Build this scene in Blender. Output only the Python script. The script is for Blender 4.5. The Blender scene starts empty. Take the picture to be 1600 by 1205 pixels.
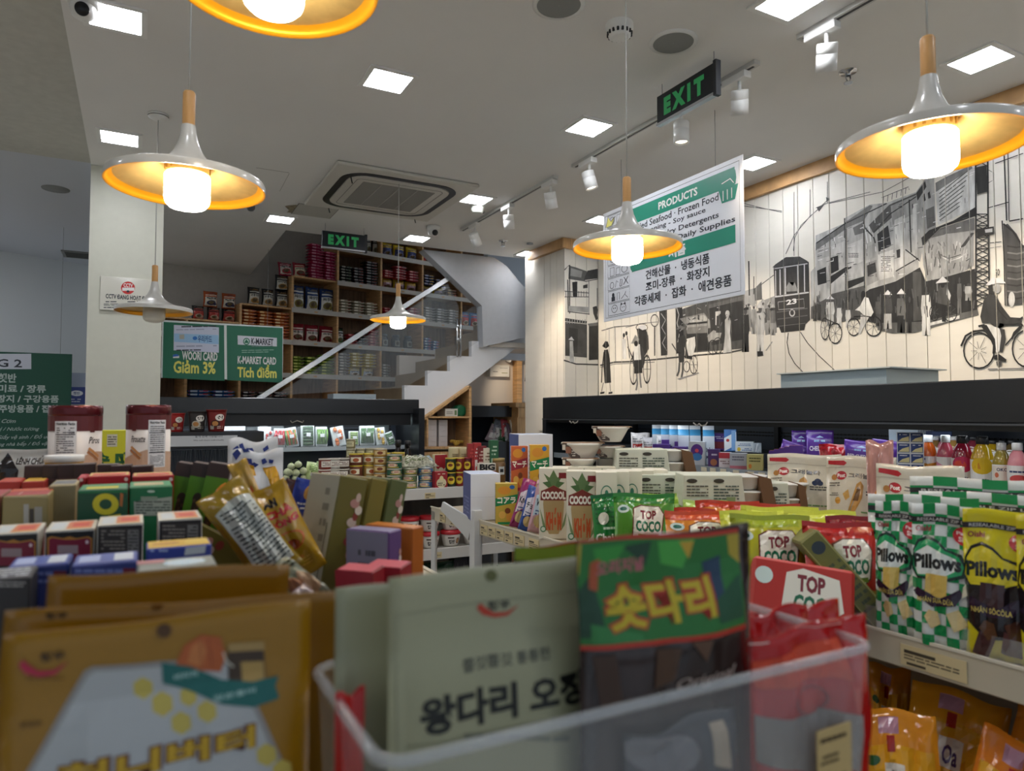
import bpy, bmesh, math, random
from mathutils import Vector, Matrix
R = math.radians
SC = bpy.context.scene
COL = SC.collection
# ---------------------------------------------------------------- camera, world, exposure
F = 1090.0                      # focal length in pixels of the 1600 px wide frame
PITCH, YAW, EYE = math.atan2(45, F), R(28.2), 1.65
cd = bpy.data.cameras.new('camera'); cam = bpy.data.objects.new('camera', cd); COL.objects.link(cam)
cam.location = (0, 0, EYE); cam.rotation_euler = (math.pi/2 + PITCH, 0, -YAW)
cd.sensor_width = 36; cd.lens = 36*F/1600; cd.clip_start = .05
cd.dof.use_dof = True; cd.dof.focus_distance = 3.2; cd.dof.aperture_fstop = 5.0
SC.camera = cam
wd = bpy.data.worlds.new('daylight'); SC.world = wd; wd.use_nodes = True
wd.node_tree.nodes['Background'].inputs[0].default_value = (.75, .87, 1, 1)
wd.node_tree.nodes['Background'].inputs[1].default_value = .22
SC.view_settings.view_transform = 'Standard'; SC.view_settings.look = 'None'
SC.view_settings.exposure = 1.3; SC.view_settings.gamma = 1; SC.view_settings.use_curve_mapping = False
SC.cycles.use_denoising = True; SC.cycles.max_bounces = 8; SC.cycles.transparent_max_bounces = 24
SC.cycles.caustics_reflective = False; SC.cycles.caustics_refractive = False
SC.cycles.sample_clamp_indirect = 4
PANEL_E, BULB_E = 20.0, 14.0

# ---------------------------------------------------------------- pixel -> point on a real plane
_f = Vector((math.sin(YAW)*math.cos(PITCH), math.cos(YAW)*math.cos(PITCH), math.sin(PITCH)))
_r = Vector((math.cos(YAW), -math.sin(YAW), 0)); _u = _r.cross(_f)
CAM = Vector((0, 0, EYE))
def ray(px, py): return _f + _r*((px-800)/F) + _u*((602.5-py)/F)
def pw(px, py, w): return CAM + ray(px, py)*w
def pX(px, py, X): d = ray(px, py); return CAM + d*(X/d.x)
def pY(px, py, Y): d = ray(px, py); return CAM + d*(Y/d.y)
def pZ(px, py, z): d = ray(px, py); return CAM + d*((z-EYE)/d.z)
def pS(px, py, a=7.42, b=.23):            # on the slanted shelf wall Y = a + b X
    d = ray(px, py); return CAM + d*(a/(d.y-b*d.x))

# ---------------------------------------------------------------- materials
MATS = {}
def lin(h):
    h = h.lstrip('#'); c = [int(h[i:i+2], 16)/255 for i in (0, 2, 4)]
    return [x/12.92 if x <= .04045 else ((x+.055)/1.055)**2.4 for x in c] + [1]
def C(h, r=.45, m=0.0, e=0.0, a=1.0, t=0.0, n=0.0, ns=(20, 20, 20), bump=0.0, coat=0.0):
    if isinstance(h, bpy.types.Material): return h
    k = (h, r, m, e, a, t, n, ns, bump, coat)
    if k in MATS: return MATS[k]
    M = bpy.data.materials.new('paint_'+h.strip('#')); M.use_nodes = True
    nt = M.node_tree; b = nt.nodes['Principled BSDF']; c = lin(h)
    b.inputs['Base Color'].default_value = c; b.inputs['Roughness'].default_value = r; b.inputs['Metallic'].default_value = m
    if e: b.inputs['Emission Color'].default_value = c; b.inputs['Emission Strength'].default_value = e
    if a < 1: b.inputs['Alpha'].default_value = a
    if t: b.inputs['Transmission Weight'].default_value = t; b.inputs['IOR'].default_value = 1.3
    if coat: b.inputs['Coat Weight'].default_value = coat
    if n or bump:
        tc = nt.nodes.new('ShaderNodeTexCoord'); mp = nt.nodes.new('ShaderNodeMapping'); mp.inputs['Scale'].default_value = ns
        nz = nt.nodes.new('ShaderNodeTexNoise'); nz.inputs['Scale'].default_value = 1; nz.inputs['Detail'].default_value = 4
        nt.links.new(tc.outputs['Object'], mp.inputs[0]); nt.links.new(mp.outputs[0], nz.inputs['Vector'])
        if n:
            cr = nt.nodes.new('ShaderNodeMix'); cr.data_type = 'RGBA'
            mr = nt.nodes.new('ShaderNodeMapRange'); mr.inputs[1].default_value = .3; mr.inputs[2].default_value = .7
            nt.links.new(nz.outputs['Fac'], mr.inputs[0]); nt.links.new(mr.outputs[0], cr.inputs[0])
            cr.inputs[6].default_value = [max(0, x*(1-n)) for x in c[:3]]+[1]; cr.inputs[7].default_value = [min(1, x*(1+n)+n*.02) for x in c[:3]]+[1]
            nt.links.new(cr.outputs[2], b.inputs['Base Color'])
        if bump:
            bp = nt.nodes.new('ShaderNodeBump'); bp.inputs['Strength'].default_value = bump; bp.inputs['Distance'].default_value = .004
            nt.links.new(nz.outputs['Fac'], bp.inputs['Height']); nt.links.new(bp.outputs[0], b.inputs['Normal'])
    MATS[k] = M; return M
def wood(h, ns=(3, 60, 3)): return C(h, r=.5, n=.28, ns=ns)
BLK = C('#15171b', r=.35); WHT = C('#e9e9e6', r=.4); OFF = C('#dcdbd2', r=.5)
OAK = C('#c99f6c', r=.5, n=.22, ns=(6, 6, 60)); OAKH = C('#c99f6c', r=.5, n=.22, ns=(60, 6, 6)); OAKD = C('#7a6048', r=.55, n=.3, ns=(40, 6, 4))
CHR = C('#c9cbce', r=.22, m=1.0); STEEL = C('#b9bbbd', r=.35, m=.9)
FILM = C('#f4f6f8', r=.08, a=.16); GLASS = C('#d6e4e2', r=.03, a=.14)
def film(h, a=.5, r=.1): return C(h, r=r, a=a)

# ---------------------------------------------------------------- mesh builder
class MB:
    def __init__(s): s.v, s.f, s.m, s.mats, s.sm = [], [], [], [], []
    def mi(s, m):
        m = C(m) if isinstance(m, str) else m
        if m not in s.mats: s.mats.append(m)
        return s.mats.index(m)
    def add(s, vs, fs, m, smooth=False):
        b = len(s.v); i = s.mi(m); s.v.extend([tuple(x) for x in vs])
        for f in fs: s.f.append(tuple(b+j for j in f)); s.m.append(i); s.sm.append(smooth)
        return s
    def box(s, x0, y0, z0, x1, y1, z1, m, mats=None):   # mats: dict of face name -> material
        vs = [(x0,y0,z0),(x1,y0,z0),(x1,y1,z0),(x0,y1,z0),(x0,y0,z1),(x1,y0,z1),(x1,y1,z1),(x0,y1,z1)]
        fs = dict(bottom=(0,3,2,1), top=(4,5,6,7), front=(0,1,5,4), right=(1,2,6,5), back=(2,3,7,6), left=(3,0,4,7))
        for k, f in fs.items(): s.add(vs, [f], (mats or {}).get(k, m)) if mats else None
        if not mats: s.add(vs, list(fs.values()), m)
        return s
    def cbox(s, c, d, m, mats=None): return s.box(c[0]-d[0]/2, c[1]-d[1]/2, c[2]-d[2]/2, c[0]+d[0]/2, c[1]+d[1]/2, c[2]+d[2]/2, m, mats)
    def lathe(s, prof, m, n=24, c=(0, 0, 0), cap=True, smooth=True, M=None):
        vs = []
        for r, z in prof:
            for k in range(n):
                a = 2*math.pi*k/n; p = Vector((r*math.cos(a), r*math.sin(a), z))
                if M: p = M @ p
                vs.append(p+Vector(c))
        fs = [(i*n+k, i*n+(k+1) % n, (i+1)*n+(k+1) % n, (i+1)*n+k) for i in range(len(prof)-1) for k in range(n)]
        s.add(vs, fs, m, smooth)
        if cap:
            b = len(s.v)-len(vs)
            for i, fl in ((0, 1), (len(prof)-1, 0)):
                if prof[i][0] > 1e-5:
                    f = [b+i*n+k for k in range(n)]; s.f.append(tuple(reversed(f) if fl else f)); s.m.append(s.mi(m)); s.sm.append(False)
        return s
    def tube(s, pts, r, m, n=6, cap=True):
        pts = [Vector(p) for p in pts]; vs = []
        for i, p in enumerate(pts):
            d = (pts[min(i+1, len(pts)-1)]-pts[max(i-1, 0)]).normalized()
            a = d.orthogonal().normalized(); a = (Vector((0, 0, 1)).cross(d)).normalized() if abs(d.z) < .9 else Vector((1, 0, 0)); b = d.cross(a).normalized(); a = b.cross(d)
            for k in range(n):
                t = 2*math.pi*k/n; vs.append(p + a*r*math.cos(t) + b*r*math.sin(t))
        fs = [(i*n+k, i*n+(k+1) % n, (i+1)*n+(k+1) % n, (i+1)*n+k) for i in range(len(pts)-1) for k in range(n)]
        if cap: fs += [tuple(range(n)), tuple((len(pts)-1)*n+k for k in range(n))]
        return s.add(vs, fs, m, True)
    def prism(s, poly, ext, m):       # poly: 3d points, ext: extrusion vector
        poly = [Vector(p) for p in poly]; n = len(poly); e = Vector(ext)
        return s.add(poly+[p+e for p in poly], [tuple(range(n)), tuple(range(2*n-1, n-1, -1))]+[(i, (i+1) % n, n+(i+1) % n, n+i) for i in range(n)], m)
    def build(s, name, parent=None, bevel=0, seg=1, fix=True):
        me = bpy.data.meshes.new(name); me.from_pydata(s.v, [], s.f)
        for x in s.mats: me.materials.append(x)
        me.polygons.foreach_set('material_index', s.m); me.polygons.foreach_set('use_smooth', s.sm)
        if bevel or fix:
            b = bmesh.new(); b.from_mesh(me)
            bmesh.ops.remove_doubles(b, verts=b.verts, dist=1e-6)
            bmesh.ops.recalc_face_normals(b, faces=b.faces)
            if bevel:
                es = [e for e in b.edges if len(e.link_faces) == 2 and e.calc_face_angle(0) > .6]
                bmesh.ops.bevel(b, geom=es, offset=bevel, segments=seg, affect='EDGES', clamp_overlap=True)
            b.to_mesh(me); b.free()
        me.update()
        return ob(name, me, parent)
def ob(name, data, parent=None):
    o = bpy.data.objects.new(name, data); COL.objects.link(o)
    if parent: o.parent = parent
    return o
def tag(o, label, cat=None, group=None, kind=None):
    if label: o['label'] = label
    if cat: o['category'] = cat
    if group: o['group'] = group
    if kind: o['kind'] = kind
    return o
def thing(name, label, cat, loc=(0, 0, 0), rz=0, group=None):
    o = ob(name, None); o.location = loc; o.rotation_euler = (0, 0, R(rz)); return tag(o, label, cat, group)
def st(name, mb, label=None, parent=None, **k):
    o = mb.build(name, parent, **k)
    if not parent: o['kind'] = 'structure'
    if label: o['label'] = label
    return o
def dup(o, loc=None, rot=None, label=None, group=None, parent=None):
    c = o.copy(); COL.objects.link(c); c.parent = parent
    for ch in list(o.children): dup(ch, parent=c)
    if loc is not None: c.location = loc
    if rot is not None: c.rotation_euler = rot
    if label: c['label'] = label
    if group: c['group'] = group
    return c
def put(o, loc, yaw=0, tilt=0, roll=0, dz=0):
    o.location = Vector(loc)+Vector((0, 0, dz)); o.rotation_mode = 'XYZ'
    o.rotation_euler = (Matrix.Rotation(R(yaw), 3, 'Z') @ Matrix.Rotation(R(tilt), 3, 'X') @ Matrix.Rotation(R(roll), 3, 'Y')).to_euler()
    return o

# ---------------------------------------------------------------- flat print (lettering, logos, pictures) as thin coloured shapes
_TX = {}
def text2d(s, bold=0.0, slant=0.0):
    k = (s, bold, slant)
    if k not in _TX:
        c = bpy.data.curves.new('t', 'FONT'); c.body = s; c.resolution_u = 2; c.offset = bold; c.shear = slant
        o = bpy.data.objects.new('t', c); m = o.to_mesh()
        V = [(v.co.x, v.co.y) for v in m.vertices]; P = [tuple(p.vertices) for p in m.polygons]
        o.to_mesh_clear(); bpy.data.objects.remove(o); bpy.data.curves.remove(c)
        if not V: V, P = [(0, 0), (1, 0), (1, 1)], [(0, 1, 2)]
        x0, x1 = min(v[0] for v in V), max(v[0] for v in V); y0, y1 = min(v[1] for v in V), max(v[1] for v in V)
        _TX[k] = ([((x-x0)/max(1e-6, x1-x0), (y-y0)/max(1e-6, y1-y0)) for x, y in V], P)
    return _TX[k]
class Pr:
    """collects 2-D shapes in metres; sh: list of tuples
    r x0 y0 x1 y1 c | d cx cy rx ry c | p c x y ... | s c wd x y ... | t str x0 y0 x1 y1 c [bold slant] | l x0 y0 x1 y1 n c | c cx cy rx ry th c"""
    def __init__(s, w=1, h=1, tf=None, eps=6e-5):
        s.w, s.h, s.V, s.F, s.M, s.mats, s.k, s.eps = w, h, [], [], [], [], 0, eps; s.mf = C
        s.tf = tf or (lambda x, y: ((x-.5)*w, y*h))
    def _add(s, pts, fs, c, raw=False):
        m = s.mf(c) if isinstance(c, str) else c
        if m not in s.mats: s.mats.append(m)
        i = s.mats.index(m); b = len(s.V)
        for p in pts:
            q = p if raw else s.tf(p[0], p[1]); s.V.append((q[0], q[1], s.k))
        for f in fs: s.F.append(tuple(b+j for j in f)); s.M.append(i)
    def do(s, sh):
        for t in sh:
            k = t[0]; s.k += 1
            if k == 'r': _, a, b, c, d, m = t; s._add([(a, b), (c, b), (c, d), (a, d)], [(0, 1, 2, 3)], m)
            elif k == 'd':
                _, cx, cy, rx, ry, m = t; n = 16 if rx > .03 else 10
                s._add([(cx+rx*math.cos(i*6.2832/n), cy+ry*math.sin(i*6.2832/n)) for i in range(n)], [tuple(range(n))], m)
            elif k == 'c':
                _, cx, cy, rx, ry, th, m = t; n = 20
                q = [(cx+rx*g*math.cos(i*6.2832/n), cy+ry*g*math.sin(i*6.2832/n)) for g in (1, 1-th) for i in range(n)]
                s._add(q, [(i, (i+1) % n, n+(i+1) % n, n+i) for i in range(n)], m)
            elif k == 'p': q = [(t[i], t[i+1]) for i in range(2, len(t), 2)]; s._add(q, [tuple(range(len(q)))], t[1])
            elif k == 's':
                q = [(t[i], t[i+1]) for i in range(3, len(t), 2)]; wd = t[2]; asp = 1
                if s.w != 1 or s.h != 1: asp = s.w/s.h
                L, Rr = [], []
                for i, p in enumerate(q):
                    a, b = q[max(0, i-1)], q[min(len(q)-1, i+1)]
                    dx, dy = b[0]-a[0], (b[1]-a[1])/asp; l = math.hypot(dx, dy) or 1
                    nx, ny = -dy/l*wd/2, dx/l*wd/2*asp
                    L.append((p[0]+nx, p[1]+ny)); Rr.append((p[0]-nx, p[1]-ny))
                n = len(q); s._add(L+Rr, [(i, n+i, n+i+1, i+1) for i in range(n-1)], t[1])
            elif k == 't':
                V, P = text2d(t[1], *(t[7:] if len(t) > 7 else (.015, 0)))
                a = s.tf(t[2], t[3]); b = s.tf(t[4], t[5])
                s._add([(a[0]+x*(b[0]-a[0]), a[1]+y*(b[1]-a[1])) for x, y in V], P, t[6], raw=True)
            elif k == 'l':
                _, a, b, c, d, n, m = t; rg = random.Random(int(abs(a*977+b*31+d*57)*100))
                for i in range(n):
                    y = b+(d-b)*(i+.25)/n; h = (d-b)/n*.45; x = a
                    while x < c-(c-a)*.04:
                        w = (c-a)*rg.uniform(.08, .25); x2 = min(c, x+w)
                        if rg.random() > .12: s._add([(x, y), (x2, y), (x2, y+h), (x, y+h)], [(0, 1, 2, 3)], m)
                        x = x2+(c-a)*.025
        return s
    def mesh(s, name, fn, cuts=None, off=4e-4):
        """fn(x, y) -> (point, normal)"""
        me = bpy.data.meshes.new(name)
        bm = bmesh.new(); vs = [bm.verts.new(v) for v in s.V]
        for f, m in zip(s.F, s.M):
            try: q = bm.faces.new([vs[i] for i in f]); q.material_index = m
            except ValueError: pass
        if cuts:
            if len(cuts) == 2 and (not cuts[1] or not isinstance(cuts[1][0], tuple)): cuts = [((c, 0, 0), (1, 0, 0)) for c in cuts[0]]+[((0, c, 0), (0, 1, 0)) for c in cuts[1]]
            for co, no in cuts:
                bmesh.ops.bisect_plane(bm, geom=bm.verts[:]+bm.edges[:]+bm.faces[:], plane_co=co, plane_no=no, dist=1e-7)
        else: bmesh.ops.triangulate(bm, faces=[f for f in bm.faces if len(f.verts) > 4])
        for v in bm.verts:
            p, n = fn(v.co.x, v.co.y); v.co = Vector(p)+Vector(n)*(off+s.eps*v.co.z)
        bm.to_mesh(me); bm.free()
        for m in s.mats: me.materials.append(m)
        return me
def decal(name, parent, w, h, sh, fn, cuts=None, off=4e-4, tf=None, eps=6e-5, label=None, mf=None):
    q = Pr(w, h, tf, eps); q.mf = mf or C; me = q.do(sh).mesh(name, fn, cuts, off)
    o = ob(name, me, parent)
    if label: o['label'] = label
    return o
# mappings onto the faces of a box w (x) d (y) h (z) standing on its base
def fmap(face, w, d, h):
    return {'front': lambda x, y: ((x, -d/2, y), (0, -1, 0)), 'back': lambda x, y: ((-x, d/2, y), (0, 1, 0)),
            'right': lambda x, y: ((w/2, x, y), (1, 0, 0)), 'left': lambda x, y: ((-w/2, -x, y), (-1, 0, 0)),
            'top': lambda x, y: ((x, y-d/2, h), (0, 0, 1))}[face]
def carton(name, label, cat, w, d, h, col, faces=None, mats=None, group=None, bev=.0012):
    """a printed carton; faces: dict face -> print list"""
    b = MB(); c = C(col) if isinstance(col, str) else col
    mm = {k: (C(v) if isinstance(v, str) else v) for k, v in (mats or {}).items()}
    b.box(-w/2, -d/2, 0, w/2, d/2, h, c, {k: mm.get(k, c) for k in ('front', 'back', 'left', 'right', 'top', 'bottom')})
    o = b.build(name, bevel=bev); tag(o, label, cat, group)
    for k, sh in (faces or {}).items():
        fw, fh = {'front': (w, h), 'back': (w, h), 'left': (d, h), 'right': (d, h), 'top': (w, d)}[k]
        decal('printed_'+k, o, fw, fh, sh, fmap(k, w, d, h))
    return o
def bagfn(w, h, t, kind, seed, wr=1.0):
    rg = random.Random(seed); ph = [rg.uniform(0, 6.28) for _ in range(8)]
    def S(x, y, sgn=1):
        u = max(-1, min(1, 2*x/w)); v = max(0, min(1, y/h))
        q = max(0, 1-abs(u)**2.6)**.65
        if kind == 'pillow':
            e = .075; p = 0 if v < e or v > 1-e else math.sin(math.pi*(v-e)/(1-2*e))**.42
            pin = 1-.06*p*(1-.6*abs(2*v-1)); cr = .0022*math.sin(x/w*95) if (v < e or v > 1-e) else 0
            lift = 0
        elif kind == 'stand':
            p = (1-min(1, v/.82))**.45 if v < .82 else 0; p = p*(.75+.25*min(1, v*8)); q = max(0, 1-abs(u)**3.5)**.55 if v > .1 else max(0, 1-abs(u)**3)**.4
            pin = 1; cr = 0; lift = 0
        else:
            e = .1; p = 0 if v > .88 else min(1, (v/.1))**.5*min(1, (.88-v)/.12)**.6; pin = 1-.02*p; cr = 0; lift = 0
        wv = wr*(.10*math.sin(4.1*u*2+ph[0]+5*v)+.08*math.sin(9*v+3*u+ph[1])+.05*math.sin(15*u-11*v+ph[2])+.04*math.sin(21*v+17*u+ph[3]))*t*.5*min(1, q*2)
        if p == 0: wv = wr*.012*w*(math.sin(3*u+ph[4])+.5*math.sin(7*u+ph[5])) * (1 if v > .5 else .3)
        dz = wr*.008*h*math.sin(4*u+ph[6])*(v if kind != 'pillow' else 1)
        top = 1 if p > 0 else 0
        if p == 0: yy = -(wv+cr) + (-.0006 if sgn > 0 else .0006)
        else: yy = -(p*q*t/2*sgn) - wv*(1 if sgn > 0 else .4)*q + (0 if q > .02 else 0)
        return Vector((x*pin, yy, y+dz))
    return S
def foil(c, r=.2): return C(c, r=r, bump=.55, ns=(38, 38, 30))
def trifn(S, w, h, nu, nv):
    def fn(x, y):
        x = max(-w/2, min(w/2, x)); y = max(0, min(h, y)); dx, dy = w/nu, h/nv
        i = min(nu-1, max(0, int((x+w/2)/dx+1e-6))); j = min(nv-1, max(0, int(y/dy+1e-6))); fx = (x+w/2)/dx-i; fy = y/dy-j
        P = lambda a, b: S(-w/2+a*dx, b*dy)
        if fx >= fy: return P(i, j)*(1-fx)+P(i+1, j)*(fx-fy)+P(i+1, j+1)*fy, (0, -1, 0)
        return P(i, j)*(1-fy)+P(i, j+1)*(fy-fx)+P(i+1, j+1)*fx, (0, -1, 0)
    return fn
def bagcuts(w, h, nu, nv):
    dx, dy = w/nu, h/nv; n = Vector((1/dx, -1/dy, 0)).normalized()
    return [((-w/2+i*dx, 0, 0), (1, 0, 0)) for i in range(1, nu)]+[((0, j*dy, 0), (0, 1, 0)) for j in range(1, nv)]+[((-w/2+k*dx, 0, 0), n) for k in range(-nv+1, nu)]
def bag(name, label, cat, w, h, t, col, sh=None, kind='pillow', seed=1, wr=1.0, group=None, back=None, nu=14, nv=18, rough=.25, hole=None, backsh=None):
    S = bagfn(w, h, t, kind, seed, wr)
    xs = [-w/2+w*i/nu for i in range(nu+1)]; ys = [h*j/nv for j in range(nv+1)]
    c = C(col, r=rough, bump=.55, ns=(38, 38, 30)) if isinstance(col, str) else col; cb = (C(back, r=rough) if isinstance(back, str) else back) or c
    b = MB(); vs = [S(x, y) for y in ys for x in xs]; n = nu+1
    fs = [f for j in range(nv) for i in range(nu) for f in ((j*n+i, j*n+i+1, (j+1)*n+i+1), (j*n+i, (j+1)*n+i+1, (j+1)*n+i))]
    b.add(vs, fs, c, True)
    vs2 = [S(x, y, -1) for y in ys for x in xs]; b.add(vs2, [tuple(reversed(f)) for f in fs], cb, True)
    N = len(vs); rim = [i for i in range(n)] + [j*n+nu for j in range(1, nv+1)] + [nv*n+i for i in range(nu-1, -1, -1)] + [j*n for j in range(nv-1, 0, -1)]
    for a, bb in zip(rim, rim[1:]+rim[:1]): b.f.append((bb, a, N+a, N+bb)); b.m.append(0); b.sm.append(True)
    o = b.build(name, fix=False); tag(o, label, cat, group)
    fn = trifn(S, w, h, nu, nv)
    if sh: decal('printed_front', o, w, h, sh, fn, bagcuts(w, h, nu, nv), off=7e-4, eps=4e-5, mf=foil if rough < .3 else None)
    return o
# ================================================================ the room
CEIL = 3.20
PLA = C('#e6e5e2', r=.75, n=.05, ns=(.8, .8, .8)); PLW = C('#dcdcd2', r=.6, n=.03, ns=(2, 2, 2)); PLB = C('#c3c6c8', r=.7, n=.03, ns=(1, 1, 1))
st('floor', MB().box(-4.5, -3, -.05, 6.5, 10, 0, C('#d6cfc4', r=.3, n=.08, ns=(3, 3, 3))))
c = MB()
c.box(-.285, -1.5, CEIL, 5, 6.03, CEIL+.08, PLA); c.box(-.285, 6.03, CEIL, 1.07, 8.9, CEIL+.08, PLA)
st('ceiling', c)
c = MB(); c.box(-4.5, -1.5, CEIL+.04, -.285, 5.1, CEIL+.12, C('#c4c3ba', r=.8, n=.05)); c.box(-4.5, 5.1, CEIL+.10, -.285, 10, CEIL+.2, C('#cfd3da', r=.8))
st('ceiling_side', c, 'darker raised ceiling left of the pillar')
# stairwell above the opening
c = MB(); c.box(1.0, 6.03, 4.6, 6.5, 10, 4.7, PLA); st('ceiling_stairwell', c)
c = MB(); c.box(1.02, 6.03, CEIL+.08, 1.07, 8.9, 4.6, PLA); c.box(1.07, 5.98, CEIL+.08, 5, 6.03, 4.6, PLA); st('wall_stairwell', c)
def slab(a, b, z0, z1, t, m, d=1):   # wall slab between plan points a, b
    n = Vector((-(b[1]-a[1]), b[0]-a[0], 0)).normalized()*t*d
    return MB().prism([(a[0], a[1], z0), (b[0], b[1], z0), (b[0], b[1], z1), (a[0], a[1], z1)], n, m)
st('wall_far', slab((.1, 7.92), (5.5, 9.16), 0, 4.6, .1, C('#b9b6b0', r=.7, n=.04)))
st('wall_far_left', slab((-4.5, 7.05), (.2, 9.3), 0, 3.35, .1, C('#e2e7ea', r=.65)))
st('wall_left', MB().box(-4.6, -3, 0, -4.5, 8, 3.4, PLW))
st('column', MB().box(-.285, 5.0, 0, .124, 5.4, CEIL, C('#d3d3c4', r=.5, n=.02)), 'cream square pillar with a small camera notice on it')
st('wall_stair_side', MB().box(3.32, 6.75, 2.25, 5, 6.85, 4.6, C('#dfe5ee', r=.6)), 'bright bluish wall beside the stairwell')
st('wall_passage', MB().box(2.6, 7.55, 0, 5.2, 7.65, 2.32, C('#d5cdc2', r=.6)).box(3.05,6.15,2.32,5.0,7.6,2.37,C('#d5cdc2')))

# ---- wall with the mural: vertical boards, every board a piece
MX, CY = 3.66, 5.17
CREAM = C('#dfdbd0', r=.5, n=.03, ns=(2, 2, 14))
wr = MB().box(MX+.016, -1.2, 0, MX+.12, CY, CEIL, C('#55524c')).build('wall_right'); wr['kind'] = 'structure'
wr['label'] = 'cream boarded wall carrying the ink street mural'
bw, g = .1145, .0035
zb = 1.5
nB = int((CY+.9)/bw)
pm = None
for i in range(nB):
    y1 = CY-i*bw; b = MB().box(0, -bw+g, 0, .016, 0, CEIL-zb, CREAM)
    if pm is None: o = b.build('plank', wr, bevel=.0015); pm = o.data
    else: o = ob('plank', pm, wr)
    o.location = (MX, y1, zb)
GAPS = [CY-i*bw+g/2 for i in range(1, nB+1)]
# pier at the end of the mural wall
pier = MB().box(3.31, CY+.012, 0, MX+.1, 5.9, CEIL, CREAM).build('wall_pier'); pier['kind'] = 'structure'; pier['label'] = 'cream boarded end of the mural wall'
pp = None
for i in range(3):
    b = MB().box(0, 0, 0, .1147, .014, CEIL-zb, CREAM)
    o = b.build('plank', pier, bevel=.0015) if pp is None else ob('plank', pp, pier)
    pp = o.data; o.location = (3.29+i*.1185+.008, CY, zb)
for i in range(4):
    o = MB().box(0, 0, 0, .014, .105, CEIL-zb, CREAM).build('plank', pier, bevel=.0015) if i == 0 else ob('plank', pq, pier)
    pq = o.data; o.location = (3.297, CY+.02+i*.11, zb)
t = MB().box(MX-.03, -1.2, CEIL-.085, MX+.03, CY-.02, CEIL-.001, OAKH)
t.box(3.25, CY-.045, CEIL-.085, MX+.03, CY-.001, CEIL-.001, OAKH).box(3.25, CY-.001, CEIL-.085, 3.294, 5.75, CEIL-.001, OAKH)
st('trim_1', t, 'wooden moulding between the mural wall and the ceiling')

# ---- the mural, ink-wash painting flat on the boards (pixel outlines of the photograph carried onto the wall)
def G(v):
    v = int(v*(.82 if v < 150 else .95)); return C('#%02x%02x%02x' % (v, v, int(v*.985)), r=.55, n=.30, ns=(9, 30, 9))
def SG(v): return C('#%02x%02x%02x' % (v, v, v), r=.55)
def ell(cx, cy, rx, ry, th, c): return ('c', cx, cy, rx, ry, th, c)
def man(x, y0, y1, w, c1, c2, hat=None, lean=0):      # x centre, head top y0, feet y1
    h = y1-y0; s = []
    s.append(('p', c1, x-w*.45+lean, y0+h*.2, x+w*.4+lean, y0+h*.19, x+w*.55, y0+h*.5, x+w*.42, y0+h*.62, x-w*.45, y0+h*.62, x-w*.55, y0+h*.45))
    s.append(('p', c2, x-w*.42, y0+h*.6, x+w*.4, y0+h*.6, x+w*.45, y1, x+w*.12, y1, x+w*.02, y0+h*.75, x-w*.12, y1, x-w*.45, y1))
    s.append(('d', x+lean, y0+h*.11, w*.22, h*.085, SG(70)))
    if hat: s.append(('p', hat, x-w*.5+lean, y0+h*.10, x+lean, y0-h*.03, x+w*.5+lean, y0+h*.10))
    return s
K, D, Md, Lt = SG(28), G(58), G(110), G(168)
mu = []
# distant left street and shops seen below the hanging board
mu += [('p', G(95), 1058,486, 1163,448, 1163,545, 1072,552), ('p', K, 1060,482, 1066,480, 1070,553, 1064,553), ('p', G(40), 1072,510, 1108,508, 1110,547, 1073,550),
       ('p', G(150), 1062,498, 1100,489, 1118,512, 1078,515), ('p', G(190), 1074,497, 1100,492, 1108,500, 1080,506), ('p', G(135), 1072,512, 1107,509, 1106,520, 1074,522), ('p', K, 1072,505, 1106,502, 1106,505, 1072,508),
       ('p', G(50), 1108,478, 1163,470, 1163,530, 1112,540), ('p', G(120), 1108,476, 1163,462, 1163,468, 1108,482), ('p', G(215), 1118,487, 1126,486, 1126,508, 1118,508),
       ('p', G(175), 1163,455, 1180,450, 1182,475, 1163,480), ('p', G(110), 1178,452, 1190,440, 1191,468, 1180,470), ('s', K, 2, 1170,408, 1171,462), ('s', K, 1.2, 1178,432, 1178,460), ('s', G(90), 1.2, 1188,446, 1209,430),
       ('p', G(150), 1192,470, 1212,462, 1214,520, 1196,524), ('p', G(85), 1163,492, 1212,478, 1213,500, 1163,514)]
for x, a in ((1170, 470), (1178, 474), (1192, 468), (1202, 472), (1208, 476)): mu += man(x, a, a+48, 8, G(120+int(x) % 60), G(150), G(180))
# pavement edge
mu += [('s', G(70), 2.4, 938,571, 961,566, 990,565, 1023,562, 1080,556, 1140,551, 1163,546), ('s', SG(120), 1.2, 938,574, 961,569, 1023,566)]
# arches, lamp post with a round sign
mu += [('p', G(60), 1030,482, 1042,480, 1043,555, 1033,556), ('p', G(60), 1055,470, 1062,468, 1063,552, 1057,553), ('s', G(190), 1, 1033,490, 1040,500, 1034,512, 1041,524, 1035,536, 1042,548), ('s', G(200), 1, 1057,480, 1061,492, 1058,505, 1062,520, 1059,535),
       ell(1023, 501, 6.5, 10, .16, K), ('s', K, 1.6, 1023,511, 1023,556), ('s', SG(110), 1, 978,512, 1000,506, 1028,503), ('s', SG(90), 1.4, 940,517, 960,511, 985,509, 1010,505),
       ('s', SG(120), 1, 961,510, 962,565), ('s', SG(150), .8, 952,515, 952,562)]
# woman in a long dark dress
mu += [('p', K, 941,541, 946,533, 950,534, 952,541, 947,545), ('p', G(45), 944,547, 950,546, 953,560, 955,598, 945,599, 943,572), ('s', K, 1.5, 944,550, 941,575, 940,598), ('s', SG(90), 1, 943,598, 940,612), ('s', SG(90), 1, 953,598, 954,612), ('p', K, 938,613, 945,612, 944,615, 938,616), ('p', K, 951,613, 957,612, 957,615, 951,616)]
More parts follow.
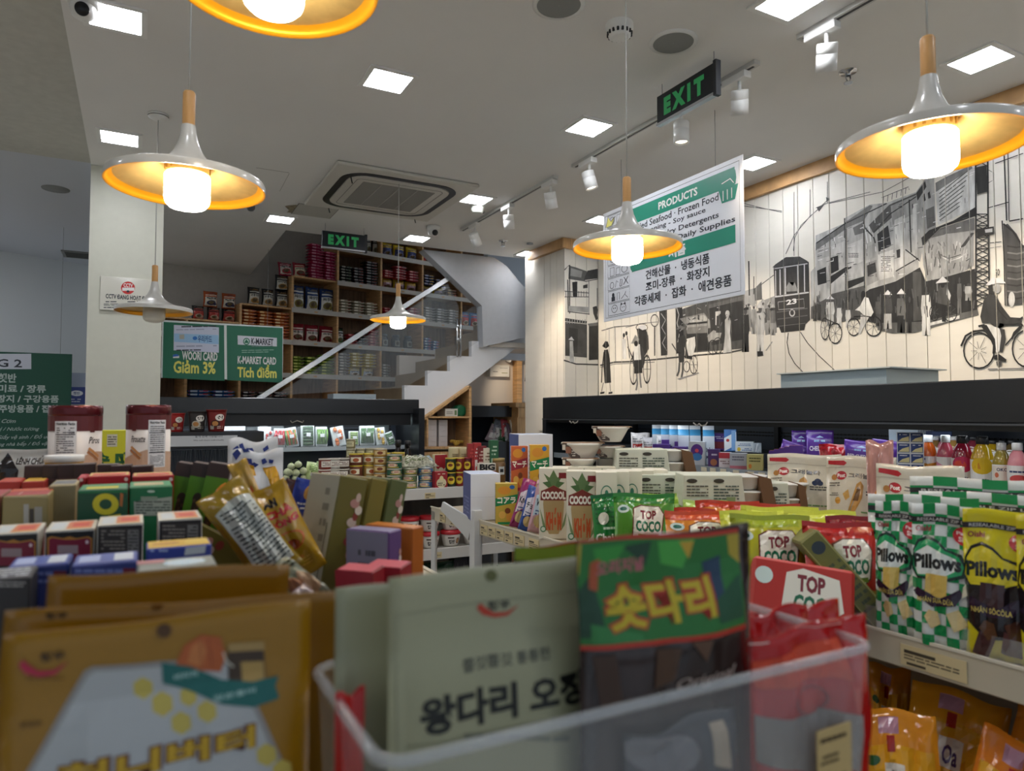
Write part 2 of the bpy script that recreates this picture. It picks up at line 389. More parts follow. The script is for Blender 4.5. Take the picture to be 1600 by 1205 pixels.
# two people strolling behind
mu += [('s', K, 1.2, 974,527, 975,560), ('s', K, 1.2, 980,525, 984,560), ('d', 975, 524, 1.8, 3.5, K), ('d', 979, 521, 1.8, 3.5, K), ('p', G(210), 972,530, 978,530, 979,561, 973,561)]
# cyclo with a passenger, seen from the front
mu += [('p', G(45), 995,514, 1008,511, 1013,525, 1014,545, 1008,556, 999,545), ('p', SG(205), 997,512, 1000,509, 1008,508, 1011,514, 1004,516), ell(1003, 512, 9.5, 6, .12, K), ('d', 998, 560, 10, 20, G(70)),
       ell(990, 579, 6.2, 23, .14, K), ell(1011, 577, 6.2, 23, .14, K), ('s', SG(70), .8, 1011,556, 1011,598), ('s', SG(70), .8, 1006,577, 1016,577), ('s', SG(70), .8, 990,558, 990,600), ('p', G(225), 990,540, 1000,538, 1002,563, 991,565), ('p', G(40), 991,563, 1003,562, 1004,583, 991,584), ('s', SG(120), 2.4, 995,584, 996,600, 994,610), ('s', SG(120), 2.4, 1000,583, 1001,598, 1002,606), ('p', G(150), 986,537, 993,523, 999,530, 997,537), ('d', 994, 537, 3, 4.5, K), ('s', K, 1.6, 981,542, 989,560)]
# cyclo driver pushing a second cyclo
mu += [('p', G(215), 1072,530, 1086,526, 1087,540, 1083,556, 1074,556), ('p', G(40), 1072,540, 1076,556, 1082,558, 1082,562, 1070,560), ell(1073, 573, 5, 9, .16, K), ell(1084, 570, 6.5, 15, .12, K), ('s', SG(80), .8, 1084,557, 1084,584), ('s', SG(80), .8, 1079,570, 1090,570), ('s', SG(80), .8, 1080,560, 1088,580),
       ('p', G(55), 1060,528, 1069,523, 1074,532, 1069,545, 1070,552, 1060,552), ('p', G(60), 1060,552, 1070,551, 1069,566, 1061,567), ('s', G(110), 3, 1062,567, 1061,580, 1058,588), ('s', G(110), 3, 1067,566, 1067,580, 1065,590), ('p', G(130), 1056,515, 1063,508, 1071,512, 1067,516), ('d', 1063, 518, 3, 4.5, K), ('s', K, 1.6, 1050,537, 1058,550, 1064,552), ('p', SG(140), 1058,592, 1092,582, 1092,584, 1062,594)]
# parked wheel, woman in white, man in black
mu += [('p', G(170), 1105,525, 1115,516, 1128,520, 1125,530, 1108,535), ell(1114, 543, 8, 12, .14, K), ell(1122, 540, 8, 13, .12, K), ('s', SG(70), .8, 1114,531, 1114,555),
       ('p', G(200), 1133,500, 1139,492, 1142,502, 1141,520, 1144,550, 1130,552, 1133,525), ('d', 1137, 490, 3.4, 5, G(190)), ('p', G(70), 1120,494, 1126,490, 1128,520, 1119,520)]
mu += man(1165, 478, 550, 12, G(38), K, None) + man(1188, 473, 556, 13, G(195), G(215), G(205)) + [('p', K, 1183,549, 1192,549, 1193,556, 1184,557), ('p', K, 1161,482, 1170,480, 1170,484, 1161,485), ('s', G(150), 1.6, 1197,548, 1207,534)]
# tram number 23
mu += [('p', G(70), 1207,418, 1212,413, 1228,402, 1250,401, 1262,408, 1264,412), ('p', G(52), 1209,418, 1264,409, 1266,500, 1258,508, 1214,512, 1212,500), ('p', SG(34), 1211,462, 1264,455, 1265,499, 1257,506, 1216,509, 1212,500),
       ('s', SG(185), 1.6, 1210,420, 1262,412), ('s', SG(200), 2.2, 1211,464, 1264,457)]
for x, w, a, b in ((1219, 1.8, 421, 461), (1227, 2.2, 419, 460), (1247, 2.2, 415, 458), (1257, 1.6, 413, 456), (1212, 1.4, 423, 463)): mu.append(('s', SG(200), w, x, a, x+.5, b))
mu += [('p', G(150), 1228,450, 1233,441, 1239,447, 1242,441, 1246,452, 1246,455, 1228,456), ('s', SG(175), .8, 1216,472, 1256,467, 1257,481, 1217,484, 1216,472), ('t', '23', 1229, 477, 1245, 466, SG(225), .03, 0),
       ell(1238, 489, 4.6, 6, .35, SG(190)), ('s', SG(95), 1.2, 1214,488, 1262,482), ('s', SG(95), 1.2, 1215,499, 1262,493), ('p', SG(25), 1216,508, 1260,502, 1257,516, 1221,520), ('s', SG(110), .8, 1216,510, 1259,505),
       ('s', K, 1.2, 1232,520, 1230,535, 1233,552, 1242,568, 1258,585), ('s', K, 1.2, 1251,519, 1262,536, 1280,556, 1308,582)]
# overhead wires
for q in ((1163,318, 1190,325, 1222,332), (1163,322, 1222,330), (1228,397, 1241,368, 1266,338, 1290,318), (1240,392, 1242,372, 1252,352, 1270,335, 1296,310), (1241,300, 1241,400), (1266,296, 1266,340), (1293,284, 1293,318), (1275,325, 1292,318, 1360,300), (1170,300, 1230,290), (1296,318, 1380,300, 1450,262), (1480,270, 1524,245)):
    mu.append(('s', SG(70), .9)+q)
mu += [('p', K, 1276,324, 1288,320, 1280,331), ('p', K, 1291,308, 1297,311, 1292,316)]
# row of old houses
mu += [('p', G(182), 1267,500, 1267,425, 1274,417, 1275,368, 1320,349, 1320,341, 1359,320, 1386,317, 1432,300, 1436,420, 1400,440, 1345,462, 1290,480),
       ('p', G(120), 1275,380, 1320,350, 1322,358, 1275,392), ('p', G(160), 1277,392, 1300,386, 1300,400, 1277,405), ('p', G(130), 1320,348, 1359,321, 1364,322, 1350,345, 1322,357),
       ('p', G(90), 1358,352, 1390,320, 1432,302, 1434,318, 1400,335, 1365,365), ('p', G(150), 1392,322, 1434,304, 1435,330, 1395,352),
       ('p', K, 1277,423, 1291,417, 1292,442, 1278,446), ('p', K, 1298,403, 1310,399, 1311,422, 1299,428), ('p', G(200), 1299,385, 1318,378, 1319,395, 1299,400), ('p', G(35), 1298,432, 1330,412, 1331,420, 1310,440, 1298,445),
       ('p', G(205), 1323,384, 1348,373, 1349,408, 1326,418), ('l', 1326, 395, 1342, 403, 3, SG(60)), ('p', G(195), 1297,445, 1320,426, 1320,452, 1298,460), ('p', G(100), 1298,460, 1352,446, 1352,466, 1298,472),
       ('p', G(190), 1324,422, 1346,412, 1349,430, 1334,436), ('p', G(40), 1324,440, 1350,432, 1350,440, 1324,452), ('p', G(120), 1333,356, 1350,347, 1356,362, 1336,368),
       ('s', SG(220), 1.6, 1352,356, 1356,380), ('s', SG(220), 1.6, 1358,354, 1361,378), ('s', K, 2.2, 1348,352, 1366,372, 1368,380), ('p', G(170), 1350,388, 1368,380, 1369,402, 1352,408),
       ('p', K, 1371,366, 1388,352, 1393,384, 1373,394), ('s', SG(130), .9, 1374,378, 1391,370), ('p', G(215), 1372,398, 1396,390, 1397,432, 1375,438), ('l', 1377, 400, 1392, 425, 9, SG(70)),
       ('p', G(150), 1352,412, 1370,406, 1373,438, 1355,447), ('p', G(60), 1355,415, 1368,410, 1370,425, 1356,432), ('p', G(215), 1398,344, 1414,336, 1414,392, 1399,396), ('s', K, 2, 1421,312, 1424,395), ('p', G(200), 1426,320, 1433,317, 1435,400, 1427,400),
       ('p', G(205), 1398,388, 1411,384, 1412,420, 1399,424), ('p', G(60), 1401,391, 1407,389, 1407,402, 1402,403), ('s', K, 1.8, 1276,380, 1320,350, 1386,318), ('s', K, 1.6, 1365,364, 1392,334, 1434,306), ('s', K, 1.6, 1320,341, 1320,372), ('s', K, 1.5, 1350,345, 1351,450), ('s', K, 1.4, 1297,375, 1298,460), ('s', K, 1.4, 1322,358, 1322,455),
       ('s', K, 1.8, 1415,390, 1438,408), ('s', K, 1.8, 1400,424, 1438,402)]
mu += [('s', SG(90), 1, 1380+i*7, 318-i*3, 1381+i*7, 308-i*3) for i in range(6)] + [('s', SG(90), 1, 1378,309, 1420,292, 1421,297)]
# house with arched windows and the big canvas awning
mu += [('p', G(165), 1432,300, 1446,280, 1460,277, 1463,362, 1446,372, 1438,410, 1434,400), ('p', G(50), 1432,302, 1446,283, 1448,292, 1434,314), ('p', K, 1442,306, 1445,302, 1447,313, 1443,316), ('p', K, 1450,302, 1453,299, 1455,309, 1451,311),
       ('p', G(110), 1447,328, 1460,322, 1462,352, 1449,358), ('p', G(205), 1462,296, 1518,262, 1524,262, 1524,325, 1466,352), ('p', G(140), 1462,286, 1480,276, 1518,258, 1520,263, 1463,300)]
for i in range(8): mu.append(('s', G(100), 1.5, 1468, 345-i*6, 1500+i*2, 322-i*8))
mu += [('p', G(35), 1440,372, 1452,360, 1490,345, 1524,324, 1524,338, 1470,356, 1442,384), ('p', G(120), 1442,384, 1470,357, 1523,340, 1523,360, 1478,366, 1450,380), ('p', G(168), 1441,388, 1455,372, 1480,366, 1522,360, 1522,415, 1500,428, 1475,434, 1450,442, 1443,415),
       ('p', G(70), 1500,388, 1518,364, 1523,364, 1508,385), ('s', G(80), 1.6, 1446,395, 1450,430), ('s', G(225), 1.5, 1473,402, 1485,408, 1500,403, 1512,395), ('s', G(90), 1.3, 1470,398, 1483,404, 1502,398), ('s', K, 1.2, 1510,408, 1516,404, 1515,410), ('s', G(120), 1.3, 1466,378, 1474,387)]
rb = random.Random(11)      # loose brush strokes over the facades
def top_y(x): return 372-(x-1275)*.46 if x < 1450 else 300-(x-1450)*.5
for i in range(150):
    x = rb.uniform(1276, 1518); lo = 445-(x-1276)*.12; y = rb.uniform(top_y(x)+4, lo)
    if 1440 < x and y > 365: continue
    l = rb.uniform(3, 11); v = rb.choice((60, 80, 100, 130, 215, 225)); sl = -.42+(y-top_y(x))/(lo-top_y(x))*.3
    if rb.random() < .6: mu.append(('s', SG(v), rb.uniform(.5, 1.3), x, y, x+l, y+l*sl))
    else: mu.append(('s', SG(v), rb.uniform(.5, 1.2), x, y, x+.3, y+l*.9))
for i in range(50):
    x = rb.uniform(1446, 1516); y = rb.uniform(372, 424); mu.append(('s', G(rb.choice((110, 125, 190, 205))), rb.uniform(.8, 2.2), x, y, x+rb.uniform(-3, 3), y+rb.uniform(6, 14)))
# dark shop openings and pavement
mu += [('p', G(42), 1345,462, 1360,452, 1400,440, 1438,418, 1447,440, 1475,434, 1524,420, 1528,485, 1500,492, 1440,505, 1380,508, 1345,500), ('p', G(95), 1268,480, 1300,462, 1345,455, 1350,498, 1300,505, 1268,498), ('p', G(85), 1427,425, 1440,425, 1442,500, 1428,502), ('p', G(110), 1372,505, 1440,503, 1528,484, 1530,492, 1480,505, 1430,520, 1395,521, 1372,516), ('p', G(215), 1440,508, 1500,493, 1500,498, 1450,510)]
for x, a, b, w, c1, c2, h in ((1274, 472, 502, 6, 45, 45, 0), (1281, 470, 500, 6, 50, 40, 0), (1298, 463, 510, 13, 215, 190, 1), (1312, 474, 512, 9, 200, 205, 0), (1326, 478, 512, 8, 205, 190, 0), (1373, 462, 510, 9, 95, 80, 0), (1388, 455, 514, 14, 75, 190, 200), (1409, 453, 520, 14, 120, 40, 180), (1422, 462, 520, 8, 55, 50, 0), (1448, 446, 524, 15, 215, 225, 0), (1500, 432, 490, 7, 120, 130, 0), (1514, 442, 470, 11, 180, 150, 0)):
    mu += man(x, a, b, w, G(c1), G(c2), SG(215) if h else None)
for i in range(70):
    x = rb.uniform(1272, 1524); y = rb.uniform(450, 486) if x < 1440 else rb.uniform(436, 480); mu.append(('s', SG(rb.choice((20, 30, 70, 90, 120))), rb.uniform(.7, 2), x, y, x+rb.uniform(-2, 2), y+rb.uniform(6, 18)))
for i in range(40): x = rb.uniform(1066, 1205); y = rb.uniform(478, 526) if x < 1163 else rb.uniform(470, 505); mu.append(('s', SG(rb.choice((25, 40, 80, 130, 190))), rb.uniform(.6, 1.6), x, y, x+rb.uniform(-5, 6), y+rb.uniform(-3, 10)))
for cx, cy, rx, ry in ((1290, 514, 7, 18), (1306, 521, 11, 17), (1335, 511, 10.5, 14.5), (1366, 510, 13.5, 16.5), (1461, 489, 8, 13), (1486, 489, 11, 14.5)):
    mu.append(ell(cx, cy, rx, ry, .13, K))
    for q in range(4): a = q*.785+.2; mu.append(('s', SG(80), .6, cx-rx*math.cos(a)*.9, cy-ry*math.sin(a)*.9, cx+rx*math.cos(a)*.9, cy+ry*math.sin(a)*.9))
mu += [('p', G(215), 1345,478, 1352,464, 1358,466, 1366,488, 1362,495, 1350,492, 1344,486, 1337,485), ('d', 1350, 460, 3.6, 5.5, K), ('p', G(200), 1346,492, 1360,494, 1350,512, 1346,522, 1342,520, 1345,505), ('s', K, 1.6, 1335,495, 1350,494, 1366,496), ('s', K, 1.4, 1290,498, 1306,505),
       ('p', G(90), 1464,462, 1470,445, 1480,445, 1487,462, 1484,478, 1466,474), ('p', K, 1472,478, 1479,478, 1479,503, 1473,503), ('p', SG(215), 1463,443, 1474,432, 1484,441), ('p', G(205), 1481,448, 1487,462, 1485,470, 1480,460), ('d', 1474, 446, 3.2, 4, K)]
# lattice tower
for x in (1526, 1545): mu.append(('s', K, 2.6, x-1, 160, x, 345, x+(2 if x > 1530 else 0), 462))
for i in range(16):
    y = 335+i*9; mu += [('s', K, 1.5, 1527,y, 1546,y+9), ('s', K, 1.5, 1546,y, 1527,y+9)] + ([('s', K, 1.6, 1527,y, 1546,y)] if i % 2 == 0 else [])
for i in range(9): y = 162+i*11; mu += [('s', K, 1.4, 1526,y, 1544,y+10), ('s', K, 1.4, 1544,y, 1526,y+10)]
mu += [('p', G(45), 1526,262, 1543,258, 1544,300, 1528,304), ('p', K, 1527,358, 1555,354, 1556,366, 1528,370), ('p', SG(190), 1540,359, 1552,357, 1552,363, 1541,364),
       ('s', K, 2.2, 1570,236, 1574,345), ('s', K, 1.4, 1576,236, 1578,345), ('s', K, 1.4, 1546,325, 1578,316), ('s', K, 1.4, 1556,256, 1600,240), ('s', K, 1.2, 1548,380, 1566,378), ('s', SG(110), 1, 1548,388, 1566,385), ('t', '50', 1556, 432, 1563, 420, SG(50)), ('s', SG(70), .9, 1546,266, 1553,270, 1553,282, 1546,286),
       ('s', K, 2, 1567,345, 1570,400, 1572,478), ('s', K, 2, 1578,346, 1600,342), ('p', G(75), 1569,352, 1576,350, 1590,366, 1602,390, 1604,475, 1574,478), ('s', K, 2.6, 1569,350, 1584,362, 1601,388)]
for i in range(9): mu.append(('s', G(135 if i % 2 else 40), 2.4, 1575, 385+i*10, 1590, 387+i*10, 1604, 384+i*10))
mu += [('d', 1582, 468, 5, 12, G(200))]
# the big cyclist
for cx, cy, rx, ry in ((1531, 548, 25, 29), (1606, 545, 24, 30)):
    mu.append(ell(cx, cy, rx, ry, .09, K))
    for q in range(9): a = q*.698+.3; mu.append(('s', SG(60), .7, cx+rx*.12*math.cos(a), cy+ry*.12*math.sin(a), cx+rx*(.5+.3*(q % 2))*math.cos(a), cy+ry*(.5+.3*(q % 2))*math.sin(a)))
mu += [('s', K, 3, 1503,541, 1510,525, 1522,518, 1538,516, 1550,524), ('p', G(62), 1536,505, 1533,495, 1538,470, 1546,460, 1558,462, 1566,478, 1580,496, 1597,497, 1598,504, 1575,507, 1563,505, 1560,515, 1548,505), ('s', K, 1.4, 1558,468, 1562,485, 1575,500),
       ('p', SG(215), 1541,446, 1552,434, 1566,435, 1573,443, 1560,443, 1548,446), ('p', G(45), 1545,447, 1552,444, 1553,455, 1556,461, 1547,460), ('d', 1559, 451, 6, 7.5, G(165)),
       ('p', K, 1533,508, 1545,508, 1560,535, 1556,552, 1552,553, 1553,536, 1540,518), ('p', G(225), 1542,506, 1562,513, 1566,520, 1563,548, 1558,552, 1556,530), ('p', G(70), 1563,513, 1571,515, 1573,530, 1568,550, 1563,550, 1566,525),
       ('p', K, 1552,557, 1562,553, 1574,562, 1573,566, 1556,562), ('p', G(80), 1558,565, 1567,565, 1566,572, 1559,572), ('s', K, 3, 1570,508, 1597,507, 1604,512), ('s', K, 2.2, 1572,540, 1598,510), ('s', K, 3.4, 1592,501, 1600,496), ('s', K, 3, 1582,530, 1586,520, 1596,510), ('s', K, 3, 1530,510, 1540,508), ('s', SG(120), 2, 1545,577, 1604,576)]
def tfm(px, py): p = pX(px, py, MX); return (p.y, p.z)
me = Pr(1, 1, tfm, 1e-5).do(mu).mesh('mural_painting', lambda a, z: ((MX, a, z), (-1, 0, 0)), off=.0006)
# leave the joints between the boards open
bm = bmesh.new(); bm.from_mesh(me)
for y in GAPS:
    for q in (-g*.5, g*.5): bmesh.ops.bisect_plane(bm, geom=bm.verts[:]+bm.edges[:]+bm.faces[:], plane_co=(0, y+q, 0), plane_no=(0, 1, 0), dist=1e-6)
kill = [f for f in bm.faces if any(abs(f.calc_center_median().y-y) < g*.45 for y in GAPS)]
bmesh.ops.delete(bm, geom=kill, context='FACES'); bm.to_mesh(me); bm.free()
o = ob('mural_painting', me, wr); o['label'] = 'black ink street scene with tram, cyclists and old houses'
# house painted on the face of the pier
hs = [('s', SG(80), 1, 883,388, 890,389), ('p', G(110), 889,415, 900,418, 917,424, 914,440, 888,436), ('p', G(150), 892,419, 910,424, 908,434, 891,431), ('p', G(75), 914,432, 918,423, 942,421, 942,436, 912,438), ('s', K, 1.6, 882,422, 890,414, 890,490), ('s', K, 1.6, 887,437, 888,488), ('s', K, 1.2, 914,440, 941,437),
      ('p', K, 894,441, 902,440, 902,464, 895,463), ('s', SG(60), 1.2, 882,455, 920,458), ('s', SG(60), 1.2, 882,464, 920,464), ('p', G(55), 911,446, 918,444, 918,450, 911,451), ('s', SG(80), 1, 920,438, 920,492), ('s', SG(90), .9, 933,450, 933,490), ('s', SG(80), 1.6, 888,487, 921,491),
      ('p', G(165), 888,478, 921,480, 921,489, 888,486), ('p', G(55), 926,480, 932,478, 935,484, 933,492, 936,498, 931,501, 927,490), ('p', G(50), 883,497, 917,502, 916,506, 883,502), ('p', G(85), 883,503, 917,507, 917,559, 883,556), ('p', G(60), 889,512, 903,514, 902,552, 889,551), ('p', G(48), 920,508, 937,506, 936,562, 920,563),
      ('p', G(120), 918,506, 938,504, 938,509, 920,510), ('s', G(70), 2.2, 881,563, 900,569, 935,570), ('p', SG(205), 888,531, 893,526, 897,532), ('p', G(185), 890,533, 895,533, 897,566, 890,566)]
hs += [('s', SG(60), .9, 884+i*4, 455, 884+i*4, 464) for i in range(9)] + [('s', G(170), 1, 886+i*4, 499, 886+i*4, 506) for i in range(8)]
hsx = [t for t in hs]
me = Pr(1, 1, lambda px, py: (lambda p: (min(p.x, 3.655), p.z))(pY(px, py, CY)), 1e-5).do(hsx).mesh('pier_painting', lambda a, z: ((a, CY, z), (0, -1, 0)), off=.0006)
ob('pier_painting', me, pier)['label'] = 'ink painting of an old two-storey house'

# ---- stairs
sp = [(632,602),(668,604),(668,580),(703,579),(703,556),(737,557),(737,533),(772,534),(772,511),(812,512),(812,490),(905,490),(905,541),(805,546),(654,659),(632,628)]
SY = 6.2
P3 = [pY(a, b, SY) for a, b in sp]
rise = [.271, .415, .566, .72, .87, 1.02]; 
stw = C('#e3e4e6', r=.55)
s0 = MB(); pts = [(2.187, .10), (2.187, .271), (2.416, .271), (2.416, .415), (2.645, .415), (2.645, .566), (2.876, .566), (2.876, .72), (3.106, .72), (3.106, .87), (3.336, .87), (3.336, 1.0), (3.9, 1.0), (3.9, .70), (3.36, .665), (2.33, -.08), (2.187, -.08)]
s0.prism([(x, SY, EYE+z) for x, z in pts], (0, .07, 0), stw)
stair = thing('staircase', 'white staircase rising behind the far refrigerator with glass railing', 'staircase', (0, 0, 0)); stair['kind'] = 'structure'; del stair['category']
s0.build('stringer', stair)
tw = C('#8c7a62', r=.45, n=.15, ns=(30, 4, 4))
for k in range(6):
    x = 2.187+.2297*k; z = [.271, .415, .566, .72, .87, 1.0][k]
    o = MB().box(x, SY+.07, EYE+z-.15, x+.24, SY+.95, EYE+z-.002, tw).build('step', stair)
o = MB(); a, b = pY(403, 624, 6.17), pY(709, 430, 6.17)
d = (b-a).normalized(); nn = Vector((-d.z, 0, d.x))*.022
o.prism([a-nn, b-nn, b+nn, a+nn], (0, .03, 0), C('#b9bcbf', r=.25, m=.85)); o.build('handrail', stair, bevel=.003)
gl = MB(); gl.prism([pY(430, 618, 6.185), pY(632, 606, 6.185), pY(717, 556, 6.185), pY(717, 480, 6.185), pY(700, 443, 6.185)], (0, .008, 0), C('#c2ccd0', r=.02, a=.08)); gl.build('glass_panel', stair)
gl = MB(); gl.prism([pY(719, 552, 6.185), pY(754, 530, 6.185), pY(754, 470, 6.185), pY(719, 492, 6.185)], (0, .008, 0), C('#c2ccd0', r=.02, a=.08)); gl.build('glass_panel', stair)
for px in (714.5, 719.5):
    a, b = pY(px, 498, 6.17), pY(px, 558, 6.17)
    o = MB().tube([b, a], .011, CHR, 8)
    if px < 716:
        for py in (510, 531): p = pY(717, py, 6.155); o.tube([p, p+Vector((0, .03, 0))], .017, CHR, 10)
    o.build('railing_post', stair)
# guard of the upper flight
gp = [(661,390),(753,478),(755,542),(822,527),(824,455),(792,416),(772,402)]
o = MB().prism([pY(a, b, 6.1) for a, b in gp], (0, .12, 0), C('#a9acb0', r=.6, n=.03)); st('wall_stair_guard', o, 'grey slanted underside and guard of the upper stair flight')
# ---- wooden triangular niche under the stairs
nz = thing('stair_niche_cabinet', 'triangular wooden cupboard fitted under the stair stringer', 'cabinet', (0, 0, 0))
def q3(px, py, Y=6.12): return pY(px, py, Y)
def bar(p, q, w, dy, m):   # flat board between two points on a Y plane
    p, q = Vector(p), Vector(q); d = (q-p).normalized(); n = Vector((-d.z, 0, d.x))*w/2
    return MB().prism([p-n, q-n, q+n, p+n], (0, dy, 0), m)
bar(q3(656, 660), q3(735, 604), .022, .35, OAKH).build('sloping_board', nz)
bar(q3(735, 604), q3(735, 705), .025, .35, OAK).build('side_board', nz)
bar(q3(668, 652), q3(668, 700), .016, .35, OAK).build('divider', nz)
bar(q3(668, 652), q3(734, 652), .016, .35, OAKH).build('shelf', nz)
bar(q3(653, 700), q3(735, 700), .022, .35, OAKH).build('shelf', nz)
MB().box(q3(654, 700).x, 6.12, 0, q3(735, 700).x, 6.47, q3(735, 703).z-.012, OAKH).build('base', nz)
b = [q3(656, 660, 6.45), q3(735, 604, 6.45), q3(735, 700, 6.45), q3(656, 700, 6.45)]; MB().prism(b, (0, .01, 0), OAKD).build('back_panel', nz)
# ================================================================ ceiling fittings
def cp(px, py, dz=0): p = pZ(px, py, CEIL); p.z += dz; return p
PANW = C('#f6f8ff', e=PANEL_E)
def panel_mesh():
    r = thing('ceiling_light', '', 'light'); b = MB(); s, q, h = .1125, .09, .008
    b.box(-s, -s, -h, s, -q, 0, WHT).box(-s, q, -h, s, s, 0, WHT).box(-s, -q, -h, -q, q, 0, WHT).box(q, -q, -h, s, q, 0, WHT); b.build('frame', r)
    MB().box(-q, -q, -.005, q, q, 0, PANW).build('diffuser', r); return r
LP = [(606, 125, 'square ceiling light above the first row, nearer than the air conditioner'), (180, 26, 'large-looking square ceiling light beside the top left camera'), (187, 215, 'square ceiling light just above the left lamp shade'),
      (1532, 92, 'square ceiling light by the mural wall behind the right lamp cord'), (920, 198, 'square ceiling light between smoke detector and track rail'), (744, 311, 'square ceiling light at the corner of the air conditioner'),
      (438, 342, 'square ceiling light beside the water stain'), (651, 372, 'square ceiling light in front of the dome camera over the stairs'), (940, 343, 'square ceiling light behind the middle hanging lamp'),
      (1178, 254, 'square ceiling light behind the products board corner'), (1236, 1, 'square ceiling light cut by the top edge above the track'), (827, 396, 'square ceiling light over the passage by the pier')]
pr0 = panel_mesh()
for i, (x, y, l) in enumerate(LP):
    o = pr0 if i == 0 else dup(pr0)
    p = cp(x, y) if i < 11 else pZ(x, y, CEIL+.0); o.location = p-Vector((0, 0, .0005)); o['label'] = l; o['group'] = 'square ceiling lights'
o.location.y = min(o.location.y, 5.8)
for x, y in ((-.12, 1.2), (1.0, 1.2), (1.0, -.3), (2.2, 0.2), (3.0, -.5), (-2.2, 2.5), (-2.2, 5.5), (-1.9, 7.3), (-3.3, 6.6), (-3.4, 4.4), (-1.7, 6.2), (-2.4, 7.9), (-3.2, 2.6), (-2.4, .3)):  # unseen panels; the ones left of the pillar are added to brighten that side
    o = dup(pr0, (x, y, CEIL-.0005 if x > -.28 else (CEIL+.0395 if y < 5 else CEIL+.0995)), label='square ceiling light outside the picture'); o['group'] = 'square ceiling lights out of view'
# far passage and stairwell lamp
o = dup(pr0, (4.2, 7.0, 4.55), label='square light high in the stairwell'); o['group'] = 'square ceiling lights out of view'

# pendants
def pendant(loc, R0, lit, label, cordlen=None):
    r = thing('pendant_lamp', label, 'lamp', loc, group='hanging trumpet lamps')
    k = R0/.18; x = CEIL-loc.z
    prof = [(.016, .140), (.018, .122), (.023, .098), (.034, .072), (.048, .053), (.066, .038), (.088, .026), (.13, .013), (.172, .006), (.179, .003), (.181, -.001), (.181, -.0165)]
    MB().lathe([(a*k, z*k) for a, z in prof], C('#b9b7b0', r=.3, n=.08, ns=(14, 14, 14), coat=.3), 56, cap=False).build('shade', r, fix=False)
    inn = [(.017, .118), (.023, .094), (.034, .068), (.048, .049), (.066, .034), (.088, .022), (.13, .008), (.162, .001)]
    gold = C('#d0ad6a', r=.35, m=.7, n=.10, ns=(30, 30, 30)); lip = [(.162, .001), (.170, -.003), (.1745, -.009), (.176, -.0155), (.181, -.0165)]
    MB().lathe([(a*k, z*k) for a, z in lip], C('#f0a21c', r=.3, m=.6), 56, cap=False).build('gold_lip', r, fix=False)
    MB().lathe([(a*k, z*k) for a, z in inn], gold, 56, cap=False).build('gold_lining', r, fix=False)
    MB().lathe([(.0125*k, .136*k), (.0145*k, .142*k), (.0145*k, .22*k), (.012*k, .225*k)], C('#c79558', r=.45, n=.2, ns=(30, 30, 5)), 16).build('wooden_neck', r)
    MB().tube([(0, 0, .223*k), (0, 0, x-.02)], .0022, C('#b9b9b4'), 6).build('cord', r)
    MB().lathe([(.05, x-.012), (.05, x-.001)], WHT, 24).lathe([(.012, x-.03), (.034, x-.026), (.047, x-.018), (.05, x-.012)], WHT, 24).build('ceiling_cap', r)
    s = MB(); s.lathe([(.028*k, .07*k), (.048*k, .05*k), (.0505*k, .018*k), (.047*k, .016*k)], C('#e3bd6c', r=.4), 24)
    for q in range(18):
        if q % 9 < 6: a = q/18*6.283; s.cbox((.0495*k*math.cos(a), .0495*k*math.sin(a), .036*k), (.005, .005, .026*k), C('#b98a35'))
    bs = s.build('bulb_base', r)
    bp = [(.046, .019), (.0515, .013), (.052, -.044), (.049, -.055), (.040, -.064), (.022, -.069), (.001, -.070)]
    MB().lathe([(a*k, z*k) for a, z in bp], C('#fff6e6', e=BULB_E) if lit else C('#d9d4c6', r=.3), 28, cap=False).build('bulb', r)
    return r
for px, py, w, lit, l in ((293, 284, 229, 1, 'lit hanging lamp with white trumpet shade in front of the pillar'), (980, 381, 168, 1, 'lit hanging lamp overlapping the products board'), (1453, 222, 268, 1, 'lit hanging lamp before the mural at the right edge'),
                       (622, 497, 86, 1, 'small-looking lit hanging lamp in front of the stairs'), (241, 483, 110, 0, 'unlit hanging lamp beside the pillar camera notice'), (428, -40, 320, 1, 'lit hanging lamp cut by the top edge of the picture')):
    d = F*.36/w; pendant(pw(px, py, d), .18, lit, l)

# air conditioner cassette
ac = thing('air_conditioner', 'white square ceiling air conditioner with rounded black slot and grille', 'air conditioner', (1.52, 4.67, CEIL-.002))
def rr(s, r, n=6):      # rounded square outline
    return [(cx*(s-r)+r*math.cos(a), cy*(s-r)+r*math.sin(a)) for cx, cy, a0 in ((1, 1, 0), (-1, 1, 90), (-1, -1, 180), (1, -1, 270)) for a in [R(a0+90*i/n) for i in range(n+1)]]
MB().box(-.48, -.48, -.022, .48, .48, 0, C('#d3d0c7', r=.4)).build('panel', ac, bevel=.006)
def ring(o_, i_, z, m, h=.004):
    b = MB(); n = len(o_); vs = [(x, y, z-h) for x, y in o_]+[(x, y, z-h) for x, y in i_]
    b.add(vs, [(k, (k+1) % n, n+(k+1) % n, n+k) for k in range(n)], m)
    vs = [(x, y, z-h) for x, y in o_]+[(x, y, z) for x, y in o_]; b.add(vs, [(k, (k+1) % n, n+(k+1) % n, n+k) for k in range(n)], m)
    vs = [(x, y, z-h) for x, y in i_]+[(x, y, z) for x, y in i_]; b.add(vs, [(k, (k+1) % n, n+(k+1) % n, n+k) for k in range(n)], m); return b
ring(rr(.40, .17), rr(.355, .13), -.022, C('#1c1d20', r=.3), .003).build('air_slot', ac)
MB().prism([(x, y, -.03) for x, y in rr(.352, .13)], (0, 0, .008), C('#cfccc3', r=.4)).build('inner_panel', ac)
ring(rr(.30, .04), rr(.296, .037), -.030, C('#77756f'), .001).build('seam', ac)
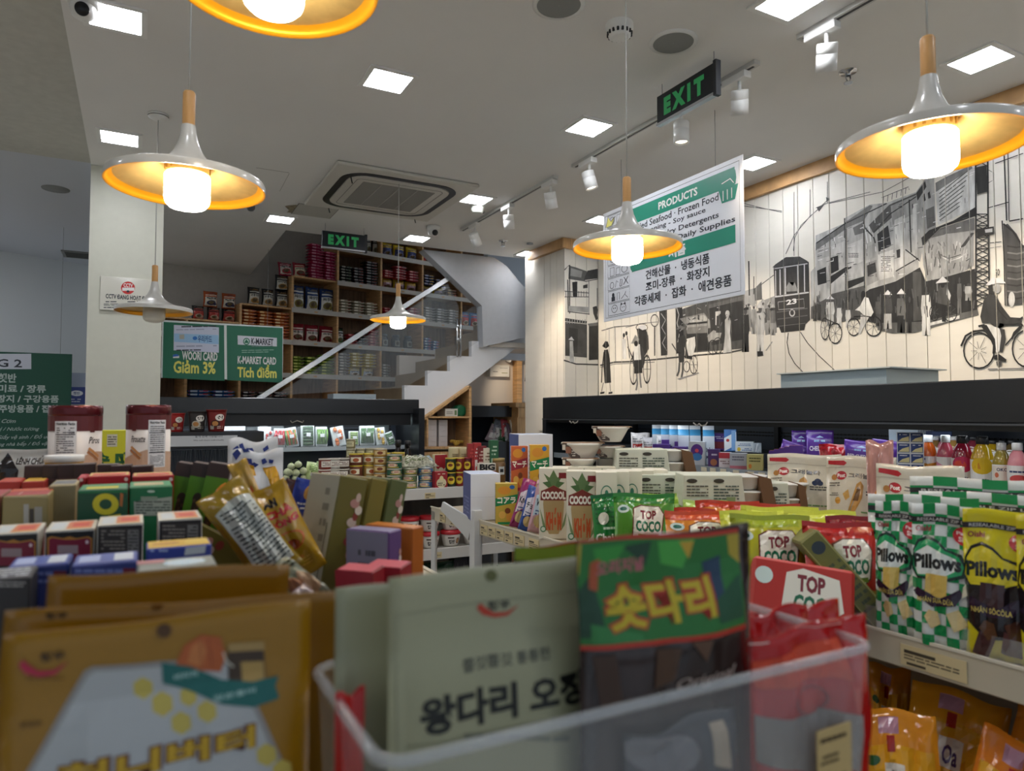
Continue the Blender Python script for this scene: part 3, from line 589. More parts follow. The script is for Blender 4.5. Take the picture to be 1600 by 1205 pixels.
gr = MB(); gr.box(-.25, -.25, -.0312, .25, .25, -.030, C('#8f8d87', r=.6)); gr.build('grille', ac)
for i in range(1, 4): MB().box(-.25+i*.125-.002, -.25, -.0335, -.25+i*.125+.002, .25, -.0312, C('#b4b2ab')).build('grille_rib', ac)
gs = MB()
for i in range(60): y = -.247+i*.0084; gs.box(-.25, y, -.0330, .25, y+.003, -.0313, C('#a3a19a'))
tag(gs.build('grille_mesh', ac), None, kind='stuff')
for x, y in ((-.36, .28), (-.30, -.50), (.36, -.46)):
    o = MB().tube([(0, 0, 0), (.012, 0, -.05)], .004, BLK, 6).build('hanging_tab'); tag(o, ['short black tab hanging at the air conditioner corner near the lamp cord', 'short black tab hanging below the ceiling hatch', 'short black tab hanging between cord and dome camera'][(x > -.35)+(x > 0)], 'tab')
    o.location = (1.52+x, 4.67-y if y < 0 else 4.67+y-.62, CEIL-.036 if abs(y) < .4 else CEIL)
# speakers, detectors, sprinklers, cameras
def speaker(px, py, l, s=1):
    r = thing('ceiling_speaker', l, 'speaker', cp(px, py), group='round ceiling speakers')
    MB().lathe([(.1*s, 0), (.1*s, -.006), (.083*s, -.008)], WHT, 32, cap=False).build('rim', r); MB().lathe([(.083*s, -.007), (.001, -.0075)], C('#8c8e8c', r=.8), 32, cap=False).build('grille', r)
speaker(1052, 65, 'round ceiling speaker above the green exit sign'); speaker(873, 6, 'round ceiling speaker cut by the top edge')
o = MB().lathe([(.09, 0), (.088, -.006), (.001, -.007)], C('#8c8e8c', r=.8), 28, cap=False).build('ceiling_speaker'); tag(o, 'flat round speaker in the side ceiling left of the pillar', 'speaker', 'round ceiling speakers'); o.location = pZ(87, 295, CEIL+.0995)
r = thing('smoke_detector', 'round white slotted smoke detector beside the long lamp cord', 'smoke detector', cp(968, 38))
MB().lathe([(.055, 0), (.055, -.022), (.048, -.028), (.044, -.05), (.03, -.056), (.001, -.056)], WHT, 28, cap=False).build('body', r)
s = MB()
for k in range(16): a = k/16*6.283; s.cbox((.0465*math.cos(a), .0465*math.sin(a), -.04), (.007, .007, .014), BLK)
s.build('slots', r)
o = MB().lathe([(.05, 0), (.05, -.02), (.04, -.05), (.028, -.056), (.001, -.056)], C('#d9ddd2', r=.3), 24, cap=False).lathe([(.012, -.05), (.012, -.035), (.001, -.035)], CHR, 10, c=(.045, 0, 0)).build('heat_detector'); tag(o, 'white round heat detector beside the ceiling light near the track', 'detector'); o.location = cp(746, 322)
def sprinkler(px, py, l):
    r = thing('sprinkler', l, 'sprinkler', cp(px, py), group='chrome fire sprinklers')
    MB().lathe([(.04, 0), (.036, -.006), (.012, -.008), (.01, -.02)], CHR, 20, cap=False).build('escutcheon', r)
    MB().tube([(-.012, 0, -.008), (-.016, 0, -.03), (-.003, 0, -.05)], .003, CHR).tube([(.012, 0, -.008), (.016, 0, -.03), (.003, 0, -.05)], .003, CHR).lathe([(.02, -.05), (.02, -.053)], CHR, 12).build('head', r)
sprinkler(1325, 112, 'chrome sprinkler beside the upper track spotlight'); sprinkler(786, 376, 'chrome sprinkler behind the far track spotlights')
def dome(px, py, l):
    r = thing('dome_camera', l, 'camera', cp(px, py))
    MB().lathe([(.055, 0), (.055, -.02), (.05, -.03)], WHT, 24).build('base', r)
    o = MB().lathe([(.042, -.025), (.044, -.045), (.036, -.068), (.018, -.08), (.001, -.083)], WHT, 24, cap=False).build('ball', r)
    MB().lathe([(.024, 0), (.024, .012), (.001, .014)], BLK, 20, M=Matrix.Rotation(R(105), 3, 'X'), c=(0, -.034, -.058)).build('lens', r)
dome(677, 354, 'white dome camera on the ceiling before the stairwell'); dome(130, -2, 'white dome camera at the top left beside a ceiling light')
o = MB().lathe([(.03, 0), (.03, -.02), (.018, -.036), (.001, -.04)], C('#55585c', r=.3), 16, cap=False).build('dome_camera'); tag(o, 'small dark dome camera behind the left lamp shade rim', 'camera'); o.location = cp(392, 322)
o = MB().lathe([(.03, 0), (.03, -.012), (.001, -.014)], C('#aab0b6'), 16, cap=False).build('ceiling_sensor'); tag(o, 'small grey round sensor over the passage by the pier', 'sensor'); o.location = pZ(828, 380, CEIL)
# hatch, stain
h = thing('ceiling_hatch', 'square ceiling hatch with thin grooved frame below the air conditioner', 'hatch', cp(492, 330)); a = .15
ring([(a, a), (-a, a), (-a, -a), (a, -a)], [(a-.006, a-.006), (-a+.006, a-.006), (-a+.006, -a+.006), (a-.006, -a+.006)], 0, C('#6f6d68'), .002).build('frame', h)
MB().box(-a+.006, -a+.006, -.003, a-.006, a-.006, 0, C('#bab8b0', r=.7)).build('door', h)
s = [('p', C('#94876c', n=.5, ns=(40, 40, 40)), 445,322, 462,320, 476,324, 470,330, 452,329), ('p', C('#a0947c', n=.5, ns=(40, 40, 40)), 452,328, 470,329, 462,333, 448,332), ('s', '#8d8b85', .002, 450,270, 432,300), ('s', '#8d8b85', .6, 452,271, 437,299), ('s', '#8d8b85', .6, 400,262, 452,270)]
me = Pr(1, 1, lambda a, b: (lambda p: (p.x, p.y))(cp(a, b)), 1e-5).do(s[:2]+s[3:]).mesh('stain', lambda a, b: ((a, b, CEIL), (0, 0, -1)))
o = ob('trim_3', me); o['kind'] = 'structure'; o['label'] = 'brown water stain and hatch seams on the ceiling'
# square grille on side ceiling near the pillar
o = thing('ceiling_vent', 'grey square air vent in the side ceiling left of the pillar', 'vent', pZ(126, 398, CEIL+.0995)); MB().box(-.16, -.16, -.012, .16, .16, 0, C('#8a8a86')).build('frame', o)
for k in range(6): MB().box(-.13, -.13+k*.045, -.018, .13, -.115+k*.045, -.011, C('#5c5c58')).build('slat', o)

# track lighting
def track(y0, y1, l):
    r = thing('lighting_track', l, 'track rail', (2.36, 0, CEIL), group='ceiling lighting tracks')
    MB().box(-.018, y0, -.02, .018, y1, 0, C('#c9c9c6', r=.35)).build('rail', r); MB().box(-.006, y0+.02, -.0215, .006, y1-.02, -.0195, BLK).build('groove', r)
track(2.13, 3.59, 'middle white lighting track passing behind the green exit sign'); track(3.80, 5.29, 'farthest white lighting track, near the air conditioner'); track(.35, 1.91, 'white lighting track running out at the top edge')
def spot(px, py, aim, l, on=0, hx=None):
    p = pX(px, py, 2.36); p.z = CEIL-.02
    r = thing('track_spotlight', l, 'spotlight', p, group='white track spotlights')
    MB().box(-.022, -.07, -.032, .022, .07, -.0, WHT).build('adapter', r, bevel=.003)
    MB().tube([(0, -.02, -.032), (0, -.02, -.085)], .008, WHT, 8).build('stem', r)
    M = Vector((0, 0, -1)).rotation_difference(Vector(aim).normalized()).to_matrix(); c = Vector((0, -.02, -.125))
    MB().lathe([(.001, .05), (.036, .05), (.039, .045), (.039, .012), (.0375, .011), (.0375, .009), (.039, .008), (.039, -.055), (.034, -.055), (.030, -.045), (.001, -.045)], WHT, 28, c=c, cap=False, M=M).build('head', r)
    MB().lathe([(.030, -.0462), (.001, -.0465)], C('#fff1d8', e=3.0 if on else 1.2), 20, c=c, cap=False, M=M).build('lens', r)
    return r
A1 = (.5, .15, -1)
SP = [(918, 246, (.25, -.1, -1), 'lit track spotlight at the near left of the middle track', 1), (1060, 172, (.0, .0, -1), 'track spotlight hanging below the green exit sign', 0), (1150, 118, (.35, .35, -1), 'track spotlight between the exit sign and the rail end', 0),
      (741, 352, (.6, .3, -1), 'farthest track spotlight, at the end of the far track', 0), (793, 318, (.2, .2, -1), 'middle spotlight of the far track', 0), (858, 284, (.35, .25, -1), 'nearest spotlight of the far track', 0), (1284, 38, (.35, .35, -1), 'track spotlight at the top right beside the sprinkler', 0)]
for s in SP: spot(*s)
def lamp_spot(loc, tgt, e, ang, col):
    l = bpy.data.lights.new('spot_beam', 'SPOT'); l.energy = e; l.spot_size = R(ang); l.spot_blend = .6; l.color = col; l.shadow_soft_size = .03
    o = ob('spot_beam', l); o.location = loc; o.rotation_euler = (Vector(tgt)-Vector(loc)).to_track_quat('-Z', 'Y').to_euler()
WARM = (1, .82, .62)
for y, ty, e in ((1.2, 1.4, 24), (2.05, 2.1, 21), (2.2, 2.75, 10), (3.8, 3.4, 21), (4.3, 4.3, 20), (5.0, 5.0, 18)): lamp_spot((2.42, y, CEIL-.19), (MX, ty, 1.75), e, 62, WARM)
lamp_spot((2.4, 5.1, 3.0), (3.5, 5.4, 2.0), 10, 60, WARM)

# hanging signs -------------------------------------------------
GRN = C('#0f6a4d', r=.4); GR2 = C('#1f8a72', r=.4); YEL = C('#e8e36a', r=.4); NAV = C('#1d2430', r=.4); PAP = C('#e6e9ef', r=.35)
def hang(name, label, cat, corners, plane, val, mat, t, wires, sh, edge=None, sides=1):
    """corners tl,tr,br,bl in pixels on plane X=val or Y=val"""
    f = (lambda a, b: pX(a, b, val)) if plane == 'X' else (lambda a, b: pY(a, b, val))
    q = [f(*c) for c in corners]; i = 1 if plane == 'X' else 0
    a0, a1 = (q[0][i]+q[3][i])/2, (q[1][i]+q[2][i])/2; z1, z0 = (q[0].z+q[1].z)/2, (q[3].z+q[2].z)/2
    r = thing(name, label, cat, (val, (a0+a1)/2, z0) if plane == 'X' else ((a0+a1)/2, val, z0), -90 if plane == 'X' else 0)
    w, h = abs(a1-a0), z1-z0
    MB().box(-w/2, -t/2, 0, w/2, t/2, h, mat).build('board', r, bevel=.0015)
    if sh:
        def tf(px, py): p = f(px, py); return (((p[i]-(a0+a1)/2)*(-1 if plane == 'X' else 1)), p.z-z0)
        uv = sh[0] == 'uv'
        decal('printed_face', r, w if uv else 1, h if uv else 1, sh[1:] if uv else sh, lambda x, y: ((x, -t/2, y), (0, -1, 0)), tf=None if uv else tf, off=.0008)
    for x in wires: MB().tube([(x*w, 0, h-.003), (x*w, 0, CEIL-z0)], .0016, C('#8a8c8c'), 5).build('wire', r)
    return r, w, h
# products board
TL, TR, BR, BL = (945, 340), (1162, 233), (1163, 455), (942, 508)
pb = ['uv', ('s', NAV, .0022, .02, .965, .98, .965, .98, .03, .02, .03, .02, .965), ('r', .25, .80, .955, .935, GR2), ('d', .262, .868, .028, .067, GR2), ('d', .943, .868, .02, .067, GR2), ('t', 'PRODUCTS', .46, .835, .73, .90, WHT, .03),
      ('t', 'Dried Seafood · Frozen Food', .26, .735, .86, .79, NAV, .012), ('t', 'Seasoning - Soy sauce', .30, .668, .78, .72, NAV, .012), ('t', 'Laundry Detergents', .40, .595, .86, .65, NAV, .012), ('t', 'Other Daily Supplies', .40, .525, .955, .58, NAV, .012),
      ('r', .25, .385, .955, .515, GR2), ('d', .262, .45, .028, .065, GR2), ('t', '제품', .53, .405, .65, .495, WHT, .05),
      ('t', '건해산물  ·  냉동식품', .36, .285, .80, .365, NAV, .02), ('t', '조미-장류  ·  화장지', .36, .185, .80, .265, NAV, .02), ('t', '각종세제  ·  잡화  ·  애견용품', .27, .08, .93, .165, NAV, .02),
      ('p', GR2, .86, .805, .975, .805, .955, .70, .88, .70), ('r', .885, .715, .89, .79, WHT), ('r', .91, .715, .915, .79, WHT), ('r', .935, .715, .94, .79, WHT), ('p', GR2, .875, .81, .90, .87, .915, .84, .93, .89, .95, .835, .965, .86, .96, .81), ('s', WHT, .004, .88, .845, .93, .86, .95, .82)]
for k in range(8):
    y = .045+k*.115; pb += [('s', NAV, .0022, .045, y, .23, y, .23, y+.105, .045, y+.105, .045, y)]
    if k == 0: pb += [('c', .10, .1, .026, .036, .12, NAV), ('d', .092, .105, .004, .006, NAV), ('d', .108, .105, .004, .006, NAV), ('c', .175, .095, .026, .036, .12, NAV), ('p', NAV, .152, .12, .158, .145, .168, .128), ('p', NAV, .182, .128, .192, .145, .198, .12), ('d', .168, .1, .003, .005, NAV), ('d', .183, .1, .003, .005, NAV)]
    elif k == 1: pb += [('r', .075, .17, .105, .21, NAV), ('d', .09, .225, .011, .02, NAV), ('s', NAV, .003, .125, .172, .125, .235, .145, .235, .145, .172), ('s', NAV, .003, .16, .175, .19, .21, .215, .175), ('s', NAV, .003, .19, .21, .20, .235)]
    elif k == 2: pb += [('c', .08, .315, .018, .03, .15, NAV), ('s', NAV, .003, .11, .29, .12, .35, .135, .33), ('s', NAV, .004, .15, .29, .155, .35, .17, .345, .165, .29, .15, .29), ('s', NAV, .004, .18, .295, .22, .36), ('s', NAV, .004, .22, .295, .185, .36)]
    elif k == 3: pb += [('s', NAV, .003, .065, .40, .065, .475, .10, .475, .10, .40, .065, .40), ('s', NAV, .003, .115, .40, .12, .46, .15, .46, .15, .40, .115, .40), ('c', .19, .435, .026, .034, .14, NAV)]
    else: pb += [('c', .085, y+.052, .022, .034, .14, NAV), ('s', NAV, .003, .125, y+.02, .13, y+.085, .16, y+.085, .16, y+.02, .125, y+.02), ('s', NAV, .003, .18, y+.02, .205, y+.09, .22, y+.02)]
pb += [('p', YEL, .03, .86, .05, .95, .075, .90, .11, .93, .08, .86), ('s', NAV, .004, .03, .86, .05, .95, .075, .90, .115, .93)]
r, w, h = hang('products_board', 'white hanging board listing products in English and Korean under green headings', 'sign', (TL, TR, BR, BL), 'X', 2.563, PAP, .006, (-.34, .34), pb)
# exit signs
def exit_sign(label, corners, plane, val, fl=1):
    r, w, h = hang('exit_sign', label, 'exit sign', corners, plane, val, C('#141a22', r=.3), .02, (-.43, .45), ['uv', ('t', 'E X I T', .13, .2, .82, .82, C('#2f9a58', r=.4, e=.07), .07)])
    MB().box(-w/2-.004, -.013, -.006, w/2+.004, .013, .006, STEEL).build('bottom_rail', r); MB().box(w/2-.012, -.014, -.01, w/2+.006, .014, h+.008, C('#23262b')).build('end_bracket', r); return r
exit_sign('black exit sign with green letters hanging by the lighting track', ((1029, 151), (1121, 98), (1121, 149), (1029, 193)), 'X', 2.14)
exit_sign('black exit sign with green letters hanging before the stair shelves', ((503, 358), (572, 371), (572, 394), (503, 386)), 'Y', 5.65)
# card board
wb = [('p', GRN, 256,501, 347,508, 346,593, 253,587), ('p', GRN, 351,508, 442,514, 439,597, 350,592), ('p', C('#cfd4e6'), 271,506, 339,511, 338,550, 270,545), ('p', C('#9cc6e6'), 271,519, 338,523, 338,537, 271,532), ('r', 279, 528, 286, 521, C('#b9b7a8')), ('t', '우리카드', 306, 533, 328, 524, C('#1c4f94'), .03), ('d', 302, 527, 3.5, 3, C('#1f6fc0')),
      ('l', 274, 511, 335, 507, 1, NAV), ('l', 274, 515, 335, 512, 1, C('#9aa0b8')), ('l', 274, 541, 335, 537, 1, C('#9aa0b8')), ('l', 274, 547, 320, 543, 1, NAV), ('p', C('#bfe0f2'), 269,552, 278,553, 278,555, 269,554), ('d', 273, 554, 4.5, 3, C('#2a63b5')), ('p', WHT, 269,555, 278,554, 278,557, 269,557),
      ('t', 'WOORI CARD', 282, 560, 336, 549.5, WHT, .03), ('t', 'Giảm 3%', 269, 580, 333, 562.5, YEL, .03), ('s', WHT, .0045, 367.5,515, 432,520, 431,555.5, 367,551.5, 367.5,515), ('p', C('#d8dbe2'), 368,524, 432,529, 431.5,542, 368,538),
      ('d', 382, 533.5, 5.5, 5.5, GRN), ('d', 382, 533.5, 4, 4, C('#cfe5da')), ('p', GRN, 379,534, 382,530, 385,534, 385,536, 379,536), ('t', 'K-MARKET', 389.5, 538, 426, 530.5, NAV, .03), ('l', 390, 542, 425, 540, 1, C('#808890')), ('l', 374, 548, 426, 546, 1, C('#9cc5b0')), ('l', 374, 551, 426, 549, 1, C('#9cc5b0')),
      ('t', 'K-MARKET CARD', 367, 567, 430, 558.5, WHT, .03), ('t', 'Tích điểm', 366, 588, 430.5, 570, YEL, .03)]
def skew(sh, top, bot):   # keep the pixel list, text boxes use corner pixels
    return sh
r, w, h = hang('card_board', 'green and white hanging board advertising discount cards beside the pillar', 'sign', ((254, 498), (444, 513), (440, 598), (251, 587)), 'Y', 6.8, C('#e3e8e4', r=.4), .012, (.36,), None)
def tfw(px, py): # map the slightly keystoned pixels on the true rectangle
    u = (px-(254-(py-498)*.034))/(190-(py-498)*.01); v = 1-(py-(498+u*15-u*4*((py-498)/90)))/(89-u*4); return ((u-.5)*w, v*h)
decal('printed_face', r, 1, 1, wb, lambda x, y: ((x, -.006, y), (0, -1, 0)), tf=tfw, off=.0008)
# aisle board at the left edge
ab = [('r', -70, 577, 49, 553, C('#c3c7d3')), ('t', 'HÀNG 2', -64, 572, 35, 559, NAV, .02), ('t', '즉석밥 / 햇반', -60, 597, 26, 584, C('#aebdb8'), .03), ('t', '조미료 / 장류', -20, 613, 72, 602, C('#aebdb8'), .03), ('t', '화장지 / 구강용품', -20, 629, 92, 618, C('#aebdb8'), .03), ('t', '주방용품 / 잡화', -2, 645, 92, 633, C('#aebdb8'), .03),
      ('s', C('#9fb0aa'), .004, -80,648, 110,652), ('t', 'Gạo / Cơm', -28, 663, 25, 655, C('#aebdb8'), .01, .35), ('t', 'Gia vị / Nước tương', -20, 675, 62, 667, C('#aebdb8'), .01, .35), ('t', 'Giấy vệ sinh / Đồ uống', -4, 688, 88, 678, C('#aebdb8'), .01, .35), ('t', 'Đồ dùng nhà bếp / Đồ vặt', -28, 699, 78, 689, C('#aebdb8'), .01, .35)]
hang('aisle_board', 'dark green aisle board with white product lists left of the pillar', 'sign', ((-90, 543), (112, 557), (110, 705), (-90, 702)), 'Y', 6.8, C('#0d4a38', r=.45), .01, (-.4, .4), ab)
o = carton('blue_notice_box', 'blue and white carton beside the aisle board and pillar', 'box', .14, .1, .24, '#3a4a8c', {'front': [('r', 0, .55, 1, 1, '#9aa4b8'), ('d', .5, .35, .3, .09, '#e8eaf0'), ('t', '햇반', .35, .3, .65, .4, '#3a4a8c'), ('l', .1, .05, .7, .2, 2, '#c8ccd8')]}); p = pY(120, 632, 7.05); o.location = p; o.scale = (1.12, 1, 1.12)
MB().box(-2.2, 6.95, 0, -.02, 7.2, p.z, C('#a9adae')).build('storage_cabinet')
tag(bpy.data.objects['storage_cabinet'], 'pale grey low cabinet behind the aisle board left of the pillar', 'cabinet')
# camera notice on the pillar
r = thing('camera_notice', 'clear acrylic notice with red round camera emblem on the pillar', 'sign', (0, 4.996, 0))
cn = [(157, 431), (240, 436), (240, 489), (157, 484)]; q = [pY(a, b, 4.99) for a, b in cn]
q[1].z = q[0].z; q[1].x = q[2].x = .09; q[2].z = q[3].z
MB().box(q[0].x, -.012, q[3].z, .09, -.002, q[0].z, C('#dedccf', r=.1, coat=1)).build('panel', r, bevel=.001)
RED = C('#c9302c'); cs = [('d', 200, 450, 11, 10, RED), ('t', 'CCTV', 193, 448.5, 207.5, 443.5, WHT, .03), ('r', 191, 454.5, 210, 449.5, WHT), ('d', 200, 455.5, 2.4, 1.8, NAV), ('t', 'CCTV ĐANG HOẠT ĐỘNG', 165, 468, 240, 462, NAV, .03), ('l', 165, 473, 225, 470, 1, NAV), ('l', 162, 478, 225, 474, 2, NAV), ('l', 162, 482, 200, 479, 1, NAV)]
decal('printed_face', r, 1, 1, cs, lambda x, y: ((x, -.012, y), (0, -1, 0)), tf=lambda a, b: (lambda p: (p.x, p.z))(pY(a, b, 4.984)), off=.0006)
# passage: control box, lion drawing, lights
o = carton('control_box', 'white wall-mounted control box under the stair landing', 'box', .26, .1, .14, '#d8d4ca', {'front': [('r', .6, .3, .9, .36, '#8a8850'), ('l', .5, .7, .9, .8, 1, '#888888'), ('l', .15, .35, .4, .5, 1, '#666666')]}); o.location = pY(778, 589, 7.5)
r = thing('lion_picture', 'ink drawing of a shaggy lion head beyond the pier', 'picture', (0, 0, 0)); q = [pY(*c, 7.5) for c in ((812, 570), (856, 570), (856, 625), (812, 628))]
MB().prism(q, (0, .02, 0), C('#d8cdc2')).build('panel', r)
lh = []
rg = random.Random(4)
for k in range(34):
    a = R(k*10.6+rg.uniform(-3, 3)); r0, r1 = rg.uniform(.3, .5), rg.uniform(.75, 1.05); cx, cy = 838, 598
    lh.append(('s', K, .8, cx+15*r0*math.cos(a), cy+16*r0*math.sin(a), cx+19*(r0+r1)/2*math.cos(a+.1), cy+20*(r0+r1)/2*math.sin(a+.1), cx+20*r1*math.cos(a-.05), cy+25*r1*math.sin(a-.05)))
lh += [('c', 834, 592, 2.4, 2.4, .4, K), ('c', 842, 592, 2.4, 2.4, .4, K), ('p', K, 836,598, 841,598, 838.5,602), ('s', K, .8, 832,606, 838,609, 844,605), ('s', K, 1.2, 822,580, 820,596)]
decal('drawing', r, 1, 1, lh, lambda x, z: ((x, 7.5, z), (0, -1, 0)), tf=lambda a, b: (lambda p: (p.x, p.z))(pY(a, b, 7.5)), off=.0006)
MB().box(q[0].x-.07, 7.44, 1.4, q[0].x-.0, 7.55, 2.32, OAK).build('trim_4')['kind'] = 'structure'
for i, (px, py) in enumerate(((795, 560), (834, 548))):
    p = pY(px, py, 7.3); r = thing('passage_spotlight', ['small white spotlight under the stair landing beside the control box', 'small white spotlight above the lion drawing'][i], 'spotlight', p)
    MB().tube([(0, 0, 0), (0, 0, .09)], .012, WHT, 8).build('stem', r); MB().lathe([(.04, .06), (.045, -.03), (.03, -.03)], WHT, 16, M=Matrix.Rotation(R(40-60*i), 3, 'Y')).build('head', r)
lamp_spot((3.6, 6.9, 2.3), (4.4, 7.5, 1.7), 6, 90, WARM)
p = pY(838, 640, 6.9)
r = thing('passage_counter', 'wooden counter cabinet in the passage beside the pier', 'cabinet', (0, 0, 0)); a, b = pY(806, 632, 6.6), pY(860, 632, 6.6)
MB().box(a.x, 6.6, a.z-.03, b.x, 7.2, a.z+.02, OAKH).build('top', r); MB().box(a.x+.03, 6.62, 0, b.x, 7.2, a.z-.03, OAKH).build('body', r); MB().box(a.x+.03, 6.6, a.z-.14, b.x, 6.63, a.z-.04, OAKH).build('drawer', r)
# ================================================================ shelving of noodles behind the stairs (stands slanted to the room)
SA, SB = 7.42, .23
ang = math.atan(SB); U = Vector((math.cos(ang), math.sin(ang), 0)); NB = Vector((-math.sin(ang), math.cos(ang), 0))
def sh_s(px, py=560): p = pS(px, py, SA, SB); return p.x/math.cos(ang)        # distance along the shelf front
shelf = thing('wall_shelving', 'tall oak shelving unit behind the staircase filled with noodle packs', 'shelving', (0, SA, 0), math.degrees(ang))
VX = [150, 225, 291, 375, 456, 527, 595, 660, 721, 790, 860]
VS = [sh_s(x) for x in VX]; LV = [.43, .79, 1.145, 1.505, 1.90, 2.26]; LV = [-.65, -.29, .07]+LV
TOP = [.94, .94, .94, 1.145, 1.505, 2.26, 2.26, 2.26, 2.26, 2.26]
SD = .34
for i, s in enumerate(VS):
    tp = max(TOP[max(0, i-1)], TOP[min(i, len(TOP)-1)])
    MB().box(s-.012, 0, 0, s+.012, SD, EYE+tp, OAK).build('upright', shelf, bevel=.001)
for i in range(len(VS)-1):
    a, b = VS[i]+.012, VS[i+1]-.012
    for z in LV:
        if z > TOP[i]+.01: continue
        MB().box(a, .01, EYE+z-.01, b, SD, EYE+z+.008, OAKH).build('shelf_board', shelf)
        if z < TOP[i]-.05 or i > 4: MB().box(VS[i]-.01, -.012, EYE+z-.038, VS[i+1]+.01, 0, EYE+z+.014, C('#b9b5ab', r=.5)).build('price_rail', shelf)
        if z < TOP[i]-.05 and i > 2: MB().box((a+b)/2-.02, -.0135, EYE+z-.022, (a+b)/2+.02, -.0118, EYE+z-.006, C('#c79c6a')).build('price_tag', shelf)
    if TOP[i] not in LV: MB().box(a, .01, EYE+TOP[i]-.01, b, SD, EYE+TOP[i]+.008, OAKH).build('shelf_board', shelf)
    MB().box(a, SD, 0, b, SD+.012, EYE+TOP[i], OAKD).build('back_panel', shelf)
# packs
NP = {}
def flatpack(c1, c2, c3, w=.148, d=.13, h=.033):
    """noodle pack lying flat, front edge towards the aisle"""
    k = (c1, c2, c3, w, h)
    if k in NP: return dup(NP[k])
    rg = random.Random(hash(k) % 999); b = MB(); n = 8; vs = []
    for j, (yy, zz) in enumerate(((-.5, .18), (-.52, .5), (-.46, .86), (0, 1.0), (.5, .6), (.5, .2), (0, 0), (-.44, .06))):
        for i in range(n+1):
            u = i/n; e = 1-abs(2*u-1)**4; vs.append(((u-.5)*w, yy*d*(1-.02*math.sin(9*u))+(rg.uniform(-1, 1)*.002), max(0, (.5+(zz-.5)*(.35+.65*e)))*h+rg.uniform(-.5, .5)*.0015))
    fs = []
    for j in range(8):
        for i in range(n): fs.append((j*(n+1)+i, j*(n+1)+i+1, ((j+1) % 8)*(n+1)+i+1, ((j+1) % 8)*(n+1)+i))
    fs += [tuple(j*(n+1) for j in range(8)), tuple(j*(n+1)+n for j in range(8))]
    m1, m2, m3 = C(c1, r=.22), C(c2, r=.25), C(c3, r=.25)
    b.add(vs, fs, m1, True); o = b.build('noodle_pack')
    f = lambda x, z: ((x, -.5*d-.004+abs(z-.5*h)*.1, z), (0, -1, 0))
    sh = [('r', .12, .25, .42, .72, m2), ('r', .5, .35, .62, .62, m3), ('l', .5, .3, .9, .7, 3, m2), ('r', .66, .5, .88, .75, m3), ('r', .04, .45, .1, .6, m3)]
    decal('printed_edge', o, w, h, sh, f, off=.001)
    NP[k] = o; return o
MPC = {}
def multipack(c1, c2, c3, txt=None, w=.148, h=.25, t=.11, low=0):
    """five-pack standing upright"""
    k = (c1, c2, c3, txt, w, h)
    if k in MPC: return dup(MPC[k])
    sh = [('r', .08, .08, .92, .62, c2), ('d', .5, .26, .33, .15, c3), ('d', .5, .27, .22, .10, C('#5b4a2c'))]
    if txt: sh += [('t', txt, .14, .46, .86, .6, C('#1d1d22'), .03)]
    sh += [('r', .1, .7, .9, .76, c2), ('l', .15, .8, .85, .9, 2, c3), ('d', .75, .2, .14, .08, c3)]
    o = bag('noodle_multipack', None, None, w, h, t, c1, sh, 'pillow', seed=len(MPC)+3, nu=8, nv=10, wr=.9)
    MPC[k] = o; return o
def shp(s, z, y=.09): return Vector((0, SA, 0))+U*s+NB*y+Vector((0, 0, EYE+z+.0085))
rs = random.Random(7)
def stack(px0, px1, z, n, cols, label, dy=.033, base=None):
    s0, s1 = sh_s(px0), sh_s(px1); w = s1-s0-.006; h0 = 0
    g = label.split(',')[0]
    for k in range(n):
        o = flatpack(*cols, w=round(w, 2), h=dy+.002)
        put(o, shp((s0+s1)/2+rs.uniform(-.004, .004), z+(base or 0)+k*dy, .09+rs.uniform(-.006, .006)), math.degrees(ang)+rs.uniform(-3, 3), rs.uniform(-1.5, 1.5))
        tag(o, label, 'noodle pack', 'packs in the stack: '+label)
def mpk(px0, px1, z, cols, txt, label, h=.25, base=0, y=.1, tilt=0, grp=None):
    s0, s1 = sh_s(px0), sh_s(px1); o = multipack(*cols, txt, round(s1-s0-.004, 2), h)
    put(o, shp((s0+s1)/2, z+base, y), math.degrees(ang)+rs.uniform(-4, 4), tilt); tag(o, label, 'noodle bag', grp)
PNK = ('#a3244a', '#c77a90', '#6e1530'); DRK = ('#1d1a20', '#8d8a84', '#7a2c26'); DK2 = ('#201c1c', '#a8a498', '#3f5a36'); CRM = ('#a8a088', '#e0dcc8', '#7a2e22'); GRY = ('#8b8880', '#c6c2b8', '#3e3a3a'); YLW = ('#c2a92c', '#e6dda8', '#7a7a76')
ORG = ('#b0561d', '#d9b070', '#8a2418'); RDD = ('#a02a34', '#cf8f88', '#501418'); GRNp = ('#5f7a22', '#b5bd5a', '#26331a'); BLU = ('#27548f', '#b8cbe0', '#b32f38'); NVY = ('#1c2440', '#9a9cae', '#c9a23a')
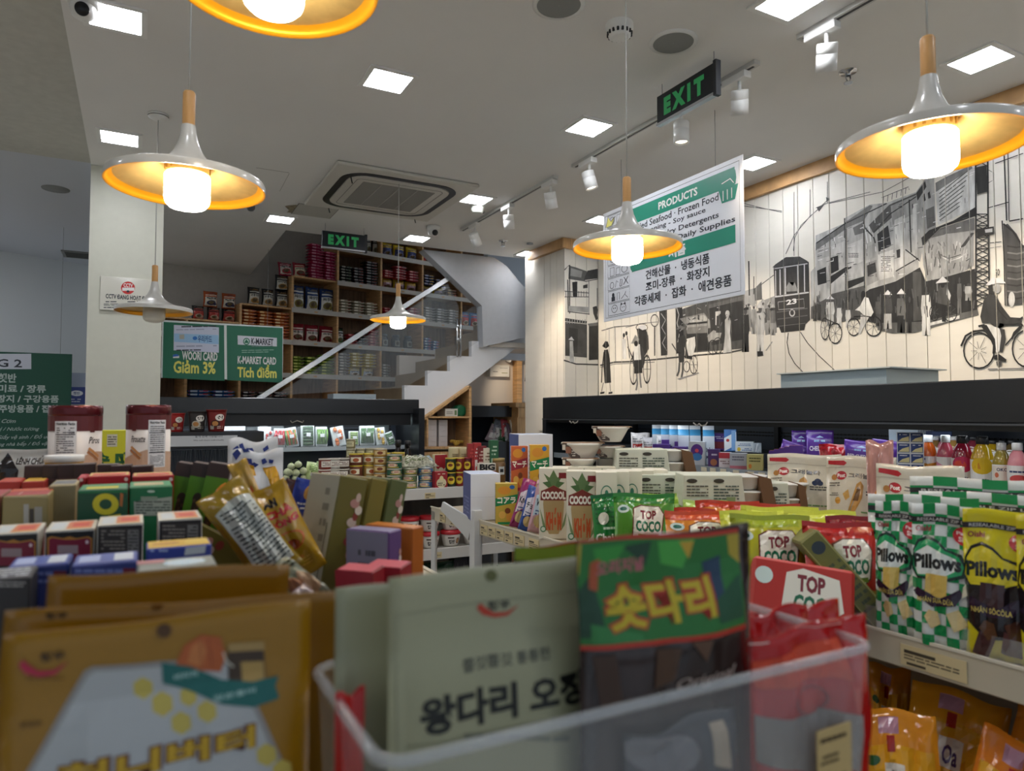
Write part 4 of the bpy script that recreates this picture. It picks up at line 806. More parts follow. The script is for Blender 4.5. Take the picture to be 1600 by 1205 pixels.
# level 4 (z 1.505) and up
stack(484, 506, 1.505, 12, PNK, 'pink noodle pack in the taller pink stack at the top of the shelving'); stack(507, 527, 1.505, 10, PNK, 'pink noodle pack in the shorter pink stack beside the upright')
mpk(440, 461, 1.505, ('#a62a44', '#d8c8c0', '#b0303c'), '면', 'red noodle bag leaning at the left end of the pink stacks', .16, tilt=-18); mpk(462, 483, 1.505, ('#b02c3c', '#ded4b8', '#8a2a20'), '라면', 'red and cream noodle bag standing left of the pink stacks', .17, tilt=-8)
stack(531, 551, 1.505, 6, DK2, 'dark noodle pack in the left stack under the exit sign'); stack(552, 570, 1.505, 6, DRK, 'dark noodle pack in the middle stack under the exit sign'); stack(571, 592, 1.505, 9, DRK, 'dark noodle pack in the tallest dark stack under the exit sign')
for a, b, c in ((600, 618, 'left'), (619, 637, 'middle'), (638, 656, 'right')): mpk(a, b, 1.505, ('#c8ab2a', '#a88a92', '#6a3c48'), None, 'yellow noodle bag, %s one of three below the red stacks' % c, .13, grp='yellow bags below the red stacks')
for a, b, n in ((600, 616, 3), (617, 637, 5), (639, 656, 4)): stack(a, b, 1.505, n, RDD, 'red noodle pack in the %d-high stack above the yellow bags' % n, base=.13)
for a, b in ((663, 681), (682, 698)): mpk(a, b, 1.505, ('#c8ab2a', '#7d6b7d', '#403048'), None, 'yellow noodle bag behind the upper handrail, %s' % ('left' if a < 670 else 'right'), .11)
stack(663, 680, 1.505, 4, NVY, 'navy noodle pack in the left stack above the handrail', base=.11); stack(681, 698, 1.505, 3, NVY, 'navy noodle pack in the right stack above the handrail', base=.11)
stack(699, 716, 1.505, 3, ('#54361f', '#b49a6c', '#7a2c22'), 'brown noodle pack in the low stack at the slanted guard')
for a, b in ((574, 584), (585, 594)): mpk(a, b, 1.90, ('#26262a', '#b9b5aa', '#6d7c66'), None, 'black and white noodle bag on the top shelf by the exit sign, %s' % ('left' if a < 580 else 'right'), .2)
for a, b, c in ((600, 618, 'left'), (619, 637, 'middle'), (639, 657, 'right')): mpk(a, b, 1.90, ('#d0b22c', '#4c5688', '#8088b0'), None, 'yellow and blue noodle bag on the top shelf, %s of three' % c, .17, grp='yellow and blue bags on the top shelf')
mpk(663, 680, 1.90, ('#a92c30', '#a92c30', '#c04a48'), None, 'red noodle bag on the top shelf at the ceiling edge', .15)
# level 3 (z 1.145)
for a, b, c in ((459, 480, 'left'), (481, 503, 'middle'), (504, 526, 'right')): mpk(a, b, 1.145, ('#2c4272', '#d9d9d2', '#8a8046'), '짜장면', 'blue and white noodle bag, %s of three on the third shelf' % c, .27, grp='blue and white noodle bags')
for a, b, n, c in ((531, 551, 5, 'left'), (552, 571, 5, 'middle'), (572, 592, 5, 'right')): stack(a, b, 1.145, n, CRM, 'cream noodle pack in the %s of three stacks beside the blue bags' % c)
stack(600, 616, 1.145, 4, RDD, 'dark red noodle pack behind the small lit lamp'); stack(640, 658, 1.145, 5, RDD, 'dark red noodle pack right of the small lit lamp under the handrail')
for a, b, n, c in ((664, 682, 6, 'left'), (683, 701, 6, 'middle'), (702, 718, 6, 'right')): stack(a, b, 1.145, n, GRY, 'grey noodle pack in the %s of three stacks under the handrail' % c)
for a, b, c in ((725, 739, 'left'), (740, 754, 'right')): mpk(a, b, 1.145, ('#2f6aa0', '#b5343c', '#d8c8b8'), None, 'blue and red noodle bag at the guard edge, %s one' % c, .2)
# packs standing on the lower left end
for a, b, z, t in ((412, 432, 0, 'left of the two'), (434, 454, 0, 'right of the two')): mpk(a, b, 1.145, ('#1f1e22', '#d0ccbf', '#b08850'), '라면', 'black noodle bag, %s on the shelf end below the blue one' % t, .19)
mpk(434, 454, 1.145, ('#1f1e22', '#d0ccbf', '#b08850'), '라면', 'black noodle bag perched on top of another', .17, base=.19)
mpk(390, 410, 1.145, ('#1f1e22', '#d0ccbf', '#b08850'), '라면', 'black noodle bag beside the hanging sign wire', .19)
for a, b, c in ((378, 402, 'left'), (403, 427, 'middle'), (428, 453, 'right')):
    stack(a, b, .79, 9, ORG, 'orange noodle pack in the %s of three stacks behind the card board' % c)
for i, (a, b) in enumerate(((302, 323), (326, 348), (350, 372))): mpk(a, b, .94, ('#221f22', '#b04038', '#c8a48c'), None, 'black and red noodle bag above the card board, %s' % ['nearest the pillar', 'in the middle', 'nearest the shelf end'][i], .14)
for i, (a, b) in enumerate(((320, 344), (350, 372))): mpk(a, b, .94, ('#b0562c', '#d8d0c0', '#3a3a58'), '면', 'orange and white noodle bag on top of the pile, %s' % ('nearer the pillar' if i == 0 else 'beside the shelf end'), .16, base=.14)
# level 2 (z .79)
for a, b, c in ((458, 480, 'left'), (481, 503, 'middle'), (504, 526, 'right')): mpk(a, b, .79, ('#7e1f2c', '#ddd0c4', '#6a2620'), '짜장면', 'dark red noodle bag, %s of three beside the card board' % c, .2, grp='dark red noodle bags')
mpk(530, 542, .79, ('#2c2c2e', '#e2e2de', '#4a7a4a'), '김', 'black and white bag with green print at the second shelf', .2)
stack(544, 560, .79, 4, RDD, 'dark red noodle pack in the left stack on the second shelf'); stack(561, 577, .79, 5, DRK, 'dark noodle pack in the middle stack on the second shelf'); stack(578, 593, .79, 7, RDD, 'dark red noodle pack in the tallest stack on the second shelf')
def vjar(px, z, label):
    r = thing('storage_jar', label, 'jar', shp(sh_s(px), z, .12), math.degrees(ang), 'clear jars on the second shelf')
    MB().lathe([(.05, 0), (.055, .01), (.055, .12), (.04, .14)], C('#3d4750', r=.15), 16, cap=False).build('body', r); MB().lathe([(.045, .14), (.045, .17)], C('#4b565f'), 16).build('lid', r)
    decal('label_print', r, 1, 1, [('r', -.035, .03, .035, .1, '#8b8f86'), ('t', 'NOODLE', -.03, .05, .03, .08, C('#22262a'))] if 0 else [('r', -.035, .03, .035, .1, '#8b8f86'), ('d', 0, .065, .022, .025, '#3d3a34')], lambda x, y: ((.0555*math.sin(x/.055), -.0555*math.cos(x/.055), y), (math.sin(x/.055), -math.cos(x/.055), 0)), tf=lambda a, b: (a, b), cuts=([-.02, 0, .02], []))
for px, t in ((607, 'left'), (626, 'middle'), (645, 'right')): vjar(px, .79, 'dark jar with round label, %s of three behind the glass railing' % t)
for i, (a, b, n) in enumerate(((664, 676, 5), (677, 688, 4))): stack(a, b, .79, n, BLU, 'blue noodle pack in the %s stack behind the railing glass' % ('left' if i == 0 else 'right'))
# level 1 (z .43)
for a, b, n, c in ((458, 478, 6, 'left'), (479, 500, 6, 'middle'), (501, 525, 7, 'right')): stack(a, b, .43, n, GRNp, 'green noodle pack in the %s of three stacks on the lowest open shelf' % c)
stack(530, 549, .43, 8, GRY, 'grey noodle pack in the stack left of the yellow stacks')
for a, b, c in ((550, 569, 'left'), (571, 590, 'right')):
    mpk(a, b, .43, ('#c2a92c', '#b9c8d4', '#e4e4dc'), '곰탕', 'yellow bag with pale label under the %s yellow stack' % c, .11); stack(a, b, .43, 5, YLW, 'yellow noodle pack in the %s yellow stack behind the glass' % c, base=.11)
stack(599, 612, .43, 5, GRY, 'grey noodle pack in the stack right of the yellow stacks'); stack(637, 656, .43, 5, YLW, 'yellow noodle pack in the stack low behind the stairs', base=.12)
# level 0
for a, b, c in ((295, 332, 'left'), (334, 370, 'right')): stack(a, b, .07, 5, BLU, 'blue noodle pack in the %s stack just above the black refrigerator' % c)
for a, b, c in ((378, 402, 'left'), (403, 428, 'middle'), (429, 452, 'right')): stack(a, b, .07, 5, DRK, 'dark noodle pack in the %s stack above the black refrigerator' % c)
# niche contents
def drum(px, py, l, r=.058):
    p = pY(px, py, 6.2); o = MB().lathe([(r, 0), (r, .12), (r*.6, .122)], C('#0f6b45', r=.4), 24).build('green_tin'); o.rotation_euler = (R(90), 0, 0); o.location = (p.x, 6.32, p.z); tag(o, l, 'tin', 'round green lids in the niche')
drum(720, 642, 'round green lid on the upper niche shelf'); drum(658, 682, 'round green lid low beside the refrigerator end')
o = carton('white_carton', 'white carton with printed end lying in the upper niche', 'box', .13, .2, .075, '#d8d8d0', {'front': [('l', .1, .3, .6, .7, 2, '#8a8a80'), ('r', .75, .2, .92, .8, '#6a8a5a')]}); o.location = pY(699, 651, 6.27)
for i, px in enumerate((676, 693)):
    for k in range(5):
        p = pY(px, 699, 6.2); o = MB().box(-.045, -.06, 0, .045, .06, .052, C('#cfcbcb', r=.6)).build('paper_box', bevel=.002); o.location = (p.x, 6.27, p.z+k*.0525); tag(o, 'pale paper box, one of the %s stack of five in the niche' % ('left' if i == 0 else 'right'), 'box', 'pale boxes, %s stack' % ('left' if i == 0 else 'right'))
p = pY(717, 699, 6.2)
r = thing('banana_bunch', 'bunch of yellow bananas in the wooden niche', 'bananas', (p.x, 6.27, p.z))
for k in range(6):
    a = R(-60+24*k); MB().tube([(math.sin(a)*.075*t, -.02*t, .012+.05*math.sin(t*2.2)*(1-.2*k/6)) for t in (0, .3, .6, .85, 1.0)], .014, C('#c9a94a', r=.5), 8).build('banana', r)
# ================================================================ refrigerated cabinets and gondolas
FB = C('#1a1c20', r=.3, coat=.2); FB2 = C('#39414d', r=.35); FB3 = C('#3a4048', r=.3, m=.3)
def perf(parent, f, n, z, lng):      # punched slots in the back panel
    b = MB()
    for i in range(n): b.cbox(f((i+.5)/n*lng, z), (.02, .02, .008), C('#0a0b0d'))
    o = b.build('perforation', parent); o['kind'] = 'stuff'
# far refrigerator
fl = thing('far_refrigerator', 'open black refrigerated cabinet with vegetable trays below the stairs', 'refrigerator', (0, 0, 0))
x0, x1 = -.25, 2.1
MB().box(x0, 5.58, 1.655, x1, 6.12, 1.775, FB).build('canopy', fl, bevel=.004)
MB().box(x0, 6.04, .2, x1, 6.12, 1.66, FB2).build('back_panel', fl)
MB().box(x1-.05, 5.45, .0, x1, 6.12, 1.70, FB).build('side_panel', fl); MB().box(x0, 5.45, 0, x0+.04, 6.12, 1.70, FB).build('side_panel', fl)
MB().box(x0, 5.30, 0, x1, 6.1, .72, FB).build('base', fl); MB().box(x0+.05, 5.78, 1.360, x1-.06, 6.04, 1.383, C('#8f979c', r=.3, m=.5)).build('shelf', fl)
MB().box(x0+.05, 5.768, 1.352, x1-.06, 5.78, 1.385, C('#c3ccd2', r=.25)).build('shelf_rail', fl)
MB().box(x0+.05, 5.60, 1.075, x1-.06, 6.04, 1.098, C('#8f979c', r=.3, m=.5)).build('shelf', fl); MB().box(x0+.05, 5.588, 1.065, x1-.06, 5.6, 1.10, C('#c3ccd2', r=.25)).build('shelf_rail', fl)
MB().box(x0+.05, 5.45, .78, x1-.06, 6.04, .80, C('#8f979c', r=.3, m=.5)).build('shelf', fl)
MB().tube([(1.5, 5.7, 1.635), (2.0, 5.7, 1.635)], .011, C('#d5dae0', r=.3), 8).build('light_tube', fl)
MB().box(x0+.05, 5.62, 1.56, x1-.06, 5.64, 1.655, C('#111317', r=.4)).build('night_blind', fl)
MB().tube([(1.05, 5.61, 1.60), (1.06, 5.60, 1.585), (1.10, 5.6, 1.60), (1.14, 5.60, 1.585), (1.15, 5.61, 1.60)], .004, C('#b9b2a6'), 6).build('pull_cord', fl)
perf(fl, lambda a, z: (x0+.1+a, 6.035, z), 110, 1.545, x1-x0-.2); perf(fl, lambda a, z: (x0+.1+a, 6.035, z), 110, 1.52, x1-x0-.2)
MB().box(1.78, 6.02, 1.3, 1.98, 6.04, 1.62, C('#9aa6a8', r=.15, m=.6)).build('mirror_panel', fl)
o = MB().box(0, 0, 0, .36, .2, .045, C('#a8b6bd', r=.35, m=.3)).build('control_housing'); tag(o, 'flat grey metal housing on top of the far refrigerator', 'housing'); o.location = (pY(521, 600, 5.75).x, 5.75, 1.775)
# mural side refrigerator
fr = thing('mural_refrigerator', 'long open black refrigerated cabinet below the mural', 'refrigerator', (0, 0, 0)); y0, y1 = -1.0, 4.80
MB().box(2.85, y0, 1.615, 3.63, y1, 1.783, FB).build('canopy', fr, bevel=.005)
MB().box(2.86, y0, 1.585, 2.90, y1, 1.613, C('#0d0e10', r=.3)).build('canopy_lip', fr); MB().box(2.845, y0, 1.607, 2.852, y1, 1.615, C('#5d6066', r=.3, m=.6)).build('canopy_strip', fr)
MB().box(3.52, y0, .2, 3.6, y1, 1.62, FB2).build('back_panel', fr); MB().box(2.85, y1-.05, 0, 3.6, y1, 1.62, FB).build('side_panel', fr)
MB().box(2.6, y0, 0, 3.6, y1, .7, FB).build('base', fr)
for z, xf in ((1.345, 2.93), (1.05, 2.80)):
    MB().box(xf, y0, z-.022, 3.5, y1-.06, z, C('#2c3036', r=.3)).build('shelf', fr); MB().box(xf-.012, y0, z-.035, xf, y1-.06, z+.004, C('#aab4bd', r=.2, m=.4)).build('shelf_rail', fr)
MB().box(3.12, y0, 1.345, 3.5, y1-.06, 1.43, C('#24272c', r=.35)).build('rear_step', fr)
for y in (3.05, 1.63, 4.45, .2): MB().box(3.495, y-.016, 1.3, 3.522, y+.016, 1.60, C('#0c0d10', r=.4)).build('shelf_upright', fr)
for z in (1.535, 1.515): perf(fr, lambda a, zz: (3.518, y0+a, zz), 230, z, 5.6)
for y in (4.35, 3.03, 1.2):
    MB().tube([(2.852, y-.06, 1.605), (2.848, y-.05, 1.59), (2.845, y-.02, 1.583), (2.845, y, 1.596), (2.845, y+.02, 1.585), (2.848, y+.05, 1.6)], .004, C('#b3aca2'), 6).build('pull_cord', fr)
for px in (1100, 1114, 1130, 1150, 1173, 1190, 1205, 1225):
    p = pX(px, 732, 2.916); MB().box(2.9145, p.y-.022, 1.318, 2.917, p.y+.022, 1.342, C('#cfc7ae')).build('price_tag', fr)
r = thing('housing_box', 'flat pale metal housing lying on the mural refrigerator', 'housing', (0, 0, 0)); a, b = pX(1220, 590, 3.0), pX(1385, 585, 3.0)
MB().box(3.0, b.y, 1.783, 3.4, a.y, 1.86, C('#9fb0b8', r=.35, m=.25)).build('body', r); MB().box(2.98, b.y-.03, 1.86, 3.42, a.y+.01, 1.866, C('#b9c2c2', r=.4)).build('lid', r)
# passage refrigerator
r = thing('passage_refrigerator', 'black open cabinet with snack bags in the passage', 'refrigerator', (0, 0, 0)); a, b = pY(737, 634, 6.75), pY(800, 634, 6.75)
MB().box(a.x, 6.75, a.z-.12, b.x, 7.3, a.z, FB).build('canopy', r); MB().box(a.x, 7.2, 0, b.x, 7.3, a.z, FB2).build('back_panel', r); MB().box(a.x, 6.75, 0, b.x, 7.3, 1.35, FB).build('base', r)

# gondolas ------------------------------------------------------
SHM = C('#cfc6b2', r=.45); RAIL = C('#cdc4ae', r=.4); TAGM = C('#d8c79a', r=.5)
def tagprint(k): return [('r', .06, .62, .55, .78, '#4a4235'), ('l', .06, .3, .9, .6, 2, '#6b604c'), ('r', .1, .08, .4, .2, '#4a4235')]
TG = {}
def ptag(parent, loc, rz, w=.11, h=.036):
    o = MB().box(-w/2, -.001, 0, w/2, .001, h, TAGM).build('price_tag', parent); o.location = loc; o.rotation_euler = (0, 0, R(rz))
    if (w, h) not in TG: TG[w, h] = Pr(w, h).do(tagprint(0)).mesh('tag_print', lambda x, y: ((x, -.0011, y), (0, -1, 0)), off=.0002)
    ob('tag_print', TG[w, h], o)
GR = R(2.66); gon = thing('snack_gondola', 'long shelf unit of snacks with beige price rail on the right', 'shelving', (1.137, 2.40, 0), 2.66)
GM = Matrix.Translation((1.137, 2.40, 0)) @ Matrix.Rotation(GR, 4, 'Z')
for z in (1.25, .86, .46):
    MB().box(.012, -3.2, z-.03, 1.0, .42, z-.002, OAK if z < 1 else C('#b8a98e', r=.4)).build('shelf', gon)
    MB().box(0, -3.2, z-.052, .012, .42, z+.004, RAIL).build('price_rail', gon, bevel=.002); MB().box(-.003, -3.2, z+.002, .002, .42, z+.007, C('#ded7c4')).build('rail_edge', gon)
MB().box(.49, -3.2, .1, .51, .42, 1.24, C('#8a7f6e')).build('centre_panel', gon); MB().box(.02, -3.2, 0, .98, .42, .1, C('#5a564e')).build('plinth', gon)
for y in (.0, .40, -1.2, -2.4): MB().box(-.022 if y == 0 else .0, y-.02, 0, .012, y+.02, 1.29 if y == 0 else 1.24, C('#d3d4d2', r=.4)).build('upright', gon, bevel=.002)
MB().prism([(-.012, .02, 1.25), (-.012, .28, 1.29), (-.012, .30, 1.255), (-.012, .05, 1.17)], (.01, 0, 0), C('#d3d4d2', r=.4)).build('shelf_bracket', gon)
for y, w in ((-1.42, .11), (-1.67, .11), (-.06, .05), (-.12, .05), (-.18, .05), (-.24, .05), (-.31, .06), (-.40, .06), (-1.0, .1), (.2, .05), (.3, .05)): ptag(gon, (-.002, y, 1.205), -90, w, .036)
# clear fence along the front edge
MB().box(.014, -3.2, 1.25, .016, -.75, 1.29, C('#eef2f2', r=.05, a=.12)).build('clear_fence', gon)
# middle gondola
mg = thing('tin_gondola', 'middle shelf unit stacked with tins and rice bowls', 'shelving', (0, 0, 0)); a = .18; b = 1.95; YF = 3.52
for z in (1.25, .925, .60):
    MB().box(a, YF+.012, z-.03, b, YF+.8, z-.002, C('#c9c6be', r=.4) if z > 1 else C('#9b978e', r=.5)).build('shelf', mg); MB().box(a, YF, z-.055, b, YF+.012, z+.004, C('#d2d0ca', r=.4)).build('price_rail', mg, bevel=.002)
MB().box(a, YF+.78, .1, b, YF+.8, 1.2, C('#6b6055', n=.2, ns=(20, 2, 2))).build('back_panel', mg); MB().box(a, YF+.02, 0, b, YF+.78, .1, C('#5a564e')).build('plinth', mg)
for x in (a, b-.03): MB().box(x, YF+.3, 0, x+.03, YF+.33, 1.22, C('#c9c9c6')).build('upright', mg)
ptag(mg, (pY(672, 768, YF).x, YF-.001, 1.20), 0, .06, .03)
for px in (652, 682): ptag(mg, (pY(px, 850, YF).x, YF-.001, .88), 0, .06, .03)
# near gondola
ng = thing('box_gondola', 'near shelf unit crowded with biscuit boxes and pouches', 'shelving', (0, 0, 0))
MB().box(-1.3, .15, 1.22, .66, 2.05, 1.248, C('#b8a98e', r=.4)).build('shelf', ng); MB().box(.66, .15, 1.195, .672, 2.05, 1.252, RAIL).build('price_rail', ng)
MB().box(-1.28, .2, 0, .64, 2.0, 1.22, C('#8f8576')).build('body', ng)
o = MB().box(-1.1, 1.22, 1.25, .02, 1.98, 1.44, OAKH).build('display_riser', bevel=.003); tag(o, 'wooden riser under the tins at the back of the near shelf', 'riser')
# ================================================================ goods
ST = 1.25       # height of the upper shelf of every gondola
def topat(px, py, w, base=ST): p = pw(px, py, w); return Vector((p.x, p.y, base)), p.z-base
def lathe_thing(name, label, cat, prof, col, n=20, group=None, rough=.3, **k):
    o = MB().lathe(prof, C(col, r=rough, **k) if isinstance(col, str) else col, n).build(name); return tag(o, label, cat, group)
def wrap(parent, R0, sh, w, h, z0=0, taper=0, name='printed_label'):
    n = max(3, int(w/R0/.25)); cuts = ([-w/2+w*i/n for i in range(1, n)], [])
    def fn(x, y): r = R0+taper*y; a = x/R0; return (r*math.sin(a), -r*math.cos(a), z0+y), (math.sin(a), -math.cos(a), 0)
    return decal(name, parent, w, h, sh, fn, cuts, off=.0008, eps=4e-5)
# ---- tins on the middle gondola
def can(r0, h, body, lid, sh, label, group, key={}):
    k = (r0, h, body, lid)
    if k in key: o = dup(key[k])
    else:
        o = lathe_thing('food_can', label, 'can', [(r0*.96, 0), (r0, .003), (r0, h-.004), (r0*.97, h-.001)], body, 18)
        l = MB().lathe([(r0*1.01, h-.006), (r0*1.01, h), (r0*.94, h), (r0*.93, h-.002)], C(lid, r=.3, m=.7 if lid == '#c9c4b4' else 0), 18).build('lid', o)
        wrap(o, r0, sh, r0*2.2, h*.8, h*.1); key[k] = o
    o['label'] = label; o['category'] = 'can'; o['group'] = group
    return o
TUN = [('d', .5, .5, .33, .34, '#c8b99a'), ('r', .22, .4, .78, .66, '#b3372c'), ('l', .28, .45, .72, .62, 1, '#f0e8d8'), ('r', .1, .05, .9, .16, '#d8b23c')]
def cans(px, ybot, n, r0, h, body, lid, sh, label, dy=0.0, base=ST, group=None):
    Y = YF+.06+r0+dy; p = pY(px, ybot, Y)
    for k in range(n):
        o = can(r0, h, body, lid, sh, label, group or 'stack: '+label); o.location = (p.x, Y, base+k*(h+.001)); o.rotation_euler = (0, 0, rs.uniform(-.35, .35)+math.atan2(-p.x, Y)*-1*-1)
cans(616, 760, 5, .041, .036, '#1c5a44', '#c9c4b4', TUN, 'green and red tuna tin in the five-high stack at the front')
cans(640, 760, 3, .041, .036, '#6a7d56', '#c9c4b4', TUN, 'olive and red tuna tin in the stack under the shellfish bag', group='olive tuna tins')
cans(665, 760, 3, .041, .036, '#3f78a6', '#c9c4b4', TUN, 'blue tuna tin in the stack beside the olive tins', group='blue tuna tins')
cans(594, 745, 5, .036, .042, '#b48a44', '#c9c4b4', [('r', .1, .2, .9, .8, '#d8c08a'), ('d', .5, .5, .2, .25, '#7a3b20')], 'gold tin in the stack left of the green tuna tins', .06)
for i, (x, c) in enumerate(((704, '#23301c'), (718, '#7c1f1c'), (730, '#5b1722'))):
    cans(x, 758, 2, .027 if i else .030, .078, c, '#d8c23a' if i < 2 else '#9b2430', [('d', .5, .45, .34, .38, '#e0c53a'), ('d', .5, .5, .2, .14, '#7a3a1c'), ('l', .3, .7, .7, .85, 1, '#5a1a14')], ['dark green tin with yellow oval beside the red one', 'red tin with yellow oval second from the end', 'dark red tin at the end of the row'][i])
for i, x in enumerate((548, 563, 578, 593)): cans(x, 725, 5 if i == 0 else 4, .025, .052, '#8d8866', '#b9b49a', [('r', .1, .15, .9, .8, '#d5cfa6'), ('l', .2, .3, .8, .7, 3, '#5a5a3a')], 'small cream tin in the %s tall stack behind the gold tins' % ['first', 'second', 'third', 'fourth'][i], .22)
for i, x in enumerate((556, 578, 600, 622)): cans(x, 725, 3, .037, .062, '#a8874a' if i % 2 else '#6d3c2a', '#d9c33a', [('r', .12, .2, .88, .75, '#e8e0c2'), ('d', .5, .45, .2, .22, '#a8562c')], '%s jar with yellow lid in the second row' % ['leftmost brown', 'tan', 'brown', 'rightmost tan'][i], .12, group=None)
for i, (x, c) in enumerate(((508, '#7a2f22'), (522, '#a8a49a'), (536, '#4a3a30'))): cans(x, 740, 3, .034, .055, c, '#cfcabc', [('r', .1, .15, .9, .85, '#d9d4c8'), ('l', .2, .25, .8, .75, 3, '#6a4030')], '%s tin stack beside the olive boxes' % ['red brown', 'silver', 'dark brown'][i], .1)
def bottle_cap_jar(px, ytop, l):
    p = pY(px, ytop, YF+.3); h = p.z-ST; o = lathe_thing('soy_sauce_bottle', l, 'bottle', [(.025, 0), (.026, .01), (.026, h*.6), (.014, h*.8), (.013, h-.03)], '#1c1412', 16, rough=.1); MB().lathe([(.017, h-.035), (.017, h), (.015, h+.001)], BLK, 14).build('cap', o); o.location = (p.x, YF+.3, ST)
bottle_cap_jar(622, 688, 'dark sauce bottle with black cap, left of two'); bottle_cap_jar(637, 689, 'dark sauce bottle with black cap, right of two')
for i, x in enumerate((709, 723)):
    p = pY(x, 699, YF+.25); o = lathe_thing('cream_tub', 'cream tub with dark lid line, %s of two behind the yellow tins' % ('left' if i == 0 else 'right'), 'tub', [(.028, 0), (.031, .17), (.031, p.z-ST-.012), (.029, p.z-ST)], '#cfc39a', 16); o.location = (p.x, YF+.25, ST); wrap(o, .031, [('l', .1, .2, .9, .8, 3, '#7a6a3a')], .05, .05, p.z-ST-.075)
o = bag('shellfish_bag', 'clear lumpy bag of shellfish lying on the tuna tins', 'bag', .21, .12, .08, C('#a8a690', r=.12, n=.6, ns=(70, 70, 70)), [('l', .1, .2, .9, .8, 7, '#6a7a4c'), ('l', .5, .3, .95, .7, 4, '#9ab0c8'), ('l', .15, .3, .6, .6, 3, '#e0e0d0')], 'pillow', 5, 2.0, nu=16, nv=10)
put(o, (pY(658, 733, YF+.1).x, YF+.10, ST+.112), 0, -72)
o = carton('vegetable_oil_pouch', 'red and cream pouch with round top behind the shellfish bag', 'pouch', .075, .04, .17, '#d8cfa8', {'front': [('r', .0, .62, 1, 1, '#a3242c'), ('d', .5, .62, .4, .12, '#a3242c'), ('d', .5, .5, .2, .08, '#e8e0c0'), ('l', .1, .1, .9, .35, 3, '#4a5a8a')]}); o.location = (pY(687, 702, YF+.2).x, YF+.2, ST)
o = carton('red_stock_box', 'red carton with cream panel standing between tins', 'box', .072, .05, .088, '#9c2228', {'front': [('d', .5, .3, .4, .3, '#d8cfa8'), ('d', .5, .6, .16, .14, '#e8d8a0'), ('l', .2, .12, .8, .35, 2, '#3a2a20'), ('l', .2, .8, .8, .92, 1, '#e8d8c0')]}); o.location = (pY(687, 758, YF+.05).x, YF+.05, ST)
# things beyond the row, next to the blue boxes
for i, (px, w, yt, c, c2) in enumerate(((738, .04, 693, '#9e2626', '#c94a40'), (745, .03, 692, '#b03030', '#d8d0c8'), (752, .035, 697, '#7e2020', '#d8b8a8'), (762, .04, 700, '#d8cfb8', '#6a4a2a'), (771, .034, 688, '#23603c', '#b8d0b8'))):
    loc, H = topat(px, yt, 3.97); o = carton('spice_packet', ['slim red packet at the end of the tins', 'red and white packet second in the row', 'dark red packet third in the row', 'cream packet with brown seal', 'green packet behind the glass jar'][i], 'packet', w*1.45, .05, H, c, {'front': [('r', .15, .1, .85, .6, c2), ('l', .2, .65, .8, .9, 3, c2), ('d', .5, .4, .25, .06, c)]}); put(o, loc, -15)
loc, H = topat(760, 724, 3.85); o = carton('big_snack_box', 'cream box with black letters BIG beside the blue box', 'box', .10, .05, H+.0, '#d6d0c0', {'front': [('r', 0, 0, 1, .7, '#8a3a2a'), ('t', 'BiG', .1, .72, .95, .98, '#15151a', .05)]}); put(o, loc, -20)
loc, H = topat(779, 716, 3.95); o = lathe_thing('glass_jar', 'brown glass jar with paper label behind the white box', 'jar', [(.036, 0), (.04, .01), (.04, H-.03), (.033, H-.015)], '#7a5a34', 18, rough=.1); MB().lathe([(.036, H-.018), (.036, H)], C('#b59a62', m=.5), 18).build('lid', o); wrap(o, .04, [('r', 0, 0, 1, 1, '#d8d8cc'), ('r', .2, .3, .8, .7, '#2a2a2a')], .035, .045, H-.09); o.location = loc
# rice bowls on the lower shelf
def bowl(px, base, dz, l, cl='#b3242e'):
    o = lathe_thing('rice_bowl', l, 'bowl', [(.038, 0), (.041, .005), (.054, .068)], '#dedad2', 22); MB().lathe([(.057, .066), (.058, .072), (.056, .085), (.04, .088), (.001, .088)], C(cl, r=.25), 22, cap=False).build('lid', o)
    wrap(o, .041, [('r', 0, .1, 1, .9, '#e5e1d9'), ('t', '컵반', .2, .2, .55, .55, '#2a2a2a', .04), ('d', .75, .45, .12, .28, '#7a3028'), ('d', .75, .45, .08, .18, '#d8a86a'), ('r', .15, .68, .5, .8, '#4a3a30')], .08, .06, .004, .24)
    p = pY(px, 842, YF+.08); o.location = (p.x, YF+.08, base+dz); o['group'] = 'rice bowls with red lids'; return o
for i, px in enumerate((606, 639, 671, 704, 737)):
    pos = ['leftmost', 'second', 'middle', 'fourth', 'rightmost'][i]
    bowl(px, .925, 0, 'white rice bowl with red lid, %s in the lower row' % pos); 
    if i < 4: bowl(px, .925, .089, 'white rice bowl with red lid, %s in the upper row' % pos)
for i, (px, c, c2, t) in enumerate(((648, '#c8b428', '#1c3b2a', '밀'), (690, '#c8b428', '#1c3b2a', '감자'))):
    p = pY(px, 855, YF+.08); o = bag('flour_bag', 'yellow and dark green food bag, %s on the bottom shelf' % ('left' if i == 0 else 'right'), 'bag', .16, .24, .05, c, [('r', .0, .72, 1, 1, c2), ('p', c2, .1, .4, .4, .9, .95, .45, .8, .4, .5, .7, .3, .3), ('d', .4, .62, .18, .09, '#16603c'), ('t', t, .55, .3, .9, .45, '#22221a', .03), ('l', .1, .08, .8, .22, 2, '#b03a2a')], 'pillow', 8+i); put(o, (p.x, YF+.08, .6), 4-8*i)
for i, px in enumerate((712, 722, 733)):
    p = pY(px, 842, YF+.1); o = carton('dark_snack_pack', 'slim black pack, %s of three on the bottom shelf' % ['left', 'middle', 'right'][i], 'pack', .04, .12, .25, '#1d1b22', {'front': [('r', .1, .1, .9, .5, '#4a4650'), ('l', .15, .12, .85, .45, 4, '#8a8890'), ('s', '#7a7880', .05, .2, .6, .5, .9, .8, .6)]}, group='slim black packs'); put(o, (p.x, YF+.1, .6), -8, -4)
